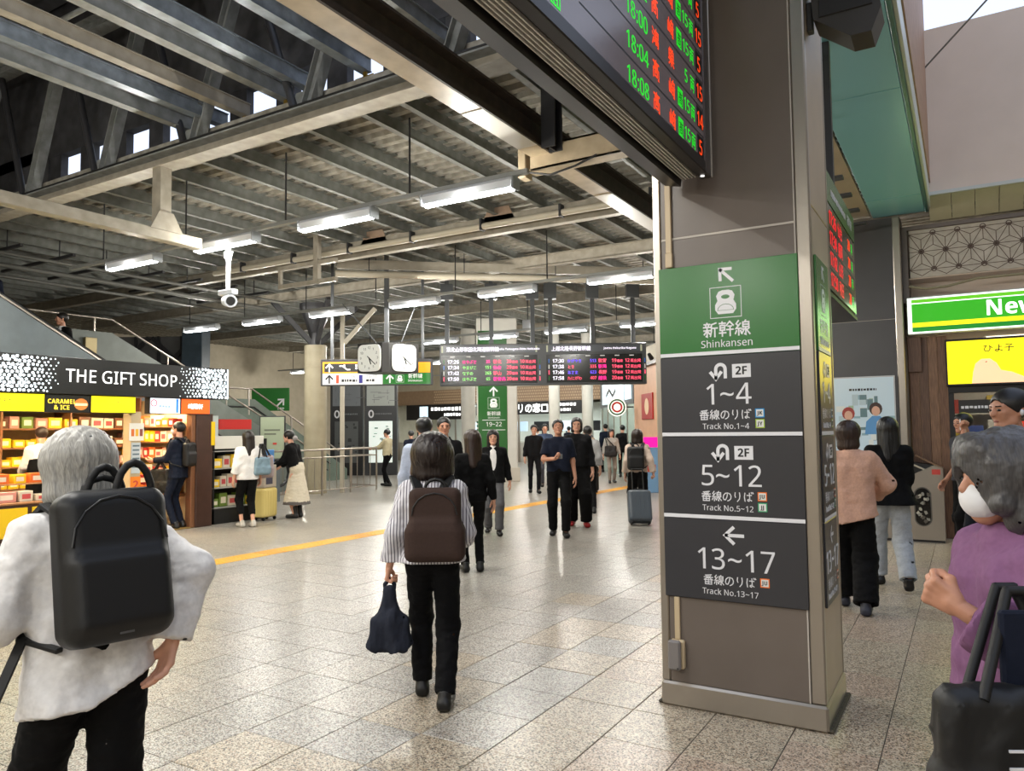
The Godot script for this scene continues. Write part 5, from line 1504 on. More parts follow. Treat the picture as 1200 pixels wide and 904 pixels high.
# ================================================================ escalator and stairs behind the shop
func build_stairs() -> void:
	var clad := mottled("escalator steel", Color(0.40, 0.44, 0.46), 0.10, 0.5, 0.4, 0.2)
	var inner := mat("escalator inner", Color(0.55, 0.55, 0.52), 0.4, 0.3)
	var rub := mat("handrail black", Color(0.03, 0.03, 0.045), 0.4)
	var sl := 0.556
	var rail := func(z: float) -> float:
		return 3.82 + sl * (z + 6.2)
	var esc := thing("escalator", "grey steel escalator descending behind the gift shop", "escalator", Vector3(-13.4, 0, 0))
	for x in [0.0, -1.3]:
		var o := PackedVector2Array([Vector2(2.0, rail.call(-2.0) - 0.06), Vector2(11.2, rail.call(-11.2) - 0.06), Vector2(12.0, 0.82), Vector2(12.0, 0.0), Vector2(11.0, 0.0), Vector2(2.0, rail.call(-2.0) - 1.0)])
		part("balustrade", MB.new().prism(o, 0.10, Transform3D(Basis(Vector3.FORWARD, Vector3.UP, Vector3.RIGHT), Vector3(x - 0.05, 0, 0))), clad, esc)
		part("silver_strip", MB.new().bar(Vector3(x, rail.call(-2.0) - 0.03, -2.0), Vector3(x, rail.call(-11.2) - 0.03, -11.2), 0.12, 0.03), mats["stainless"], esc)
		var pts := [Vector3(x, rail.call(-2.0) + 0.02, -2.0), Vector3(x, rail.call(-11.2) + 0.02, -11.2), Vector3(x, 0.93, -11.8)]
		for i in 7:
			var a := PI / 2 - PI * i / 6
			pts.append(Vector3(x, 0.63 + 0.30 * sin(a), -12.0 - 0.30 * cos(a)))
		part("handrail", MB.new().path(pts, 0.035, 8), rub, esc)
	for k in 30:
		var z := -2.1 - 0.3 * k
		part("step", MB.new().span(Vector3(-1.22, rail.call(z) - 1.1, z), Vector3(-0.08, rail.call(z) - 0.93, z - 0.3)), inner, esc)
	part("underside", MB.new().bar(Vector3(-0.65, rail.call(-2.0) - 1.15, -2.0), Vector3(-0.65, 0.02, -10.4), 1.2, 0.08), mottled("underside cream", Color(0.66, 0.65, 0.55), 0.1, 0.5, 0.6), esc)
	# stair with an inclined rail further back
	var st := thing("stairway", "stairway with a stainless handrail and grey side panels beyond the escalator", "stairs", Vector3(-15.5, 0, 0))
	var side := mottled("stair side", Color(0.44, 0.47, 0.45), 0.12, 0.5, 0.5)
	var op := PackedVector2Array([Vector2(3.0, 3.70), Vector2(9.27, 3.70), Vector2(15.2, 0.72), Vector2(15.2, 0.0), Vector2(13.9, 0.0), Vector2(8.4, 2.75), Vector2(3.0, 2.75)])
	part("side_panel", MB.new().prism(op, 0.06, Transform3D(Basis(Vector3.FORWARD, Vector3.UP, Vector3.RIGHT), Vector3(0, 0, 0))), side, st)
	part("handrail", MB.new().path([Vector3(0.03, 3.99, -3.0), Vector3(0.03, 3.99, -9.27), Vector3(0.03, 1.0, -15.2)], 0.024, 8), mats["stainless"], st)
	for z in [-4.0, -5.5, -7.0, -8.9]:
		part("post", MB.new().tube(Vector3(0.03, 3.5, z), Vector3(0.03, 3.99, z), 0.02, 0.02, 8), mats["stainless"], st)
	for z in [-10.6, -12.2, -13.8]:
		var ry: float = 3.99 + 0.504 * (z + 9.27)
		part("post", MB.new().tube(Vector3(0.03, ry - 0.4, z), Vector3(0.03, ry, z), 0.02, 0.02, 8), mats["stainless"], st)
	part("lamp_box", MB.new().span(Vector3(0.06, 2.9, -8.65), Vector3(0.16, 3.55, -8.9), 0.01), mat("brass frame", Color(0.5, 0.45, 0.32), 0.35, 0.5), st)
	for k in 18:
		part("step", MB.new().span(Vector3(-1.6, 2.85 - 0.163 * (k + 1), -9.3 - 0.32 * k), Vector3(-0.01, 2.85 - 0.163 * k, -9.62 - 0.32 * k)), mats["wall grey"], st)
	# farther stair with green-grey flanks
	var s2 := thing("stairway", "green-grey steel stairway whose rail drops towards the round column", "stairs", Vector3(-17.6, 0, 0))
	var flank := mottled("stair flank", Color(0.36, 0.41, 0.37), 0.12, 0.5, 0.45)
	part("flank", MB.new().prism(PackedVector2Array([Vector2(9.5, 0.0), Vector2(18.6, 0.0), Vector2(18.6, 0.35), Vector2(14.8, 2.52), Vector2(9.5, 2.52)]), 0.06, Transform3D(Basis(Vector3.FORWARD, Vector3.UP, Vector3.RIGHT), Vector3.ZERO)), flank, s2)
	for k in 3:
		part("flank_rib", MB.new().path([Vector3(0.09, 2.3 - 0.42 * k, -9.5), Vector3(0.09, 2.3 - 0.42 * k, -14.75 + 0.3 * k), Vector3(0.09, 0.55 - 0.2 * k, -17.8 + 0.1 * k)], 0.022, 6), mat("rib dark", Color(0.12, 0.13, 0.13), 0.5), s2)
	part("handrail", MB.new().path([Vector3(0.05, 2.82, -12.0), Vector3(0.05, 2.82, -14.7), Vector3(0.05, 0.95, -18.2)], 0.026, 8), mats["stainless"], s2)
	for z in [-12.4, -14.6, -16.2]:
		var ry: float = 2.82 if z > -14.7 else 2.82 + 0.534 * (z + 14.7)
		part("post", MB.new().tube(Vector3(0.05, ry - 0.75, z), Vector3(0.05, ry, z), 0.03, 0.03, 8), mats["stainless"], s2)
	for k in 12:
		part("step", MB.new().span(Vector3(-1.8, 0.0, -14.9 - 0.3 * k), Vector3(-0.01, 2.2 - 0.18 * k, -15.2 - 0.3 * k)), mats["wall grey"], s2)
	var gs := thing("arrow_sign", "green wall sign with a white slanting arrow above the far stairway", "sign", Vector3(-18.86, 0, -16.72), deg_to_rad(31))
	part("board", MB.new().span(Vector3(-0.75, 2.25, -0.05), Vector3(0.45, 2.98, 0), 0.006), mats["sign green"], gs)
	var am := MB.new()
	arrow(am, Vector2(0.18, 2.52), 0.28, 0.05, 0.002, PI * 0.25)
	part("arrow", am, mats["sign white"], gs)
	small_print(gs, 0.08, 2.32, 0.002, 0.22, 0.07, mats["sign white"], 7)
	# blue-grey steel column and braced wall behind the stairs
	var bc := thing("steel_column", "blue-grey square steel column behind the stairs", "column", Vector3(-21.3, 0, -15.6), deg_to_rad(31))
	part("shaft", MB.new().span(Vector3(-0.33, 0, -0.33), Vector3(0.33, 5.0, 0.33), 0.02), mottled("column blue", Color(0.26, 0.32, 0.37), 0.15, 0.6, 0.45), bc)
	part("band", MB.new().span(Vector3(-0.35, 3.3, -0.35), Vector3(0.35, 3.36, 0.35)), mats["steel grey"], bc)
	part("band", MB.new().span(Vector3(-0.35, 2.5, -0.35), Vector3(0.35, 2.56, 0.35)), mats["steel grey"], bc)
	var bw := thing("braced_wall", "grey panelled wall with dark steel cross braces beyond the gift shop", "wall panel", Vector3(-22.6, 0, -15.2), deg_to_rad(31))
	for k in 6:
		part("panel", MB.new().span(Vector3(-3.0 + 0.75 * k, 2.2, -0.06), Vector3(-2.28 + 0.75 * k, 4.75, 0), 0.004), mottled("panel mid", Color(0.42, 0.42, 0.42), 0.1, 0.5, 0.6), bw)
	for k in 5:
		part("stud", MB.new().box(Vector3(-2.27 + 0.75 * k, 3.4, 0.05), Vector3(0.08, 2.7, 0.08)), mats["steel dark"], bw)
	for k in 2:
		var x := -1.0 + 1.5 * k
		part("brace", MB.new().bar(Vector3(x - 0.7, 4.7, 0.12), Vector3(x, 4.0, 0.12), 0.10, 0.12).bar(Vector3(x + 0.7, 4.7, 0.12), Vector3(x, 4.0, 0.12), 0.10, 0.12), mats["steel dark"], bw)
		part("brace_node", MB.new().box(Vector3(x, 3.92, 0.13), Vector3(0.34, 0.3, 0.1), 0.02), mats["steel dark"], bw)
	part("tie", MB.new().bar(Vector3(-3.0, 3.8, 0.1), Vector3(1.5, 3.8, 0.1), 0.06, 0.1), mats["steel dark"], bw)
	# security camera hanging under the first lamp row
	var cc := thing("security_camera", "white security camera hanging on a pole under a tube lamp", "security camera", Vector3(-8.39, 0, -6.62))
	part("pole", MB.new().tube(Vector3(0, 3.46, 0), Vector3(0, 4.03, 0), 0.03, 0.03, 10), mats["fitting white"], cc)
	part("crossbar", MB.new().box(Vector3(0, 3.43, 0), Vector3(0.30, 0.07, 0.1), 0.01), mats["fitting white"], cc)
	var cb := part("body", MB.new().tube(Vector3(-0.14, 0, 0), Vector3(0.16, 0, 0), 0.075, 0.085, 14), mats["fitting white"], cc, Vector3(0.04, 3.31, 0.02))
	cb.rotation = Vector3(0, -0.5, -0.15)
	part("lens", MB.new().tube(Vector3(0.16, 0, 0), Vector3(0.175, 0, 0), 0.06, 0.055, 14), mats["cable black"], cb)
	part("bracket", MB.new().bar(Vector3(-0.07, 3.98, 0), Vector3(-0.03, 3.86, 0), 0.02, 0.03).bar(Vector3(0.07, 3.98, 0), Vector3(0.03, 3.86, 0), 0.02, 0.03), mats["fitting white"], cc)


# ================================================================ middle distance: column, railing, clock, hanging signs
func build_middle() -> void:
	var T := deg_to_rad(31)
	var steel: Material = mats["stainless"]
	var grey := mat("post grey", Color(0.30, 0.31, 0.32), 0.45, 0.3)
	# round column with its brackets
	var col := setting("pillar")
	col.position = Vector3(-14.3, 0, -14.0)
	part("shaft", MB.new().lathe(Vector3.ZERO, [Vector2(0.30, 0), Vector2(0.30, 0.1), Vector2(0.282, 0.1), Vector2(0.282, 3.2), Vector2(0.288, 3.21), Vector2(0.288, 3.24), Vector2(0.282, 3.25), Vector2(0.282, 3.78), Vector2(0.0, 3.78)], 28), mottled("column cream", Color(0.66, 0.62, 0.52), 0.10, 0.5, 0.5), col)
	part("capital", MB.new().lathe(Vector3.ZERO, [Vector2(0.14, 3.78), Vector2(0.14, 4.1), Vector2(0.42, 4.75), Vector2(0.42, 4.85), Vector2(0.0, 4.85)], 16), mats["steel dark"], col)
	for a in 4:
		var d := Vector3(cos(a * PI / 2 + 0.5), 0, sin(a * PI / 2 + 0.5))
		part("strut", MB.new().bar(Vector3(0, 3.85, 0) + d * 0.12, Vector3(0, 4.85, 0) + d * 1.1, 0.1, 0.12), mats["steel dark"], col)
	var br := thing("diagonal_brace", "cream diagonal brace rising from a post beside the round column", "brace", Vector3(-13.75, 0, -14.4), T)
	part("post", MB.new().span(Vector3(-0.05, 0, -0.05), Vector3(0.05, 4.85, 0.05), 0.006), mats["pipe cream"], br)
	part("brace", MB.new().bar(Vector3(0.05, 3.85, 0), Vector3(0.85, 4.75, 0), 0.09, 0.1), mats["pipe cream"], br)
	# railing round the stair opening
	var rl := thing("railing", "stainless railing with upright bars guarding the escalator landing", "railing", Vector3(-13.65, 0, 0))
	part("top_rail", MB.new().path([Vector3(0, 1.12, -10.6), Vector3(0, 1.12, -15.6), Vector3(-0.9, 1.12, -15.6)], 0.024, 8), steel, rl)
	part("second_rail", MB.new().path([Vector3(0, 0.93, -10.6), Vector3(0, 0.93, -15.6), Vector3(-0.9, 0.93, -15.6)], 0.018, 8), steel, rl)
	part("bottom_rail", MB.new().path([Vector3(0, 0.12, -10.6), Vector3(0, 0.12, -15.6), Vector3(-0.9, 0.12, -15.6)], 0.016, 6), steel, rl)
	for k in 6:
		part("post", MB.new().tube(Vector3(0, 0, -10.6 - 1.0 * k), Vector3(0, 1.12, -10.6 - 1.0 * k), 0.024, 0.024, 8), steel, rl)
	for k in 21:
		if k % 4 != 0:
			part("bar", MB.new().tube(Vector3(0, 0.12, -10.6 - 0.25 * k), Vector3(0, 0.93, -10.6 - 0.25 * k), 0.010, 0.010, 6), steel, rl)
	part("bar", MB.new().tube(Vector3(-0.9, 0, -15.6), Vector3(-0.9, 1.12, -15.6), 0.024, 0.024, 8), steel, rl)
	# notice board in front of the stairs
	var nb := thing("notice_board", "pale standing notice board beside the round column", "notice board", Vector3(-15.1, 0, -13.3), T)
	part("panel", MB.new().span(Vector3(-0.3, 0.9, -0.03), Vector3(0.3, 1.95, 0), 0.006), mat("notice green", Color(0.62, 0.66, 0.56), 0.4), nb)
	part("frame", MB.new().span(Vector3(-0.33, 0.87, -0.05), Vector3(0.33, 1.98, -0.03), 0.006), mats["steel dark"], nb)
	part("leg", MB.new().span(Vector3(-0.03, 0, -0.08), Vector3(0.03, 0.9, -0.04)), mats["steel dark"], nb)
	part("red_mark", MB.new().rect(0.02, 1.25, 0.12, 1.3, 0.002), mats["label red"], nb)
	part("print_lines", MB.new().rect(-0.2, 1.6, 0.2, 1.64, 0.002).rect(-0.2, 1.5, 0.1, 1.54, 0.002), mat("ink olive", Color(0.4, 0.42, 0.36), 0.5), nb)
	# clock with two faces
	var ck := thing("hanging_clock", "two-faced white station clock in a dark wedge case on a post", "clock", Vector3(-10.01, 0, -11.75), T)
	part("post", MB.new().span(Vector3(-0.045, 3.34, -0.045), Vector3(0.045, DECK, 0.045), 0.006), grey, ck)
	part("stay", MB.new().tube(Vector3(-0.22, 3.36, 0), Vector3(-0.95, 4.2, -0.2), 0.012, 0.012, 6).tube(Vector3(0.3, 3.36, 0), Vector3(0.62, 4.3, -0.2), 0.012, 0.012, 6), grey, ck)
	var y0 := 2.735
	var y1 := 3.335
	var dark := mat("clock case", Color(0.15, 0.145, 0.14), 0.4)
	part("case", MB.new().prism(PackedVector2Array([Vector2(-0.60, 0.25), Vector2(-0.06, 0.0), Vector2(0.08, 0.0), Vector2(0.62, 0.40), Vector2(0.2, 0.62), Vector2(-0.35, 0.62)]), y1 - y0, Transform3D(Basis(Vector3.RIGHT, Vector3.FORWARD, Vector3.UP), Vector3(0, y0, 0.2))), dark, ck)
	var fw := glow("clock face", Color(0.85, 0.86, 0.84), 0.22)
	for s in [[-0.33, 0.072, -0.433], [0.35, -0.003, 0.638]]:
		var f := Node3D.new()
		f.name = "face"
		ck.add_child(f, true)
		f.position = Vector3(s[0], (y0 + y1) * 0.5, s[1] + 0.012)
		f.rotation.y = s[2]
		var o := PackedVector2Array()
		for i in 24:
			var a := TAU * i / 24
			var c := Vector2(cos(a), sin(a))
			o.append(Vector2(signf(c.x) * pow(absf(c.x), 0.4), signf(c.y) * pow(absf(c.y), 0.4)) * 0.275)
		part("dial", MB.new().prism(o, 0.02, Transform3D(Basis.IDENTITY, Vector3(0, 0, 0))), fw, f)
		for n in 12:
			var a := PI / 2 - TAU * (n + 1) / 12
			words(f, str(n + 1), cos(a) * 0.205, sin(a) * 0.205, 0.0215, 0.05, mats["mark ink"], 1, false, 1.0, "numeral")
		part("hour_hand", MB.new().ribbon(PackedVector2Array([Vector2(0, 0), Vector2.from_angle(PI / 2 - TAU * 5.37 / 12) * 0.13]), 0.026, 0.023), mats["mark ink"], f)
		part("minute_hand", MB.new().ribbon(PackedVector2Array([Vector2.from_angle(-PI / 2 - TAU * 22 / 60) * 0.05, Vector2.from_angle(PI / 2 - TAU * 22 / 60) * 0.2]), 0.018, 0.025), mats["mark ink"], f)
	# hanging direction sign behind the clock
	var hs := thing("direction_sign", "hanging direction sign in yellow, white and green with upward arrows behind the clock", "sign", Vector3(-11.05, 0, -12.65), T)
	var hc := part("case", MB.new().span(Vector3(-1.24, 2.565, -0.1), Vector3(1.22, 3.15, 0), 0.008), mat("sign case dark", Color(0.20, 0.20, 0.21), 0.4), hs)
	var yl := mat("sign yellow", Color(0.95, 0.62, 0.05), 0.35)
	part("yellow_border", MB.new().rect(-1.20, 2.84, 0.1, 3.09, 0.001), yl, hc)
	part("black_field", MB.new().rect(-1.16, 2.87, 0.1, 3.055, 0.002), mat("sign black", Color(0.06, 0.06, 0.065), 0.35), hc)
	part("yellow_end", MB.new().rect(0.72, 2.84, 1.17, 3.07, 0.001), yl, hc)
	part("yellow_top", MB.new().rect(0.1, 2.84, 0.72, 3.09, 0.001), yl, hc)
	part("white_field", MB.new().rect(-1.20, 2.59, 0.12, 2.835, 0.001), mat("field white", Color(0.82, 0.83, 0.84), 0.35), hc)
	part("green_field", MB.new().rect(0.125, 2.59, 1.17, 2.835, 0.001), mats["sign green"], hc)
	for q in [[-1.05, 2.962, "w"], [-1.05, 2.712, "k"], [0.28, 2.712, "w"]]:
		var am := MB.new()
		arrow(am, Vector2(q[0], q[1]), 0.17, 0.032, 0.004, PI / 2)
		part("arrow", am, mats["sign white"] if q[2] == "w" else mats["mark ink"], hc)
	part("pictogram", MB.new().ribbon(PackedVector2Array([Vector2(-0.82, 3.0), Vector2(-0.76, 3.0), Vector2(-0.66, 2.92), Vector2(-0.60, 2.92)]), 0.03, 0.004).rect(-0.74, 2.98, -0.70, 3.03, 0.0045), mats["sign white"], hc)
	small_print(hc, -0.48, 3.01, 0.004, 0.3, 0.06, mats["sign white"], 8)
	small_print(hc, -0.48, 2.945, 0.004, 0.5, 0.05, mats["sign white"], 9)
	part("orange_bar", MB.new().rect(-0.90, 2.62, -0.84, 2.80, 0.003), mat("bar orange", Color(0.85, 0.25, 0.08), 0.4), hc)
	words(hc, "12~16", -0.60, 2.765, 0.004, 0.06, mat("ink grey", Color(0.35, 0.35, 0.36), 0.5), 1)
	small_print(hc, -0.78, 2.68, 0.004, 0.34, 0.06, mats["mark ink"], 10)
	part("blue_bar", MB.new().rect(-0.42 + 0.02, 2.62, -0.34 + 0.02, 2.80, 0.003), mat("bar blue", Color(0.08, 0.07, 0.45), 0.4), hc)
	words(hc, "15~17", -0.12, 2.765, 0.004, 0.06, mats["ink grey"], 1)
	small_print(hc, -0.24, 2.68, 0.004, 0.18, 0.06, mats["mark ink"], 11)
	train_icon(hc, Vector2(0.50, 2.712), 0.17, mats["sign white"], mats["sign green"], 0.003)
	kanji(hc, "新幹線", 0.84, 2.715, 0.004, 0.10, mats["sign white"])
	words(hc, "Shinkansen", 0.84, 2.665, 0.004, 0.045, mats["sign white"], 1)
	for x in [-1.0, 1.0]:
		part("hanger", MB.new().span(Vector3(x - 0.03, 3.15, -0.07), Vector3(x + 0.03, DECK, -0.02)), grey, hs)
	# hanging departure board
	var db := thing("hanging_departure_board", "wide hanging departure board with two blocks of coloured train rows", "departure board", Vector3(-8.64, 0, -15.85), T)
	var dc := part("case", MB.new().span(Vector3(-2.48, 2.63, -0.28), Vector3(2.48, 3.625, 0), 0.008), mat("board grey", Color(0.22, 0.23, 0.24), 0.35), db)
	for s in [-1, 1]:
		var cx := -1.28 if s < 0 else 1.24
		part("header", MB.new().rect(cx - 1.12, 3.42, cx + 1.12, 3.58, 0.001), mat("board header", Color(0.27, 0.29, 0.32), 0.3), dc)
		part("led_field", MB.new().rect(cx - 1.16, 2.68, cx + 1.14, 3.36, 0.001), mat("led field", Color(0.10, 0.11, 0.11), 0.2), dc)
		for e in [-1.14, 1.12]:
			part("header_bar", MB.new().rect(cx + e - 0.02, 3.42, cx + e + 0.02, 3.58, 0.002), mat("bar ivory", Color(0.7, 0.72, 0.62), 0.4), dc)
	var wl := glow("led white", Color(0.95, 0.93, 1.0), 0.9)
	var pk := glow("led pink", Color(0.95, 0.30, 0.42), 0.9)
	var mg := glow("led violet", Color(0.95, 0.10, 0.55), 0.9)
	var bl := glow("led blue", Color(0.42, 0.30, 0.95), 0.9)
	var gl := glow("led lime", Color(0.55, 0.85, 0.45), 0.7)
	kanji(dc, "東北山形秋田北海道新幹線", -2.32, 3.445, 0.003, 0.11, wl, 0, 0.12, 0.9)
	words(dc, "Tohoku Yamagata Akita Hokkaido", -0.62, 3.50, 0.003, 0.05, wl, 1, true, 0.95)
	kanji(dc, "上越北陸長野新幹線", 0.20, 3.445, 0.003, 0.11, wl, 0, 0.12, 0.9)
	words(dc, "Joetsu Hokuriku Nagano", 1.85, 3.50, 0.003, 0.05, wl, 1, true, 0.95)
	var rows := [[["17:26", "はやぶさ", mg, "35", "新北"], ["17:34", "やまびこ", gl, "151", "仙台"], ["17:42", "なすの", gl, "265", "郡山"], ["17:50", "はやぶさ", gl, "65", "新青森"]],
		[["17:30", "かがやき", bl, "513", "敦賀"], ["17:38", "とき", pk, "335", "新潟"], ["17:46", "あさま", bl, "623", "長野"], ["17:58", "たにがわ", pk, "407", "越後"]]]
	for s in 2:
		var x0 := -2.30 if s == 0 else 0.22
		for c in [0.12, 0.5, 0.85, 1.2, 1.55, 1.9]:
			part("column_title", MB.new().rect(x0 + c - 0.05, 3.31, x0 + c + 0.06, 3.335, 0.003), mats["sign white"], dc)
		for k in 4:
			var y := 3.20 - 0.138 * k
			var r: Array = rows[s][k]
			words(dc, r[0], x0, y, 0.003, 0.085, wl, 0, true, 0.95, "led_time")
			var nm := String(r[1])
			for ch in nm:
				if not GLYPH.has(ch):
					nm = "やまびこ" if s == 0 else "はやぶさ"
			kanji(dc, nm, x0 + 0.36, y - 0.045, 0.003, 0.082, r[2], 0, 0.13, 1.0, "led_train")
			words(dc, r[3], x0 + 0.98, y, 0.003, 0.075, r[2], 1, true, 0.9, "led_number")
			kanji(dc, r[4], x0 + 1.10, y - 0.048, 0.003, 0.095, pk if k % 2 == 0 else mg, 0, 0.14, 1.0, "led_place")
			words(dc, "20" if s == 0 or k == 3 else "19", x0 + 1.42, y, 0.003, 0.085, pk, 0, true, 0.95, "led_track")
			kanji(dc, "番線", x0 + 1.55, y - 0.04, 0.003, 0.065, pk, 0, 0.14, 1.0, "led_track")
			words(dc, "12" if s == 1 else "10", x0 + 1.74, y, 0.003, 0.085, pk, 0, true, 0.9, "led_cars")
			kanji(dc, "両出発", x0 + 1.87, y - 0.045, 0.003, 0.08, pk, 0, 0.13, 1.0, "led_cars")
			for e in [-0.08, 2.22]:
				part("row_tick", MB.new().rect(x0 + e - 0.012, y - 0.05, x0 + e + 0.012, y + 0.05, 0.003), [mats["sign green"], mats["machine blue"], mats["sign white"], mats["led pink"]][(k + s) % 4], dc)
	for px in [-2.31, -1.24, -0.24, 0.19, 1.21, 2.19]:
		part("hanger", MB.new().span(Vector3(px - 0.05, 3.625, -0.18), Vector3(px + 0.05, DECK, -0.08)), grey, db)
		part("hanger_box", MB.new().span(Vector3(px - 0.15, 4.72, -0.26), Vector3(px + 0.15, 5.1, 0.0), 0.008), grey, db)
	var spk := thing("wall_speaker", "small white box speaker hung from the ceiling behind the departure board", "loudspeaker", Vector3(-9.94, 4.35, -17.4), T)
	part("box", MB.new().box(Vector3.ZERO, Vector3(0.28, 0.28, 0.16), 0.02), mats["fitting white"], spk)
	part("pole", MB.new().tube(Vector3(0, 0.14, 0), Vector3(0, 0.78, 0), 0.015, 0.015, 6), grey, spk)

# ================================================================ far end
func build_far() -> void:
	var T := deg_to_rad(31)
	var white := mottled("column white", Color(0.74, 0.73, 0.70), 0.06, 0.5, 0.35)
	# map kiosks
	var kb := mat("kiosk black", Color(0.075, 0.075, 0.08), 0.35)
	for k in 2:
		var t := thing("map_kiosk", ["black map kiosk with a grey street map beyond the railing", "charcoal map kiosk with a lit white map beyond the railing"][k], "kiosk", [Vector3(-19.02, 0, -20.13), Vector3(-17.97, 0, -20.76)][k], T)
		part("body", MB.new().span(Vector3(-0.58, 0, -0.3), Vector3(0.58, 3.36, 0), 0.01), kb if k == 0 else mat("kiosk charcoal", Color(0.15, 0.155, 0.165), 0.4), t)
		part("route_map", MB.new().rect(-0.5, 2.48, 0.5, 3.22, 0.002), mat("route white %d" % k, [Color(0.42, 0.44, 0.46), Color(0.66, 0.68, 0.66)][k], 0.4), t)
		var lines := MB.new()
		var rng := RandomNumberGenerator.new()
		rng.seed = 3 + k
		for i in 12:
			var a := Vector2(rng.randf_range(-0.45, 0.4), rng.randf_range(2.52, 3.05))
			lines.ribbon(PackedVector2Array([a, a + (Vector2(rng.randf_range(0.1, 0.4), 0) if i % 2 == 0 else Vector2(0, rng.randf_range(0.05, 0.15)))]), 0.014, 0.004)
		var lp := part("route_lines", lines, mats["ink grey"], t)
		lp.set_meta("kind", "stuff")
		var rp := PackedVector2Array()
		for i in 17:
			rp.append(Vector2(-0.34 + 0.075 * cos(TAU * i / 16), 2.19 + 0.12 * sin(TAU * i / 16)))
		part("ring_emblem", MB.new().ribbon(rp, 0.05, 0.004), mats["sign white"], t)
		small_print(t, -0.2, 2.19, 0.004, 0.6, 0.06, mat("print grey", Color(0.42, 0.43, 0.44), 0.5), 12 + k)
		part("map_sheet", MB.new().rect(-0.42, 0.45, 0.42, 1.93, 0.003), mat("map grey", Color(0.30, 0.31, 0.31), 0.4) if k == 0 else glow("map lit", Color(0.86, 0.90, 0.88), 0.55), t)
		for i in 14:
			var c := Vector2(rng.randf_range(-0.36, 0.3), rng.randf_range(0.55, 1.8))
			part("map_block", MB.new().rect(c.x, c.y, c.x + rng.randf_range(0.04, 0.14), c.y + rng.randf_range(0.03, 0.09), 0.004 + 0.0001 * i), mats["rib dark"] if k == 0 else mat("map pale", Color(0.6, 0.66, 0.64), 0.4), t)
	# columns
	var gc := setting("pillar")
	gc.position = Vector3(-12.22, 0, -19.45)
	gc.rotation.y = T
	part("shaft", MB.new().span(Vector3(-0.62, 0, -0.6), Vector3(0.62, 5.0, 0), 0.03), white, gc)
	part("shaft_base", MB.new().span(Vector3(-0.66, 0, -0.64), Vector3(0.68, 0.42, 0.02), 0.01), mat("base pale", Color(0.66, 0.63, 0.58), 0.4), gc)
	part("green_panel", MB.new().span(Vector3(-0.57, 0.42, 0), Vector3(0.31, 4.6, 0.03), 0.004), mat("panel green", Color(0.10, 0.33, 0.11), 0.3), gc)
	var am := MB.new()
	arrow(am, Vector2(-0.1, 2.74), 0.26, 0.045, 0.033, PI / 2)
	part("arrow", am, mats["sign white"], gc)
	train_icon(gc, Vector2(-0.1, 2.38), 0.34, mats["sign white"], mats["panel green"], 0.032)
	kanji(gc, "新幹線", -0.1, 2.0, 0.034, 0.13, mats["sign white"])
	words(gc, "Shinkansen", -0.1, 1.94, 0.034, 0.05, mats["sign white"], 1)
	part("rule_line", MB.new().rect(-0.45, 1.86, 0.25, 1.875, 0.034).rect(-0.45, 1.56, 0.25, 1.575, 0.034), mats["sign white"], gc)
	words(gc, "19~22", -0.1, 1.74, 0.034, 0.13, mats["sign white"], 1)
	for k in 9:
		part("hazard_stripe", MB.new().box(Vector3(-0.60, 0.85 + 0.12 * k, 0.004), Vector3(0.05, 0.055, 0.004)), mat("hazard green", Color(0.08, 0.30, 0.2), 0.4), gc)
	for c in [[-14.43, -21.14, 0.24], [-12.63, -23.97, 0.20], [-11.61, -24.58, 0.20]]:
		var p := setting("pillar")
		p.position = Vector3(c[0], 0, c[1])
		part("shaft", MB.new().lathe(Vector3.ZERO, [Vector2(c[2] + 0.03, 0), Vector2(c[2] + 0.03, 0.15), Vector2(c[2], 0.15), Vector2(c[2], 5.0), Vector2(0, 5.0)], 20), white, p)
		part("base_ring", MB.new().lathe(Vector3.ZERO, [Vector2(c[2] + 0.035, 0), Vector2(c[2] + 0.035, 0.14)], 20), mats["stainless"], p)
	# ticket office front, facing down the hall
	var z := -32.0
	var w := setting("wall_ticket_office")
	part("upper", MB.new().span(Vector3(-27, 3.7, z), Vector3(-4.0, 5.3, z - 0.2)), mats["wall cream"], w)
	part("lattice_back", MB.new().span(Vector3(-27, 2.95, z - 0.02), Vector3(-4.0, 3.72, z - 0.2)), mottled("lattice tan", Color(0.60, 0.50, 0.40), 0.08, 0.8, 0.5), w)
	var lat := MB.new()
	for i in 150:
		for j in 5:
			lat.box(Vector3(-24.0 + 0.125 * i + (0.06 if j % 2 else 0.0), 3.05 + 0.14 * j, z - 0.015), Vector3(0.075, 0.075, 0.02))
	var lt := part("lattice", lat, mat("lattice cream", Color(0.74, 0.64, 0.52), 0.5), w)
	lt.set_meta("kind", "stuff")
	part("lower_wall", MB.new().span(Vector3(-27, 0, z - 0.4), Vector3(-4.0, 0.95, z - 0.6)), white, w)
	part("inside_wall", MB.new().span(Vector3(-27, 0, z - 4.5), Vector3(-4.0, 3.0, z - 4.7)), mat("office white", Color(0.82, 0.82, 0.78), 0.6), w)
	for i in 12:
		part("mullion", MB.new().span(Vector3(-26.5 + 1.9 * i, 0, z), Vector3(-26.42 + 1.9 * i, 2.32, z - 0.08)), mats["stainless"], w)
	var sg := thing("ticket_office_sign", "long black sign band with white characters over the far ticket office", "shop sign", Vector3(0, 0, z + 0.02))
	part("band", MB.new().span(Vector3(-21.3, 2.32, -0.02), Vector3(-15.2, 2.93, 0.08), 0.006), mat("band black", Color(0.07, 0.075, 0.085), 0.4), sg)
	kanji(sg, "みどりの窓口", -18.45, 2.41, 0.084, 0.42, glow("office letters", Color(1, 1, 1), 1.3), 1, 0.14)
	small_print(sg, -16.95, 2.76, 0.084, 1.3, 0.15, mats["office letters"], 14)
	small_print(sg, -16.95, 2.50, 0.084, 1.0, 0.15, mats["office letters"], 15)
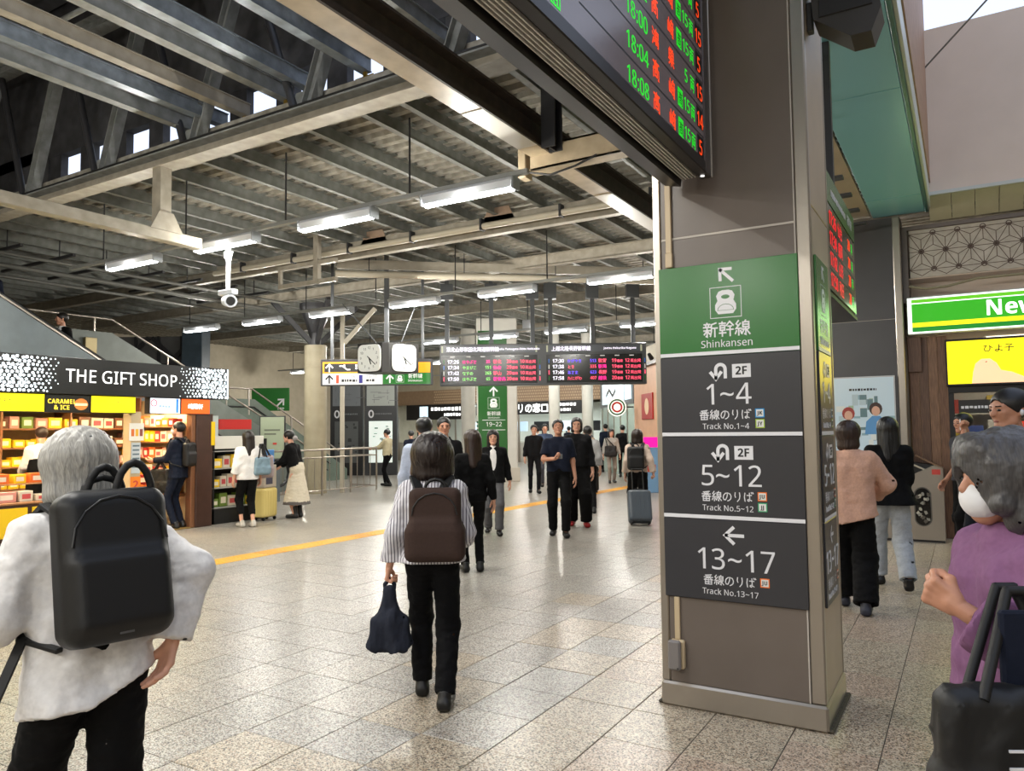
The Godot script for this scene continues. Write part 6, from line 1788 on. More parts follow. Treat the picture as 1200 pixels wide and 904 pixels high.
	var s2 := thing("view_plaza_sign", "dark sign band with a white square emblem beside the map kiosks", "shop sign", Vector3(0, 0, z + 0.02))
	part("band", MB.new().span(Vector3(-25.8, 2.15, -0.02), Vector3(-21.9, 2.95, 0.08), 0.006), mats["band black"], s2)
	part("emblem", MB.new().rect(-24.9, 2.3, -24.35, 2.85, 0.084), glow("emblem lit", Color(0.85, 0.95, 1.0), 1.0), s2)
	small_print(s2, -24.15, 2.70, 0.084, 1.9, 0.2, mats["office letters"], 16)
	small_print(s2, -23.3, 2.40, 0.084, 1.1, 0.17, mats["office letters"], 17)
	for k in 3:
		var l := thing("office_lamp", "%s flat lamp panel from the travel sign in the ticket office ceiling" % ORDINAL[k], "ceiling lamp", Vector3(-23.0 + 5.0 * k, 2.9, z - 2.2), 0.0, "ticket office ceiling lamps")
		part("panel", MB.new().box(Vector3.ZERO, Vector3(3.0, 0.04, 0.8), 0.01), glow("office lit", Color(0.95, 1.0, 1.0), 2.5), l)
		area_light(l, Vector3(0, -0.04, 0), Vector3.DOWN, Vector2(2.9, 0.7), 14.0, Color(0.95, 1.0, 1.0))
	var ct := thing("ticket_counter", "white ticket counter with screens inside the far office", "counter", Vector3(-19.0, 0, z - 2.6))
	part("desk", MB.new().span(Vector3(-5, 0, -0.3), Vector3(5, 1.0, 0.3), 0.01), mats["office white"], ct)
	for k in 7:
		part("screen", MB.new().box(Vector3(-4.2 + 1.4 * k, 1.75, -0.1), Vector3(1.0, 0.5, 0.05), 0.01), glow("screen pale", Color(0.70, 0.78, 0.85), 0.6) if k % 2 == 0 else mats["band black"], ct)
		part("screen_post", MB.new().box(Vector3(-4.2 + 1.4 * k, 1.25, -0.1), Vector3(0.06, 0.5, 0.05)), mats["band black"], ct)
	# shop that runs along a slanting front near the pillar
	var p1 := Vector3(-7.35, 0, -20.0)
	var p2 := Vector3(-12.0, 0, -26.6)
	var dv := (p1 - p2).normalized()
	var ang := atan2(-dv.z, dv.x)           # local x runs from the far end p2 to the near end p1, z faces the hall
	var L := p1.distance_to(p2)
	var sh := setting("wall_cafe")
	sh.position = p2
	sh.rotation.y = ang
	var peach := mottled("cafe peach", Color(0.80, 0.62, 0.50), 0.08, 0.5, 0.5)
	var c0 := L - 2.6
	part("wall", MB.new().span(Vector3(c0, 0, -0.2), Vector3(L + 4.0, 3.35, 0)), peach, sh)
	part("glass_front", MB.new().span(Vector3(0, 0, -0.2), Vector3(c0, 2.35, 0)), mat("cafe pale", Color(0.66, 0.74, 0.70), 0.25), sh)
	part("black_rail", MB.new().span(Vector3(0, 3.35, -0.1), Vector3(L + 4.0, 3.45, 0.12)), mats["band black"], sh)
	part("fascia", MB.new().span(Vector3(0, 2.35, -0.2), Vector3(c0, 3.35, 0.02)), mat("cafe grey", Color(0.30, 0.32, 0.33), 0.4), sh)
	part("upper", MB.new().span(Vector3(0, 3.45, -0.2), Vector3(L + 4.0, 3.95, -0.05)), mats["wall cream"], sh)
	part("shelf_band", MB.new().span(Vector3(c0 + 0.1, 0.9, 0.0), Vector3(L, 1.0, 0.3)), mats["shelf wood"], sh)
	for k in 5:
		part("pane_bar", MB.new().span(Vector3(0.3 + 1.05 * k, 0, 0), Vector3(0.36 + 1.05 * k, 2.35, 0.03)), mats["stainless"], sh)
	for k in 3:
		part("spot_lamp", MB.new().tube(Vector3(L - 3.0 + 1.5 * k, 3.5, 0.1), Vector3(L - 2.9 + 1.5 * k, 3.62, 0.2), 0.07, 0.05, 10), mats["band black"], sh)
	var cs := thing("cafe_sign", "lit white sign panel on the grey fascia of the slanting shop front", "shop sign", p2, ang)
	part("panel", MB.new().span(Vector3(0.8, 2.45, 0.03), Vector3(4.2, 3.2, 0.10), 0.01), glow("cafe sign lit", Color(0.85, 0.92, 0.95), 0.9), cs)
	part("small_panel", MB.new().span(Vector3(c0 - 0.9, 2.5, 0.03), Vector3(c0 - 0.2, 3.28, 0.10), 0.01), mats["cafe sign lit"], cs)
	part("mark", MB.new().ribbon(PackedVector2Array([Vector2(1.6, 2.75), Vector2(2.1, 2.95), Vector2(2.7, 2.7), Vector2(3.2, 2.9)]), 0.12, 0.102), mats["band black"], cs)
	var rs := thing("round_sign", "round white blade sign with a red and green ring beside the slanting shop", "sign", Vector3(-9.35, 2.24, -21.95), T)
	part("disc", MB.new().tube(Vector3(0, 0, -0.04), Vector3(0, 0, 0.0), 0.29, 0.29, 24), glow("disc lit", Color(0.95, 0.95, 0.92), 0.8), rs)
	for q in [[0.23, Color(0.08, 0.36, 0.2), 0.05], [0.14, Color(0.75, 0.12, 0.12), 0.06]]:
		var o := PackedVector2Array()
		for i in 25:
			o.append(Vector2.from_angle(TAU * i / 24) * q[0])
		part("ring", MB.new().ribbon(o, q[2], 0.003), mat("ring %.2f" % q[0], q[1], 0.4), rs)
	part("arm", MB.new().bar(Vector3(0.29, 0, -0.02), Vector3(0.62, 0, -0.02), 0.04, 0.04), mats["band black"], rs)
	var rp := thing("red_poster", "red framed poster on the peach wall of the slanting shop", "poster", p2 + dv * (L - 0.9), ang)
	part("sheet", MB.new().box(Vector3(0, 2.2, 0.02), Vector3(1.25, 0.75, 0.04), 0.006), mat("poster red", Color(0.62, 0.10, 0.08), 0.4), rp)
	part("picture", MB.new().tube(Vector3(0, 2.2, 0.041), Vector3(0, 2.2, 0.044), 0.24, 0.24, 18), mat("poster cream", Color(0.85, 0.74, 0.6), 0.4), rp)
	var st := thing("standing_sign", "narrow standing sign in pink and blue beside the slanting shop", "sign", Vector3(-6.6, 0, -17.55), T)
	part("panel", MB.new().span(Vector3(-0.16, 0.0, -0.05), Vector3(0.16, 1.1, 0), 0.006), mat("stand blue", Color(0.45, 0.62, 0.78), 0.4), st)
	part("pink_top", MB.new().span(Vector3(-0.18, 1.1, -0.05), Vector3(0.18, 1.35, 0.004), 0.006), glow("stand pink", Color(0.95, 0.08, 0.65), 0.6), st)
	part("red_mark", MB.new().rect(-0.1, 0.5, 0.1, 0.68, 0.002), mats["label red"], st)

# ================================================================ people
# Distances to tapered bones, boxes and ellipsoids are joined with a smooth minimum on a grid and meshed as surface nets.
class Field:
	var cell := 0.015
	var k := 48.0
	var cones := []
	var boxes := []
	var ells := []
	var cuts := []
	var subs := []
	var rough := 0.0
	var freq := 30.0
	var fy := 1.0
	var noise: FastNoiseLite
	func _init(c := 0.015, kk := 48.0) -> void:
		cell = c
		k = kk
	func creases(amp: float, fr: float, flat := 1.0, sd := 1) -> Field:
		rough = amp
		freq = fr
		fy = flat
		noise = FastNoiseLite.new()
		noise.frequency = 1.0
		noise.seed = sd
		return self
	func cone(a: Vector3, b: Vector3, ra: float, rb := -1.0, flat := false) -> Field:
		cones.append([a, b, ra, ra if rb < 0.0 else rb, flat])
		return self
	func rbox(c: Vector3, bs: Basis, half: Vector3, r: float) -> Field:
		boxes.append([c, bs, half - Vector3(r, r, r), r])
		return self
	func ell(c: Vector3, bs: Basis, rad: Vector3) -> Field:
		ells.append([c, bs, rad])
		return self
	func sub(c: Vector3, bs: Basis, rad: Vector3) -> Field:
		subs.append([c, bs, rad])
		return self
	func cut(p: Vector3, nrm: Vector3) -> Field:      # keeps the side the normal points away from
		cuts.append([p, nrm.normalized()])
		return self
	func build(mb: MB = null, tr := Transform3D.IDENTITY) -> MB:
		if mb == null:
			mb = MB.new()
		var R := 1.7 / k
		var lim := maxf(cell * 2.6, 0.02) + R * 0.3
		var big := lim * 1.2
		var items := []
		for c in cones:
			var r: float = maxf(c[2], c[3]) + lim
			items.append([0, c, (c[0] as Vector3).min(c[1]) - Vector3(r, r, r), (c[0] as Vector3).max(c[1]) + Vector3(r, r, r)])
		for c in boxes:
			var h: Vector3 = c[2]
			var bs: Basis = c[1]
			var e: Vector3 = (bs.x.abs() * h.x + bs.y.abs() * h.y + bs.z.abs() * h.z) + Vector3.ONE * (c[3] + lim)
			items.append([1, c, c[0] - e, c[0] + e])
		for c in ells:
			var h: Vector3 = c[2]
			var e := Vector3.ONE * (maxf(h.x, maxf(h.y, h.z)) + lim)
			items.append([2, c, c[0] - e, c[0] + e])
		var lo: Vector3 = items[0][2]
		var hi: Vector3 = items[0][3]
		for it in items:
			lo = lo.min(it[2])
			hi = hi.max(it[3])
		var nx := int((hi.x - lo.x) / cell) + 2
		var ny := int((hi.y - lo.y) / cell) + 2
		var nz := int((hi.z - lo.z) / cell) + 2
		var nxy := nx * ny
		var val := PackedFloat32Array()
		val.resize(nxy * nz)
		val.fill(big)
		for it in items:
			var i0 := ((it[2] as Vector3) - lo) / cell
			var i1 := ((it[3] as Vector3) - lo) / cell
			var x0 := int(i0.x)
			var x1 := mini(int(i1.x) + 1, nx - 1)
			var y0 := int(i0.y)
			var y1 := mini(int(i1.y) + 1, ny - 1)
			var z0 := int(i0.z)
			var z1 := mini(int(i1.z) + 1, nz - 1)
			var q: Array = it[1]
			if it[0] == 0:
				var a: Vector3 = q[0]
				var ba: Vector3 = q[1] - a
				var l2 := maxf(ba.length_squared(), 1e-8)
				var len := sqrt(l2)
				var ra: float = q[2]
				var dr: float = q[3] - ra
				var flat: bool = q[4]
				for iz in range(z0, z1 + 1):
					for iy in range(y0, y1 + 1):
						var p := Vector3(lo.x + x0 * cell, lo.y + iy * cell, lo.z + iz * cell) - a
						var i := iz * nxy + iy * nx + x0
						for ix in range(x0, x1 + 1):
							var t := p.dot(ba) / l2
							var d: float
							if flat and t > 1.0:
								d = maxf((p - ba * t).length() - ra - dr, (t - 1.0) * len)
							else:
								t = clampf(t, 0.0, 1.0)
								d = (p - ba * t).length() - ra - dr * t
							if d < lim:
								var o := val[i]
								var hh := maxf(R - absf(o - d), 0.0)
								val[i] = minf(o, d) - hh * hh * 0.25 / R
							p.x += cell
							i += 1
			else:
				var c: Vector3 = q[0]
				var inv: Basis = (q[1] as Basis).transposed()
				var h: Vector3 = q[2]
				var is_box: bool = it[0] == 1
				var r: float = q[3] if is_box else 0.0
				var mn := minf(h.x, minf(h.y, h.z))
				for iz in range(z0, z1 + 1):
					for iy in range(y0, y1 + 1):
						var i := iz * nxy + iy * nx + x0
						for ix in range(x0, x1 + 1):
							var p := inv * (Vector3(lo.x + ix * cell, lo.y + iy * cell, lo.z + iz * cell) - c)
							var d: float
							if is_box:
								var e := p.abs() - h
								d = e.max(Vector3.ZERO).length() + minf(maxf(e.x, maxf(e.y, e.z)), 0.0) - r
							else:
								var m := (p / h).length()
								d = (m - 1.0) * m / maxf((p / (h * h)).length(), 1e-5) if m > 1e-4 else -mn
							if d < lim:
								var o := val[i]
								var hh := maxf(R - absf(o - d), 0.0)
								val[i] = minf(o, d) - hh * hh * 0.25 / R
							i += 1
		if rough > 0.0 or cuts or subs:
			for iz in nz:
				for iy in ny:
					var i := iz * nxy + iy * nx
					for ix in nx:
						var d := val[i]
						if d < lim and d > -lim:
							var p := Vector3(lo.x + ix * cell, lo.y + iy * cell, lo.z + iz * cell)
							if rough > 0.0:
								d += rough * noise.get_noise_3d(p.x * freq, p.y * freq * fy, p.z * freq)
							for c in cuts:
								d = maxf(d, (p - c[0]).dot(c[1]))
							for c in subs:
								var u: Vector3 = (c[1] as Basis).transposed() * (p - c[0])
								var h: Vector3 = c[2]
								var m := (u / h).length()
								d = maxf(d, -(m - 1.0) * m / maxf((u / (h * h)).length(), 1e-5) if m > 1e-4 else 0.05)
							val[i] = d
						elif d <= -lim:
							var p := Vector3(lo.x + ix * cell, lo.y + iy * cell, lo.z + iz * cell)
							for c in cuts:
								d = maxf(d, (p - c[0]).dot(c[1]))
							for c in subs:
								var u: Vector3 = (c[1] as Basis).transposed() * (p - c[0])
								var h: Vector3 = c[2]
								var m := (u / h).length()
								d = maxf(d, -(m - 1.0) * m / maxf((u / (h * h)).length(), 1e-5) if m > 1e-4 else 0.05)
							val[i] = d
						i += 1
		# surface nets
		var vid := PackedInt32Array()
		vid.resize(nxy * nz)
		vid.fill(-1)
		var pos := PackedVector3Array()
		var nor := PackedVector3Array()
		var thr := cell * 1.9
		var off := PackedInt32Array([0, 1, nx, nx + 1, nxy, nxy + 1, nxy + nx, nxy + nx + 1])
		var ea := PackedInt32Array([0, 2, 4, 6, 0, 1, 4, 5, 0, 1, 2, 3])
		var eb := PackedInt32Array([1, 3, 5, 7, 2, 3, 6, 7, 4, 5, 6, 7])
		var v8 := PackedFloat32Array()
		v8.resize(8)
		for iz in nz - 1:
			for iy in ny - 1:
				var i := iz * nxy + iy * nx - 1
				for ix in nx - 1:
					i += 1
					var v0 := val[i]
					if v0 > thr or v0 < -thr:
						continue
					var mask := 0
					for c in 8:
						var w := val[i + off[c]]
						v8[c] = w
						if w < 0.0:
							mask |= 1 << c
					if mask == 0 or mask == 255:
						continue
					var sum := Vector3.ZERO
					var cnt := 0
					for e in 12:
						var a := ea[e]
						var b := eb[e]
						if (v8[a] < 0.0) != (v8[b] < 0.0):
							var t := v8[a] / (v8[a] - v8[b])
							var pa := Vector3(a & 1, (a >> 1) & 1, (a >> 2) & 1)
							var pb := Vector3(b & 1, (b >> 1) & 1, (b >> 2) & 1)
							sum += pa.lerp(pb, t)
							cnt += 1
					vid[i] = pos.size()
					pos.append(tr * (lo + (Vector3(ix, iy, iz) + sum / cnt) * cell))
					var g := Vector3(v8[1] + v8[3] + v8[5] + v8[7] - v8[0] - v8[2] - v8[4] - v8[6], v8[2] + v8[3] + v8[6] + v8[7] - v8[0] - v8[1] - v8[4] - v8[5], v8[4] + v8[5] + v8[6] + v8[7] - v8[0] - v8[1] - v8[2] - v8[3])
					nor.append((tr.basis * g).normalized())
					for ax in 3:
						var o: int = [1, nx, nxy][ax]
						var s0 := v8[0] < 0.0
						if s0 == (v8[[1, 2, 4][ax]] < 0.0):
							continue
						var u: int = [nx, nxy, 1][ax]
						var w2: int = [nxy, 1, nx][ax]
						var a := vid[i]
						var b := vid[i - u] if i >= u else -1
						var c := vid[i - u - w2] if i >= u + w2 else -1
						var d := vid[i - w2] if i >= w2 else -1
						if a < 0 or b < 0 or c < 0 or d < 0:
							continue
						mb.smooth_tri(pos[a], pos[b], pos[c], nor[a], nor[b], nor[c])
						mb.smooth_tri(pos[a], pos[c], pos[d], nor[a], nor[c], nor[d])
		return mb

func ik(a: Vector3, t: Vector3, l1: float, l2: float, hint: Vector3) -> Vector3:
	var d := t - a
	var l := clampf(d.length(), absf(l1 - l2) + 0.01, l1 + l2 - 0.004)
	var dn := d.normalized()
	var c := (l1 * l1 + l * l - l2 * l2) / (2.0 * l)
	var h := sqrt(maxf(l1 * l1 - c * c, 0.0))
	var side := (hint - dn * hint.dot(dn)).normalized()
	return a + dn * c + side * h

# hand templates: wrist at the origin, fingers down -y, palm towards -x (right hand), thumb forward (-z)
func hand(curl: float, left: bool, cell: float) -> MB:
	var key := "_hand%.2f%s%.3f" % [curl, left, cell]
	if mats.has(key):
		return mats[key]
	var f := Field.new(cell, 160.0)
	var sx := -1.0 if left else 1.0
	var m := func(v: Vector3) -> Vector3:
		return Vector3(v.x * sx, v.y, v.z)
	f.cone(m.call(Vector3(0, 0.03, 0.0)), m.call(Vector3(0, -0.02, 0.0)), 0.026, 0.024)
	var zs := [-0.031, -0.010, 0.011, 0.030]
	var ln := [[0.042, 0.026, 0.020], [0.046, 0.029, 0.021], [0.043, 0.027, 0.020], [0.034, 0.021, 0.018]]
	for i in 4:
		var base := Vector3(0, -0.082 + 0.004 * absf(i - 1), zs[i])
		f.cone(m.call(Vector3(0.0, -0.012, zs[i] * 0.62)), m.call(base), 0.0145, 0.0125)
		var a := 0.0
		var p := base
		for j in 3:
			a += curl * [0.9, 1.15, 0.75][j] * (1.0 + 0.06 * i)
			var q: Vector3 = p + Vector3(-sin(a), -cos(a), 0.06 * (i - 1.5) * (1.0 - curl * 0.4)) * ln[i][j]
			f.cone(m.call(p), m.call(q), 0.0102 - 0.0009 * j, 0.0094 - 0.0009 * j)
			p = q
	var t0 := Vector3(-0.006, -0.022, -0.022)
	var t1 := t0 + Vector3(-0.014, -0.030, -0.026)
	var t2 := t1 + Vector3(-0.012 - 0.012 * curl, -0.028, -0.008 + 0.014 * curl)
	var t3 := t2 + Vector3(-0.008 - 0.008 * curl, -0.022, 0.002 + 0.012 * curl)
	f.cone(m.call(t0), m.call(t1), 0.016, 0.013)
	f.cone(m.call(t1), m.call(t2), 0.0118, 0.0108)
	f.cone(m.call(t2), m.call(t3), 0.0105, 0.009)
	mats[key] = f.build()
	return mats[key]

func head_mesh(cell: float) -> MB:
	var key := "_head%.3f" % cell
	if mats.has(key):
		return mats[key]
	var f := Field.new(cell, 90.0)
	f.ell(Vector3(0, 0.028, 0.012), Basis.IDENTITY, Vector3(0.074, 0.082, 0.092))
	f.cone(Vector3(0, -0.02, -0.028), Vector3(0, -0.078, -0.048), 0.054, 0.034)
	f.cone(Vector3(-0.03, -0.055, -0.01), Vector3(-0.012, -0.086, -0.045), 0.032, 0.022)
	f.cone(Vector3(0.03, -0.055, -0.01), Vector3(0.012, -0.086, -0.045), 0.032, 0.022)
	f.cone(Vector3(0, 0.012, -0.080), Vector3(0, -0.022, -0.096), 0.010, 0.013)       # nose
	f.cone(Vector3(-0.036, 0.022, -0.066), Vector3(0.036, 0.022, -0.066), 0.017, 0.017)   # brow
	for s in [-1.0, 1.0]:
		f.cone(Vector3(s * 0.070, 0.010, 0.014), Vector3(s * 0.068, -0.022, 0.010), 0.013, 0.009)   # ears
		f.cone(Vector3(s * 0.034, -0.012, -0.060), Vector3(s * 0.03, -0.03, -0.058), 0.022, 0.018)   # cheeks
		f.sub(Vector3(s * 0.031, 0.003, -0.094), Basis.IDENTITY, Vector3(0.017, 0.010, 0.012))       # eye sockets
	mats[key] = f.build()
	return mats[key]

func stamp(dst: MB, src: MB, tr: Transform3D) -> void:
	for i in src.v.size():
		dst.v.append(tr * src.v[i])
		dst.n.append((tr.basis * src.n[i]).normalized())

func cloth(key: String, c: Color, rough := 0.85) -> StandardMaterial3D:
	if mats.has("cloth " + key):
		return mats["cloth " + key]
	var m := mat("cloth " + key, c, rough, 0.0, 0.3)
	if not mats.has("_weave"):
		mats["_weave"] = noise_tex(0.05, Color(0.93, 0.93, 0.93), Color(1, 1, 1), 128, FastNoiseLite.TYPE_SIMPLEX, 3, 9)
	triplanar(m, mats["_weave"], 6.0, false)
	return m

func striped() -> StandardMaterial3D:
	if mats.has("cloth striped"):
		return mats["cloth striped"]
	var im := Image.create(64, 64, false, Image.FORMAT_RGB8)
	im.fill(Color(0.83, 0.82, 0.84))
	for i in 4:
		im.fill_rect(Rect2i(i * 16, 0, 5, 64), Color(0.34, 0.32, 0.37))
	var m := mat("cloth striped", Color(1, 1, 1), 0.85)
	return triplanar(m, ImageTexture.create_from_image(im), 14.0, false)

func hair_mat(c: Color) -> StandardMaterial3D:
	var key := "hair %s" % c.to_html(false)
	if mats.has(key):
		return mats[key]
	var m := mat(key, c, 0.45, 0.0, 0.5)
	if not mats.has("_strands"):
		mats["_strands"] = noise_tex(0.06, Color(0.70, 0.70, 0.70), Color(1, 1, 1), 128, FastNoiseLite.TYPE_SIMPLEX, 4, 12)
	triplanar(m, mats["_strands"], 3.0, false)
	m.uv1_scale = Vector3(22, 3.0, 22)
	return m

func person(s: Dictionary) -> Dictionary:
	var H: float = s.get("h", 1.68)
	var K := H / 1.7
	var cell: float = s.get("cell", 0.022)
	var fine := clampf(cell * 0.42, 0.0045, 0.011)
	var node := thing("person", s.label, "person", Vector3(s.at[0], s.get("y", 0.0), s.at[1]), deg_to_rad(s.yaw), s.get("group", ""))
	var skin := mat("skin %s" % s.get("tone", "light"), {"light": Color(0.80, 0.60, 0.50), "mid": Color(0.70, 0.50, 0.40), "tan": Color(0.60, 0.42, 0.33)}[s.get("tone", "light")], 0.5)
	skin.subsurf_scatter_enabled = false
	var wide: float = s.get("wide", 1.0)           # build of the torso
	var lean: float = deg_to_rad(s.get("lean", 0.0))
	var twist: float = deg_to_rad(s.get("twist", 0.0))
	var sidel: float = deg_to_rad(s.get("side", 0.0))
	var hipc := Vector3(0, 0.90, 0)
	var up := Basis(Vector3.UP, twist) * Basis(Vector3.RIGHT, -lean) * Basis(Vector3.BACK, sidel)
	var U := func(v: Vector3) -> Vector3:
		return (hipc + up * (v - hipc)) * K
	var J := {}
	for sd in [-1, 1]:
		var L: String = "l" if sd < 0 else "r"
		var hip := Vector3(0.085 * sd, 0.89, 0) * K
		var an: Array = s.get("foot_" + L, [0.09 * sd, 0.085, 0.0])
		var ank := Vector3(an[0], an[1], an[2]) * K
		J["hip_" + L] = hip
		J["ank_" + L] = ank
		J["knee_" + L] = ik(hip, ank, 0.43 * K, 0.42 * K, Vector3(0.08 * sd, 0, -1))
		var sh: Vector3 = U.call(Vector3(0.160 * wide * sd, 1.350, 0.012))
		var ha: Array = s.get("hand_" + L, [0.24 * sd, 0.84, -0.03])
		var wr := Vector3(ha[0], ha[1], ha[2]) * K
		var d := wr - sh
		if d.length() > 0.505 * K:
			wr = sh + d.normalized() * 0.505 * K
		J["sh_" + L] = sh
		J["wr_" + L] = wr
		var eh: Array = s.get("elbow_" + L, [0.12 * sd, -0.1, 1.0])
		J["el_" + L] = ik(sh, wr, 0.27 * K, 0.245 * K, Vector3(eh[0], eh[1], eh[2]))
	# ---- the body itself: one surface from head to ankles, finer at head and hands
	var body := Field.new(maxf(cell, 0.016), 50.0)
	body.cone(U.call(Vector3(0, 1.36, 0.015)), U.call(Vector3(0, 1.50, -0.005)), 0.054 * K, 0.05 * K)
	body.cone(U.call(Vector3(0, 1.28, 0)), Vector3(0, 0.95, 0) * K, 0.085 * K, 0.085 * K)
	for L in ["l", "r"]:
		body.cone(U.call(Vector3(0, 1.33, 0.01)), J["sh_" + L], 0.05 * K, 0.045 * K)
		body.cone(J["sh_" + L], J["el_" + L], 0.042 * K, 0.036 * K)
		body.cone(J["el_" + L], J["wr_" + L], 0.037 * K, 0.026 * K)
		body.cone(J["hip_" + L], J["knee_" + L], 0.065 * K, 0.047 * K)
		body.cone(J["knee_" + L], J["ank_" + L], 0.046 * K, 0.034 * K)
	var bm := body.build()
	var hb := Basis(Vector3.UP, deg_to_rad(s.get("head_yaw", 0.0))) * Basis(Vector3.RIGHT, -deg_to_rad(s.get("head_pitch", 0.0))) * Basis(Vector3.BACK, deg_to_rad(s.get("head_tilt", 0.0)))
	var hs := 1.03 * lerpf(1.0, K, 0.4)
	var HT := Transform3D(up * hb * Basis.from_scale(Vector3.ONE * hs), U.call(Vector3(0, 1.575, -0.02)))
	stamp(bm, head_mesh(fine), HT)
	for L in ["l", "r"]:
		var fd: Vector3 = (J["wr_" + L] - J["el_" + L]).normalized()
		if s.has("hand_dir_" + L):
			var hd: Array = s["hand_dir_" + L]
			fd = Vector3(hd[0], hd[1], hd[2]).normalized()
		var th: Array = s.get("thumb_" + L, [0, 0, -1])
		var zt := Vector3(th[0], th[1], th[2])
		var yv := -fd
		var zv := -(zt - fd * zt.dot(fd)).normalized()
		var xv := yv.cross(zv).normalized()
		stamp(bm, hand(s.get("curl_" + L, 0.32), L == "l", fine * 0.8), Transform3D(Basis(xv, yv, zv).scaled_local(Vector3.ONE * 0.98 * K), J["wr_" + L]))
	part("body", bm, skin, node)
	# ---- face
	if s.get("face", true):
		for sd in [-1.0, 1.0]:
			var ek := "_eye%.0f" % sd
			if not mats.has(ek):
				mats[ek] = MB.new().ball(Vector3(0.031 * sd, 0.002, -0.0815), 0.0125, 8, 6, Vector3(1.1, 0.55, 0.7)).mesh()
				mats[ek + "b"] = MB.new().bar(Vector3(0.016 * sd, 0.021, -0.089), Vector3(0.047 * sd, 0.022, -0.078), 0.006, 0.006).mesh()
			part("eye", mats[ek], mat("eye dark", Color(0.07, 0.05, 0.045), 0.3), node).transform = HT
			part("eyebrow", mats[ek + "b"], mats["eye dark"], node).transform = HT
		if not s.get("mask", false):
			var mo := part("mouth", MB.new().ball(Vector3(0, -0.058, -0.079), 0.016, 8, 5, Vector3(1.3, 0.35, 0.5)), mat("lips", Color(0.58, 0.32, 0.29), 0.45), node)
			mo.transform = HT
	if s.get("mask", false):
		var mf := Field.new(fine, 90.0)
		mf.ell(Vector3(0, -0.048, -0.052), Basis.IDENTITY, Vector3(0.060, 0.054, 0.052))
		mf.cut(Vector3(0, 0, -0.03), Vector3(0, 0, 1))
		var mk := part("face_mask", mf.build(), mat("mask white", Color(0.84, 0.84, 0.85), 0.8), node)
		mk.transform = HT
	# ---- hair
	var hr: Array = s.get("hair", ["short", Color(0.05, 0.045, 0.04)])
	var hf := Field.new(fine * 1.15, 70.0)
	var face_sub := [Vector3(0, -0.05, -0.10), Vector3(0.066, 0.098, 0.085)]
	match hr[0]:
		"short":
			hf.ell(Vector3(0, 0.036, 0.014), Basis.IDENTITY, Vector3(0.086, 0.088, 0.102))
			hf.cut(Vector3(0, -0.012, -0.01), Vector3(0, -0.8, -0.6))
			hf.sub(face_sub[0], Basis.IDENTITY, Vector3(0.07, 0.11, 0.085))
		"bob", "curly":
			var w: float = hr[2] if hr.size() > 2 else 1.0
			hf.ell(Vector3(0, 0.030, 0.014), Basis.IDENTITY, Vector3(0.098 * w, 0.098 * w, 0.112 * w))
			for sd in [-1.0, 1.0]:
				hf.cone(Vector3(0.045 * sd * w, 0.0, 0.02), Vector3(0.056 * sd * w, -0.085, 0.02), 0.052 * w, 0.046 * w)
				hf.cone(Vector3(0.02 * sd, -0.02, 0.05), Vector3(0.026 * sd, -0.095, 0.055), 0.055 * w, 0.048 * w)
			hf.cut(Vector3(0, -0.135, 0), Vector3(0, -1, 0.0))
			if hr.size() > 3:      # hair that falls forward over the cheeks
				for sd in [-1.0, 1.0]:
					hf.cone(Vector3(0.07 * sd, 0.04, -0.03), Vector3(0.078 * sd, -0.05, -0.045), 0.036, 0.030)
				hf.cone(Vector3(-0.04, 0.085, -0.07), Vector3(0.04, 0.085, -0.07), 0.034)
				hf.sub(Vector3(0, -0.06, -0.115), Basis.IDENTITY, Vector3(0.055, 0.098, 0.075))
			else:
				hf.sub(face_sub[0] + Vector3(0, 0.0, 0.002), Basis.IDENTITY, face_sub[1] + Vector3(0.004, 0.01, 0))
			if hr[0] == "curly":
				hf.creases(hr[3] if hr.size() > 3 else 0.010, 17.0, 0.5, 3)
			else:
				hf.creases(0.006, 42.0, 0.12, 5)
		"long":
			hf.ell(Vector3(0, 0.034, 0.014), Basis.IDENTITY, Vector3(0.091, 0.092, 0.106))
			hf.cone(Vector3(-0.025, 0.0, 0.045), Vector3(-0.035, -0.27, 0.075), 0.066, 0.05)
			hf.cone(Vector3(0.025, 0.0, 0.045), Vector3(0.035, -0.27, 0.075), 0.066, 0.05)
			for sd in [-1.0, 1.0]:
				hf.cone(Vector3(0.055 * sd, 0.0, 0.0), Vector3(0.07 * sd, -0.2, 0.01), 0.036, 0.026)
			hf.cut(Vector3(0, -0.31, 0), Vector3(0, -1, 0))
			hf.creases(0.006, 42.0, 0.12, 5)
			hf.sub(face_sub[0], Basis.IDENTITY, face_sub[1])
		"tail":
			hf.ell(Vector3(0, 0.034, 0.014), Basis.IDENTITY, Vector3(0.086, 0.089, 0.103))
			hf.cut(Vector3(0, -0.03, -0.01), Vector3(0, -0.85, -0.5))
			hf.sub(face_sub[0], Basis.IDENTITY, Vector3(0.07, 0.11, 0.085))
			hf.cone(Vector3(0, 0.0, 0.11), Vector3(0, -0.16, 0.13), 0.03, 0.018)
		"bun":
			hf.ell(Vector3(0, 0.034, 0.014), Basis.IDENTITY, Vector3(0.088, 0.091, 0.104))
			hf.cut(Vector3(0, -0.04, -0.01), Vector3(0, -0.85, -0.5))
			hf.sub(face_sub[0], Basis.IDENTITY, Vector3(0.07, 0.11, 0.085))
			hf.ell(Vector3(0, -0.02, 0.115), Basis.IDENTITY, Vector3(0.042, 0.042, 0.035))
	var hm := part("hair", hf.build(), hair_mat(hr[1]), node)
	hm.transform = HT
	# ---- trousers or skirt
	var bt: Dictionary = s.get("bottom", {})
	var bf: float = bt.get("fat", 0.0)
	var tf := Field.new(cell, 48.0)
	tf.creases(0.010, 11.0, 1.6, int(absf(s.at[0] * 37.0)))
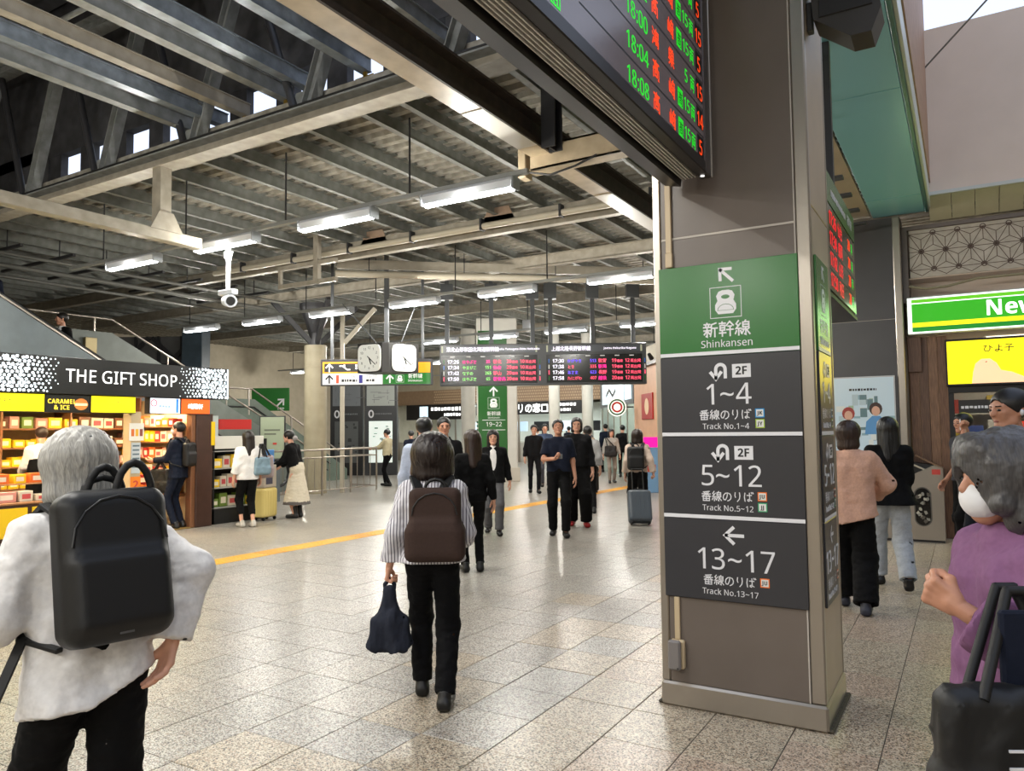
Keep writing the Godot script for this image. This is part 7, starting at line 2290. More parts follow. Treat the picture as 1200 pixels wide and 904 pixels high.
	tf.cone(Vector3(-0.06, 0.93, 0.005) * K, Vector3(0.06, 0.93, 0.005) * K, (0.108 + bf * 0.5) * K)
	tf.cone(Vector3(-0.05, 1.02, 0.0) * K, Vector3(0.05, 1.02, 0.0) * K, (0.098 + bf * 0.3) * K)
	if bt.get("type", "trousers") == "skirt":
		var hem: float = bt.get("hem", 0.3)
		var mid: Vector3 = (J["ank_l"] + J["ank_r"]) * 0.5
		tf.cone(Vector3(0, 0.95, 0) * K, Vector3(mid.x * 0.5, hem * K, mid.z * 0.6), 0.12 * K, bt.get("flare", 0.24) * K, true)
	else:
		var th: float = bt.get("thigh", 0.082) + bf
		var cf: float = bt.get("calf", 0.052) + bf
		var ho: float = bt.get("hem_r", 0.052) + bf
		var short: float = bt.get("short", 0.0)
		for L in ["l", "r"]:
			var kn: Vector3 = J["knee_" + L]
			var an: Vector3 = J["ank_" + L]
			tf.cone(J["hip_" + L] + Vector3(0, 0, 0.012) * K, kn, th * K, cf * 1.12 * K)
			tf.cone(kn, kn.lerp(an, 0.98 - short), cf * 1.12 * K, ho * K, true)
	tf.cut(Vector3(0, 1.06, 0) * K, Vector3(0, 1, 0))
	part(bt.get("called", "trousers"), tf.build(), s.get("bottom_mat", cloth("black", Color(0.035, 0.035, 0.04))), node)
	# ---- top
	var tp: Dictionary = s.get("top", {})
	var f: float = tp.get("fat", 0.0)
	var hemy: float = tp.get("hem", 0.92)
	var tt := Field.new(cell, 46.0)
	tt.creases(0.011, 10.0, 1.0, int(absf(s.at[1] * 53.0)))
	for sd in [-1.0, 1.0]:
		tt.cone(U.call(Vector3(0.075 * wide * sd, 1.27, 0.0)), U.call(Vector3(0.062 * wide * sd, 1.03, 0.0)), (0.098 + f) * K, (0.092 + f) * K)
		tt.cone(U.call(Vector3(0.062 * wide * sd, 1.03, 0.0)), U.call(Vector3(0.07 * wide * sd, minf(hemy, 0.97) - 0.02, 0.0)), (0.092 + f) * K, (0.104 + f + tp.get("flare", 0.0)) * K, true)
	for sd in [-1.0, 1.0]:
		tt.cone(U.call(Vector3(0.03 * sd, 1.372, 0.012)), U.call(Vector3(0.14 * wide * sd, 1.345, 0.012)), (0.062 + f * 0.5) * K, (0.056 + f * 0.5) * K)
	tt.cone(U.call(Vector3(0, 1.34, 0.01)), U.call(Vector3(0, 1.425 + tp.get("collar", 0.0), 0.006)), 0.085 * K, 0.066 * K, true)
	for L in ["l", "r"]:
		var sh: Vector3 = J["sh_" + L]
		var el: Vector3 = J["el_" + L]
		var wr: Vector3 = J["wr_" + L]
		if tp.get("sleeve", "long") == "short":
			tt.cone(sh, sh.lerp(el, 0.78), (0.062 + f) * K, (0.062 + f) * K, true)
		elif tp.get("sleeve", "long") == "none":
			tt.cone(sh, sh.lerp(el, 0.1), 0.06 * K, 0.06 * K, true)
		else:
			tt.cone(sh, el, (0.054 + f * 0.8) * K, (0.047 + f * 0.8) * K)
			tt.cone(el, el.lerp(wr, tp.get("cuff", 0.97)), (0.047 + f * 0.8) * K, (0.039 + f * 0.8 + tp.get("cuff_r", 0.0)) * K, true)
	tt.cut(U.call(Vector3(0, hemy, 0)), up * Vector3(tp.get("slant", 0.0), -1, 0))
	if tp.get("open", false):       # an open front shows the shirt
		tt.sub(U.call(Vector3(0, 1.26, -0.16)), up, Vector3(0.07, 0.26, 0.085))
	part(tp.get("called", "shirt"), tt.build(), s.get("top_mat", cloth("black", Color(0.035, 0.035, 0.04))), node)
	if tp.get("open", false):
		var inn := Field.new(cell, 46.0)
		inn.cone(U.call(Vector3(0, 1.32, 0.0)), U.call(Vector3(0, 1.0, 0.0)), 0.088 * K, 0.095 * K)
		inn.cone(U.call(Vector3(0, 1.34, 0.0)), U.call(Vector3(0, 1.44, 0.0)), 0.07 * K, 0.062 * K, true)
		inn.cone(U.call(Vector3(0.04, 1.28, -0.01)), U.call(Vector3(0.04, 1.0, -0.01)), 0.08 * K)
		inn.cone(U.call(Vector3(-0.04, 1.28, -0.01)), U.call(Vector3(-0.04, 1.0, -0.01)), 0.08 * K)
		part("inner_shirt", inn.build(), s.get("inner_mat", cloth("shirt white", Color(0.80, 0.80, 0.80))), node)
	# ---- shoes
	for L in ["l", "r"]:
		var an: Vector3 = J["ank_" + L]
		var pitch: float = deg_to_rad(s.get("toe_" + L, 0.0))
		var fb := Basis(Vector3.UP, deg_to_rad(s.get("splay", 6.0)) * (1.0 if L == "l" else -1.0)) * Basis(Vector3.RIGHT, -pitch)
		var so := Field.new(minf(cell, 0.016), 90.0)
		so.rbox(an + fb * Vector3(0, -0.047, -0.045) * K, fb, Vector3(0.046, 0.036, 0.125) * K, 0.03 * K)
		so.cone(an + fb * Vector3(0, -0.02, 0.03) * K, an + fb * Vector3(0, 0.03 + s.get("boot", 0.0), 0.01) * K, 0.042 * K, 0.044 * K, true)
		if pitch == 0.0:
			so.cut(Vector3(0, an.y - 0.084 * K, 0), Vector3(0, -1, 0))
		part("shoe", so.build(), s.get("shoe_mat", mat("shoe black", Color(0.025, 0.025, 0.027), 0.45)), node)
	J["U"] = U
	J["K"] = K
	J["node"] = node
	J["HT"] = HT
	J["up"] = up
	return J

# a worn rucksack: placed in the wearer's space
func backpack(J: Dictionary, label: String, m: Material, half: Vector3, off: Vector3, cell: float, group := "", taper := 0.0) -> Node3D:
	var node: Node3D = J.node
	var K: float = J.K
	var t := thing("backpack", label, "backpack", node.position, node.rotation.y, group)
	var up: Basis = J.up
	var c: Vector3 = J.U.call(Vector3(0, 1.17, 0.12) + off)
	c += up * Vector3(0, 0, half.z)
	var f := Field.new(cell, 42.0)
	f.rbox(c, up, half, minf(half.z, half.x) * 0.7)
	if taper > 0.0:
		f.rbox(c + up * Vector3(0, -half.y * 0.55, 0.01), up, Vector3(half.x + taper, half.y * 0.5, half.z + 0.015), half.z * 0.6)
	f.rbox(c + up * Vector3(0, -half.y * 0.35, half.z * 0.85), up, Vector3(half.x * 0.82, half.y * 0.45, half.z * 0.35), half.z * 0.25)
	part("bag", f.build(), m, t)
	var strap := mat("strap black", Color(0.022, 0.022, 0.024), 0.6)
	for sd in [-1.0, 1.0]:
		var s := MB.new()
		var w := 0.115
		var pts := [J.U.call(Vector3(0.07 * sd, 1.36, 0.13 + off.z * 0.5)), J.U.call(Vector3(w * sd, 1.445, 0.04)), J.U.call(Vector3(w * sd, 1.425, -0.06)), J.U.call(Vector3(0.12 * sd, 1.30, -0.125)), J.U.call(Vector3(0.165 * sd, 1.12, -0.09)), J.U.call(Vector3(0.20 * sd, 1.03, 0.0)), J.U.call(Vector3(half.x * 0.9 * sd, 0.98, 0.13))]
		for i in pts.size() - 1:
			s.bar(pts[i], pts[i + 1] + (pts[i + 1] - pts[i]).normalized() * 0.012, 0.055 if i < 4 else 0.026, 0.016, 0.004)
		part("strap", s, strap, t)
	var hd := MB.new()
	var hp := []
	for i in 7:
		var a := PI * i / 6
		hp.append(c + up * Vector3(0.06 * cos(a), half.y - 0.01 + 0.055 * sin(a), -half.z * 0.5))
	part("handle", MB.new().path(hp, 0.011, 6), strap, t)
	var zp := MB.new()
	var zr := []
	for i in 9:
		var a := PI * i / 8
		zr.append(c + up * Vector3(half.x * 0.86 * cos(a), half.y * 0.25 + half.y * 0.62 * sin(a), half.z + 0.002))
	part("zip", MB.new().path(zr, 0.004, 5), mat("zip dark", Color(0.10, 0.10, 0.105), 0.4), t)
	return t

func suitcase(label: String, at: Vector3, turn: float, tilt: float, half: Vector3, m: Material, handle := 0.35) -> Node3D:
	var t := thing("suitcase", label, "suitcase", at, turn)
	var b := Basis(Vector3.RIGHT, tilt)
	var c := b * Vector3(0, half.y + 0.055, 0)
	var f := Field.new(0.016, 110.0)
	f.rbox(c, b, half, 0.05)
	part("shell", f.build(), m, t)
	for k in 5:
		part("rib", MB.new().box(c + b * Vector3(-half.x * 0.66 + half.x * 0.33 * k, 0, half.z + 0.001), Vector3(0.018, half.y * 1.6, 0.008), 0.003, b), m, t)
	for sx in [-1.0, 1.0]:
		for sz in [-1.0, 1.0]:
			part("wheel", MB.new().tube(b * Vector3(sx * (half.x - 0.05) - 0.012, 0.03, sz * (half.z - 0.04)), b * Vector3(sx * (half.x - 0.05) + 0.012, 0.03, sz * (half.z - 0.04)), 0.03, 0.03, 12), mats["strap black"], t)
	if handle > 0.0:
		part("handle", MB.new().path([c + b * Vector3(-0.09, half.y - 0.02, -half.z * 0.6), c + b * Vector3(-0.09, half.y + handle, -half.z * 0.6), c + b * Vector3(0.09, half.y + handle, -half.z * 0.6), c + b * Vector3(0.09, half.y - 0.02, -half.z * 0.6)], 0.011, 6), mats["strap black"], t)
	part("grip", MB.new().path([c + b * Vector3(-0.07, half.y, 0.02), c + b * Vector3(-0.06, half.y + 0.03, 0.02), c + b * Vector3(0.06, half.y + 0.03, 0.02), c + b * Vector3(0.07, half.y, 0.02)], 0.010, 6), mats["strap black"], t)
	return t

# a soft bag with two strap lines; c = centre of the pouch, top = where the straps meet
func soft_bag(label: String, at: Vector3, turn: float, half: Vector3, top: Vector3, m: Material, called := "tote_bag", cell := 0.014) -> Node3D:
	var t := thing(called, label, "bag", at, turn)
	var f := Field.new(cell, 80.0)
	f.rbox(Vector3.ZERO, Basis.IDENTITY, half, minf(half.z, 0.04) * 0.9)
	f.rbox(Vector3(0, -half.y * 0.45, 0), Basis.IDENTITY, Vector3(half.x * 1.06, half.y * 0.5, half.z * 1.25), minf(half.z, 0.04))
	f.creases(0.012, 12.0, 0.6, 8)
	part("pouch", f.build(), m, t)
	for sz in [-1.0, 1.0]:
		part("strap", MB.new().path([Vector3(-half.x * 0.55, half.y - 0.02, sz * half.z * 0.7), top + Vector3(-0.02, 0, sz * 0.02), top + Vector3(0.02, 0, sz * 0.02), Vector3(half.x * 0.55, half.y - 0.02, sz * half.z * 0.7)], 0.012, 6), mats["strap black"], t)
	return t

func build_people() -> void:
	var black := cloth("black", Color(0.032, 0.032, 0.036))
	var white := cloth("white", Color(0.90, 0.89, 0.88))
	var navy := cloth("navy", Color(0.09, 0.11, 0.17))
	var grey := cloth("mid grey", Color(0.26, 0.26, 0.28))
	var dhair := Color(0.05, 0.042, 0.038)
	var bhair := Color(0.17, 0.10, 0.07)
	mat("strap black", Color(0.022, 0.022, 0.024), 0.6)

	# --- grey-haired woman with the big black rucksack
	var J := person({"label": "grey-haired person in a white shirt wearing a big black backpack", "at": [-2.36, -1.37], "yaw": 80.0, "h": 1.57, "cell": 0.0105, "hair": ["bob", Color(0.74, 0.73, 0.70), 1.14], "head_yaw": 8.0, "mask": true,
		"top_mat": white, "top": {"hem": 0.80, "fat": 0.026, "flare": 0.02, "collar": 0.02, "slant": 0.4, "cuff_r": 0.006}, "bottom_mat": black, "bottom": {"thigh": 0.094, "calf": 0.075, "hem_r": 0.075},
		"hand_l": [-0.30, 0.98, -0.24], "hand_r": [0.22, 0.96, 0.12], "elbow_r": [0.7, 0.0, 0.5], "foot_l": [-0.10, 0.085, -0.16], "foot_r": [0.09, 0.09, 0.16], "lean": 12.0})
	var bp := backpack(J, "big black square backpack with top loop handles on the grey-haired person", mat("pack black", Color(0.020, 0.021, 0.024), 0.5), Vector3(0.155, 0.225, 0.075), Vector3(0.0, 0.045, 0.035), 0.011)
	var up: Basis = J.up
	for k in 2:
		var hp := []
		var c: Vector3 = J.U.call(Vector3(0.0 + 0.07 * k, 1.42, 0.20 + 0.06 * k))
		for i in 9:
			var a := PI * i / 8
			hp.append(c + up * Vector3(0.055 * cos(a), 0.11 * sin(a), 0.02 * sin(a)))
		part("loop_handle", MB.new().path(hp, 0.012, 8), mats["strap black"], bp)
	part("hanging_strap", MB.new().bar(J.U.call(Vector3(-0.2, 1.03, 0.02)), J.U.call(Vector3(-0.30, 0.84, 0.05)), 0.03, 0.008), mats["strap black"], bp)
	part("small_mark", MB.new().box(J.U.call(Vector3(0.0, 1.0, 0.315)), Vector3(0.04, 0.008, 0.003)), mats["cable grey"], bp)

	# --- woman in the striped shirt
	J = person({"label": "brown bob-haired person in a striped shirt carrying a navy shopping bag", "at": [-2.68, -3.55], "yaw": 32.0, "h": 1.51, "cell": 0.0105, "hair": ["bob", Color(0.14, 0.085, 0.065), 1.28],
		"top_mat": striped(), "top": {"hem": 0.90, "fat": 0.022, "flare": 0.03, "cuff_r": 0.012, "cuff": 1.0}, "bottom_mat": cloth("ink", Color(0.026, 0.028, 0.038)), "bottom": {"thigh": 0.092, "calf": 0.068, "hem_r": 0.064},
		"hand_l": [-0.30, 0.80, -0.02], "curl_l": 1.1, "hand_r": [0.20, 1.02, -0.20], "curl_r": 1.0, "foot_l": [-0.085, 0.085, -0.15], "foot_r": [0.085, 0.085, 0.13]})
	backpack(J, "taupe rounded backpack on the person in the striped shirt", cloth("taupe", Color(0.24, 0.185, 0.165)), Vector3(0.145, 0.195, 0.062), Vector3(0.035, 0.0, 0.015), 0.010, "", 0.02)
	var wl: Vector3 = J.wr_l
	var hand_pos: Vector3 = J.node.transform * (wl + Vector3(0, -0.09, -0.01))
	var nb := thing("shopping_bag", "navy cloth shopping bag hanging from the striped person's hand", "bag", hand_pos, deg_to_rad(32.0))
	var nf := Field.new(0.010, 60.0)
	for q in [[-0.10, -0.37, 0.0], [0.10, -0.36, 0.0], [-0.05, -0.38, -0.03], [0.05, -0.38, 0.03]]:
		nf.cone(Vector3(0, -0.05, 0), Vector3(q[0], q[1], q[2]), 0.022, 0.030, true)
		nf.cone(Vector3(0, -0.2, 0), Vector3(q[0], q[1], q[2]), 0.05, 0.030, true)
	nf.rbox(Vector3(0, -0.29, 0), Basis.IDENTITY, Vector3(0.11, 0.10, 0.045), 0.03)
	nf.creases(0.014, 16.0, 0.35, 6)
	part("pouch", nf.build(), cloth("bag navy", Color(0.15, 0.165, 0.21)), nb)
	part("handle", MB.new().path([Vector3(-0.02, -0.07, 0), Vector3(-0.028, -0.01, 0), Vector3(0, 0.02, 0), Vector3(0.028, -0.01, 0), Vector3(0.02, -0.07, 0)], 0.012, 8), mats["cloth bag navy"], nb)

	# --- woman in the plum coat
	J = person({"label": "grey curly-haired person in a plum coat and white mask", "at": [0.09, -2.33], "yaw": 119.0, "h": 1.52, "cell": 0.0105, "hair": ["curly", Color(0.30, 0.29, 0.29), 1.14, 0.011], "mask": true, "head_yaw": -4.0, "tone": "mid",
		"top_mat": cloth("plum", Color(0.50, 0.345, 0.485), 0.8), "top": {"hem": 0.42, "fat": 0.035, "flare": 0.06, "called": "coat", "cuff_r": 0.016, "collar": 0.03, "cuff": 0.82}, "bottom_mat": black,
		"hand_l": [-0.15, 1.25, -0.24], "curl_l": 1.25, "elbow_l": [-0.5, -0.4, 0.8], "thumb_l": [0, 1, -0.2], "hand_r": [0.24, 0.85, 0.0], "foot_l": [-0.09, 0.085, -0.2], "foot_r": [0.09, 0.09, 0.2]})
	var tb := soft_bag("black tote bag with two small white marks at the plum coat's side", J.node.transform * Vector3(-0.33, 0.84, -0.19), deg_to_rad(119.0 - 90.0), Vector3(0.19, 0.16, 0.045), Vector3(0.04, 0.34, -0.10), mat("tote black", Color(0.018, 0.02, 0.026), 0.55))
	for k in 2:
		part("white_mark", MB.new().box(Vector3(-0.06, 0.05 - 0.035 * k, 0.062), Vector3(0.03, 0.005, 0.004)), mats["sign white"], tb)
	part("cuff_strap", MB.new().box(Vector3(0, 0.16, -0.03), Vector3(0.06, 0.3, 0.02), 0.006), navy, tb)

	# --- tall man half hidden behind the plum coat
	J = person({"label": "dark-haired person with white earbuds behind the plum coat", "at": [0.22, -5.05], "yaw": 150.0, "h": 1.76, "cell": 0.015, "hair": ["short", dhair], "top_mat": cloth("denim", Color(0.10, 0.115, 0.15)), "top": {"fat": 0.012}, "tone": "mid", "head_yaw": -25.0, "hand_l": [-0.30, 1.0, -0.15]})
	part("earbud", MB.new().ball(Vector3(-0.085, -0.012, 0.004), 0.011, 8, 6, Vector3(0.8, 1.6, 1)), mats["mask white"], J.node).transform = J.HT
	# --- man on the telephone
	J = person({"label": "person in a grey t-shirt telephoning beside the waste bin", "at": [-0.02, -10.3], "yaw": 128.0, "h": 1.70, "cell": 0.018, "hair": ["short", dhair], "top_mat": cloth("tee grey", Color(0.24, 0.24, 0.26)), "top": {"sleeve": "short", "hem": 0.90, "fat": 0.012}, "hand_l": [-0.12, 1.50, -0.10], "curl_l": 1.0, "elbow_l": [-0.6, -0.8, -0.4], "hand_dir_l": [0, 1, -0.1], "hand_r": [0.22, 0.9, -0.1], "foot_l": [-0.09, 0.085, -0.12], "foot_r": [0.09, 0.085, 0.12], "tone": "mid"})
	single("smartphone", "white smartphone held at the telephoning person's ear", "phone", MB.new().box(Vector3.ZERO, Vector3(0.012, 0.13, 0.065), 0.004), mats["mask white"], "", J.node.transform * (J.wr_l + Vector3(0.03, 0.06, -0.02)))
	soft_bag("black shoulder bag under the telephoning person's arm", J.node.transform * Vector3(-0.30, 1.02, -0.02), deg_to_rad(40.0), Vector3(0.17, 0.16, 0.05), Vector3(0.02, 0.36, -0.06), mats["tote black"], "shoulder_bag", 0.016)
	# --- two women behind the pillar
	J = person({"label": "short brown-haired person in a beige blouse and black wide trousers", "at": [-0.86, -7.03], "yaw": 8.0, "h": 1.60, "cell": 0.013, "hair": ["bob", Color(0.20, 0.12, 0.075), 0.98], "head_yaw": -38.0, "top_mat": cloth("beige", Color(0.82, 0.65, 0.56)), "top": {"fat": 0.028, "hem": 0.80, "flare": 0.03, "slant": 0.25, "cuff_r": 0.016}, "bottom_mat": black, "bottom": {"thigh": 0.095, "calf": 0.095, "hem_r": 0.105},
		"hand_r": [0.20, 1.02, -0.26], "hand_l": [-0.02, 1.03, -0.30], "curl_r": 0.9, "elbow_r": [0.8, -0.3, 0.5], "foot_l": [-0.09, 0.085, -0.2], "foot_r": [0.08, 0.085, 0.16], "shoe_mat": mat("shoe slate", Color(0.16, 0.17, 0.22), 0.5)})
	single("ticket", "small white ticket in the beige person's hands", "ticket", MB.new().box(Vector3.ZERO, Vector3(0.11, 0.004, 0.07), 0.001), mats["mask white"], "", J.node.transform * (J.wr_r + Vector3(-0.03, 0.03, -0.09)))
	var sb := soft_bag("black crossbody pouch on the beige blouse", J.node.transform * Vector3(-0.24, 0.94, 0.04), deg_to_rad(80.0), Vector3(0.09, 0.09, 0.035), Vector3(0.0, 0.40, 0.02), mats["tote black"], "shoulder_bag", 0.013)
	J = person({"label": "black-haired person in a flared black jacket and pale jeans", "at": [-0.66, -8.15], "yaw": 14.0, "h": 1.64, "cell": 0.014, "hair": ["long", Color(0.030, 0.028, 0.030)], "head_yaw": 12.0, "top_mat": black, "top": {"hem": 0.83, "fat": 0.02, "flare": 0.075, "called": "jacket"}, "bottom_mat": cloth("pale jeans", Color(0.66, 0.68, 0.70)), "bottom": {"thigh": 0.092, "calf": 0.078, "hem_r": 0.078}, "foot_l": [-0.09, 0.085, -0.22], "foot_r": [0.10, 0.12, 0.22], "toe_r": -22.0, "hand_l": [-0.12, 1.02, -0.26], "hand_r": [0.14, 1.02, -0.26]})
	# --- walkers in the middle of the hall
	J = person({"label": "person in a navy polo shirt looking at a phone while walking", "at": [-5.16, -9.9], "yaw": 208.0, "h": 1.71, "cell": 0.017, "hair": ["short", dhair], "head_pitch": -14.0, "tone": "mid", "top_mat": navy, "top": {"sleeve": "short", "hem": 0.93, "fat": 0.010, "collar": 0.015}, "bottom_mat": black, "bottom": {"thigh": 0.09, "calf": 0.066, "hem_r": 0.064},
		"hand_r": [0.06, 1.13, -0.30], "curl_r": 0.8, "hand_dir_r": [-0.7, 0.2, -0.5], "elbow_r": [0.7, -0.6, 0.4], "foot_l": [-0.09, 0.085, -0.14], "foot_r": [0.09, 0.085, 0.12]})
	single("smartphone", "smartphone in the navy polo wearer's hand", "phone", MB.new().box(Vector3.ZERO, Vector3(0.10, 0.07, 0.012), 0.004), mats["cable grey"], "", J.node.transform * (J.wr_r + Vector3(-0.07, 0.035, -0.06)))
	person({"label": "long-haired person in a black suit jacket and grey trousers walking", "at": [-6.12, -9.62], "yaw": 212.0, "h": 1.56, "cell": 0.017, "hair": ["long", Color(0.085, 0.06, 0.05)], "top_mat": black, "top": {"open": true, "called": "jacket", "hem": 0.84, "fat": 0.012, "flare": 0.02}, "inner_mat": white, "bottom_mat": cloth("trouser grey", Color(0.36, 0.36, 0.37)), "bottom": {"thigh": 0.09, "calf": 0.068, "hem_r": 0.07}, "foot_l": [-0.09, 0.085, -0.14], "foot_r": [0.09, 0.10, 0.16], "hand_l": [-0.27, 0.84, 0.06], "hand_r": [0.27, 0.84, -0.06]})
	J = person({"label": "tall person in black with red shoes behind the navy polo wearer", "at": [-5.42, -11.05], "yaw": 206.0, "h": 1.76, "cell": 0.02, "hair": ["bob", Color(0.11, 0.06, 0.05), 0.9], "top_mat": cloth("charcoal", Color(0.075, 0.075, 0.085)), "top": {"fat": 0.02}, "shoe_mat": mat("shoe red", Color(0.55, 0.06, 0.07), 0.45), "bottom_mat": black, "bottom": {"thigh": 0.1, "calf": 0.09, "hem_r": 0.09}, "foot_l": [-0.13, 0.085, -0.1], "foot_r": [0.09, 0.085, 0.1]})
	J = person({"label": "person in a light grey hoodie walking away behind the navy polo wearer", "at": [-6.10, -12.9], "yaw": 30.0, "h": 1.62, "cell": 0.022, "hair": ["short", dhair], "top_mat": cloth("hoodie grey", Color(0.62, 0.62, 0.62)), "top": {"fat": 0.028, "collar": 0.03}, "bottom_mat": black, "foot_l": [-0.09, 0.085, -0.15], "foot_r": [0.09, 0.085, 0.15]})
	J = person({"label": "person in a pale blue shirt walking ahead of the striped shirt", "at": [-4.82, -6.25], "yaw": 34.0, "h": 1.70, "cell": 0.014, "hair": ["short", dhair], "top_mat": cloth("shirt blue", Color(0.72, 0.76, 0.84)), "top": {"fat": 0.014, "collar": 0.035}, "bottom_mat": navy, "head_yaw": -8.0, "foot_l": [-0.09, 0.085, -0.18], "foot_r": [0.09, 0.085, 0.18]})
	person({"label": "person in a dark suit facing past the pale blue shirt", "at": [-5.66, -7.75], "yaw": 206.0, "h": 1.73, "cell": 0.016, "hair": ["short", dhair], "tone": "mid", "head_yaw": 18.0, "top_mat": cloth("suit dark", Color(0.05, 0.05, 0.06)), "top": {"open": true, "called": "jacket", "hem": 0.84}, "bottom_mat": black})
	person({"label": "long brown-haired person in a black jacket beside the striped shirt", "at": [-4.72, -6.98], "yaw": 44.0, "h": 1.56, "cell": 0.015, "hair": ["long", Color(0.19, 0.11, 0.075)], "top_mat": black, "top": {"hem": 0.84, "called": "jacket", "fat": 0.01}, "bottom_mat": black, "head_yaw": 24.0, "hand_r": [0.26, 0.84, 0.02]})
	J = person({"label": "person in a cream jacket with a black backpack pulling a grey suitcase", "at": [-4.90, -12.35], "yaw": 27.0, "h": 1.54, "cell": 0.019, "hair": ["bob", Color(0.16, 0.09, 0.065), 1.02], "top_mat": cloth("cream", Color(0.80, 0.72, 0.66)), "top": {"fat": 0.022, "hem": 0.88, "cuff_r": 0.012}, "bottom_mat": black, "bottom": {"thigh": 0.1, "calf": 0.085, "hem_r": 0.085}, "hand_r": [0.30, 0.78, 0.22], "curl_r": 1.1, "foot_l": [-0.09, 0.085, -0.16], "foot_r": [0.09, 0.085, 0.16]})
	backpack(J, "black backpack on the person in the cream jacket", mats["pack black"], Vector3(0.145, 0.20, 0.07), Vector3(-0.05, -0.01, 0.0), 0.016)
	suitcase("grey hard-shell suitcase pulled at a tilt by the person in cream", Vector3(-4.55, 0, -11.55), deg_to_rad(27.0), -0.42, Vector3(0.19, 0.26, 0.12), mat("case grey", Color(0.30, 0.33, 0.36), 0.35), 0.42)
	# --- far groups
	var far := [
		["person in black with dark trousers walking towards the clock side", [-9.2, -16.35], 214.0, 1.69, ["short", dhair], cloth("charcoal", Color(0.075, 0.075, 0.085)), cloth("charcoal", Color(0.075, 0.075, 0.085))],
		["person in a blue-grey top behind the one in black", [-9.95, -18.3], 212.0, 1.72, ["short", dhair], cloth("blue grey", Color(0.22, 0.27, 0.36)), grey],
		["person in a beige coat beside a black suitcase", [-8.28, -17.45], 34.0, 1.62, ["short", dhair], cloth("coat beige", Color(0.60, 0.53, 0.45)), black],
		["person in pale trousers and white top with a black tote", [-8.85, -20.3], 212.0, 1.56, ["long", dhair], cloth("pale top", Color(0.66, 0.64, 0.61)), cloth("pale trousers", Color(0.56, 0.52, 0.48))],
		["person in a long dark navy coat near the slanting shop", [-11.2, -25.2], 40.0, 1.75, ["short", dhair], navy, black],
		["person in a black suit standing by the round sign", [-9.6, -22.95], 20.0, 1.69, ["short", dhair], black, black],
		["person in a grey coat walking between the white columns", [-11.05, -23.3], 205.0, 1.64, ["short", Color(0.1, 0.08, 0.07)], cloth("coat grey", Color(0.34, 0.33, 0.33)), grey],
		["person in a pale khaki jacket at the railing's end", [-14.25, -16.75], 100.0, 1.62, ["short", Color(0.04, 0.045, 0.06)], cloth("waistcoat", Color(0.72, 0.68, 0.56)), cloth("ink", Color(0.026, 0.028, 0.038))],
		["grey-haired person in a navy jacket beyond the railing", [-13.5, -16.9], 45.0, 1.58, ["short", Color(0.28, 0.28, 0.28)], navy, cloth("jeans grey", Color(0.25, 0.28, 0.33))],
		["person in black waiting beyond the navy jacket", [-14.5, -18.6], 30.0, 1.6, ["long", dhair], black, black],
		["person in dark clothes beside the green column", [-13.3, -18.2], 60.0, 1.66, ["long", dhair], black, black],
		["person in a brown coat by the cafe wall", [-8.1, -23.5], 60.0, 1.6, ["bob", bhair], cloth("coat brown", Color(0.25, 0.18, 0.13)), black],
		["person in white at the far ticket office", [-16.4, -29.5], 20.0, 1.65, ["short", dhair], white, black],
		["person in dark blue at the far ticket office", [-14.6, -29.0], 30.0, 1.7, ["short", dhair], navy, black]]
	for i in far.size():
		var a: Array = far[i]
		var st := 0.14 if i % 2 == 0 else -0.12
		J = person({"label": a[0], "at": a[1], "yaw": a[2], "h": a[3], "cell": 0.025, "hair": a[4], "top_mat": a[5], "bottom_mat": a[6], "top": {"hem": 0.60 if String(a[0]).contains("coat") else 0.9, "fat": 0.014}, "foot_l": [-0.09, 0.085, -st], "foot_r": [0.09, 0.085, st], "hand_l": [-0.25, 0.86, st] if i != 7 else [-0.18, 1.12, -0.42], "hand_r": [0.25, 0.86, -st] if i != 7 else [0.12, 1.12, -0.42]})
		if i == 3:
			soft_bag("black tote hanging in front of the person in pale trousers", J.node.transform * Vector3(0.05, 0.92, -0.22), a[2] * PI / 180.0, Vector3(0.17, 0.16, 0.05), Vector3(0.12, 0.38, 0.1), mats["tote black"], "tote_bag", 0.022)
	suitcase("black upright suitcase beside the person in a beige coat", Vector3(-7.95, 0, -16.95), deg_to_rad(31.0), 0.0, Vector3(0.19, 0.30, 0.12), mat("case black", Color(0.03, 0.032, 0.034), 0.4), 0.0)
	soft_bag("black holdall lying on the black suitcase", Vector3(-7.95, 0.80, -16.95), deg_to_rad(31.0), Vector3(0.16, 0.13, 0.09), Vector3(0.0, 0.2, 0.0), mats["tote black"], "holdall", 0.02)
	# --- at the gift shop
	J = person({"label": "person in a navy suit with a black backpack at the gift shop doorway", "at": [-11.12, -7.85], "yaw": 112.0, "h": 1.76, "cell": 0.018, "hair": ["short", dhair], "mask": true, "top_mat": cloth("suit navy", Color(0.09, 0.115, 0.175)), "top": {"called": "jacket", "hem": 0.80, "fat": 0.010}, "bottom_mat": cloth("suit navy", Color(0.09, 0.115, 0.175)), "hand_l": [-0.14, 1.08, -0.34], "hand_r": [0.20, 0.86, -0.08], "head_pitch": -12.0})
	backpack(J, "black backpack on the navy suit at the gift shop", mats["pack black"], Vector3(0.135, 0.20, 0.06), Vector3(0, 0.0, 0.0), 0.018)
	soft_bag("black briefcase bag hanging at the navy suit's front", J.node.transform * Vector3(-0.10, 0.78, -0.26), deg_to_rad(25.0), Vector3(0.17, 0.20, 0.04), Vector3(0, 0.30, 0), mats["tote black"], "briefcase", 0.02)
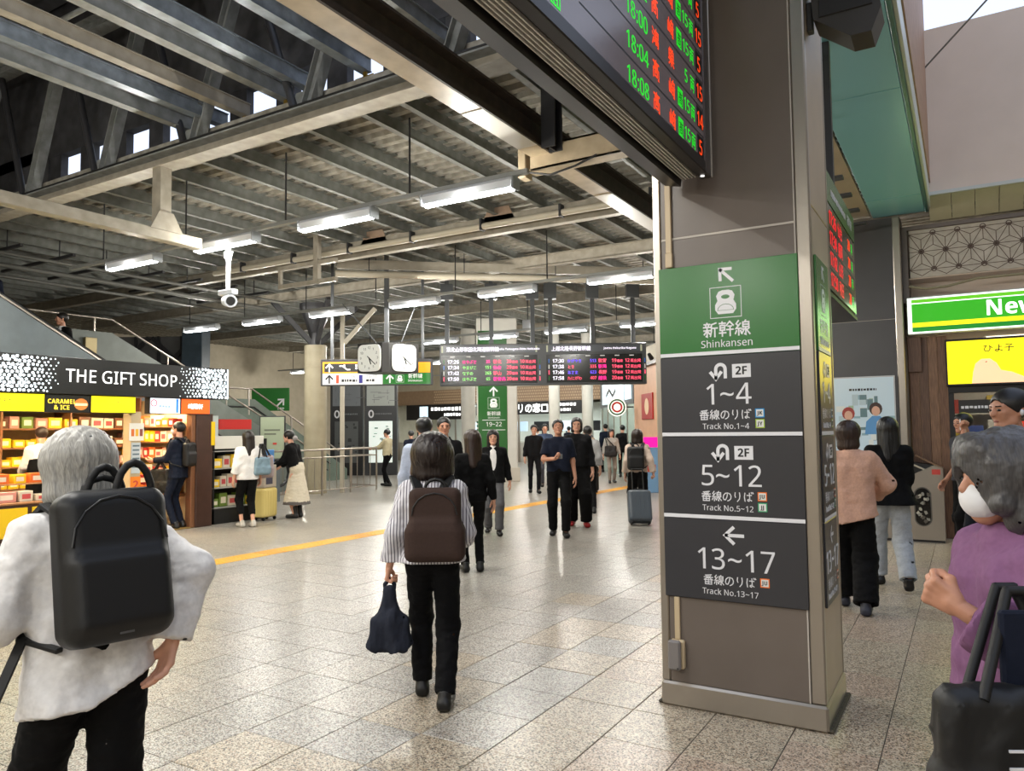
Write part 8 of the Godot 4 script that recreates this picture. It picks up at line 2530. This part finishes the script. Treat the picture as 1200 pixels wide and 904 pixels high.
	J = person({"label": "long brown-haired person in a white shirt and black cropped trousers", "at": [-10.25, -8.52], "yaw": 70.0, "h": 1.58, "cell": 0.018, "hair": ["long", Color(0.13, 0.085, 0.065)], "head_yaw": 15.0, "top_mat": white, "top": {"fat": 0.028, "hem": 0.84, "cuff": 0.55, "cuff_r": 0.02}, "bottom_mat": black, "bottom": {"short": 0.32, "thigh": 0.092, "calf": 0.062, "hem_r": 0.058}, "shoe_mat": mat("shoe white", Color(0.72, 0.70, 0.66), 0.5), "foot_l": [-0.08, 0.085, -0.05], "foot_r": [0.09, 0.085, 0.05]})
	soft_bag("pale blue soft bag on the white shirt wearer's side", J.node.transform * Vector3(0.20, 1.0, 0.10), deg_to_rad(70.0), Vector3(0.13, 0.15, 0.06), Vector3(0, 0.36, -0.02), cloth("bag sky", Color(0.48, 0.57, 0.62)), "tote_bag", 0.018)
	soft_bag("pink-white folded jacket bag on the white shirt wearer's arm", J.node.transform * Vector3(0.34, 0.98, -0.08), deg_to_rad(60.0), Vector3(0.12, 0.19, 0.06), Vector3(-0.05, 0.36, 0), cloth("jacket pink", Color(0.66, 0.60, 0.60)), "jacket_bag", 0.018)
	J = person({"label": "person in a black cardigan and long cream skirt bending over a suitcase", "at": [-10.52, -9.85], "yaw": 108.0, "h": 1.62, "cell": 0.018, "hair": ["bun", dhair], "head_pitch": -18.0, "lean": 14.0, "top_mat": black, "top": {"hem": 0.98, "fat": 0.014, "called": "cardigan"}, "bottom_mat": cloth("skirt cream", Color(0.82, 0.78, 0.70)), "bottom": {"type": "skirt", "hem": 0.30, "flare": 0.25, "called": "skirt"}, "boot": 0.12, "hand_l": [-0.14, 0.98, -0.42], "hand_r": [0.14, 0.98, -0.42]})
	part("hair_ring", MB.new().ball(Vector3(0, -0.02, 0.13), 0.05, 10, 6), cloth("scrunchie", Color(0.62, 0.60, 0.60)), J.node).transform = J.HT
	part("skirt_lace", MB.new().lathe(Vector3(0, 0.25, -0.0), [Vector2(0.235, 0.06), Vector2(0.245, 0.0), Vector2(0.22, 0.0)], 22), cloth("lace grey", Color(0.38, 0.36, 0.35)), J.node)
	suitcase("pale yellow suitcase standing before the person in the cream skirt", Vector3(-10.78, 0, -9.35), deg_to_rad(100.0), 0.0, Vector3(0.2, 0.26, 0.125), mat("case yellow", Color(0.88, 0.80, 0.50), 0.4), 0.0)
	var bx := thing("carrier_box", "white and beige box bag standing on the yellow suitcase", "box", Vector3(-10.78, 0.578, -9.35), deg_to_rad(100.0))
	part("carton", MB.new().span(Vector3(-0.17, 0.0, -0.11), Vector3(0.17, 0.40, 0.11), 0.01), mat("box cream", Color(0.70, 0.66, 0.60), 0.5), bx)
	part("print", MB.new().rect(-0.12, 0.06, 0.06, 0.2, 0.112), mat("print dark", Color(0.25, 0.25, 0.32), 0.5), bx)
	single("blue_folder", "light blue folder held by the person in the black cardigan", "folder", MB.new().box(Vector3.ZERO, Vector3(0.03, 0.30, 0.22), 0.006), mat("folder blue", Color(0.36, 0.58, 0.82), 0.4), "", J.node.transform * (J.wr_l + Vector3(0.02, 0.16, -0.10)))
	J = person({"label": "shop assistant in a white shirt and black apron behind the sweets counter", "at": [-12.12, -6.2], "yaw": 78.0, "h": 1.68, "cell": 0.02, "hair": ["short", bhair], "top_mat": white, "top": {"fat": 0.012}, "bottom_mat": black, "hand_l": [-0.2, 1.0, -0.3], "hand_r": [0.2, 1.0, -0.3]})
	var ap := Field.new(0.02, 60.0)
	ap.cone(Vector3(-0.05, 1.22, 0), Vector3(-0.05, 0.6, 0), 0.125, 0.15).cone(Vector3(0.05, 1.22, 0), Vector3(0.05, 0.6, 0), 0.125, 0.15)
	ap.cut(Vector3(0, 0.55, 0), Vector3(0, -1, 0)).cut(Vector3(0, 1.2, 0), Vector3(0, 1, 0))
	part("apron", ap.build(), black, J.node)
	# --- on the escalator
	person({"label": "person in a dark suit and white shirt riding the escalator", "at": [-14.05, -7.5], "y": 2.16, "yaw": 188.0, "h": 1.62, "cell": 0.022, "hair": ["short", Color(0.09, 0.06, 0.05)], "tone": "mid", "top_mat": black, "top": {"open": true, "called": "jacket"}, "bottom_mat": black, "head_yaw": -30.0})
	person({"label": "person in a navy jacket higher up the escalator", "at": [-14.05, -6.3], "y": 2.83, "yaw": 200.0, "h": 1.64, "cell": 0.024, "hair": ["short", dhair], "top_mat": navy, "bottom_mat": black})
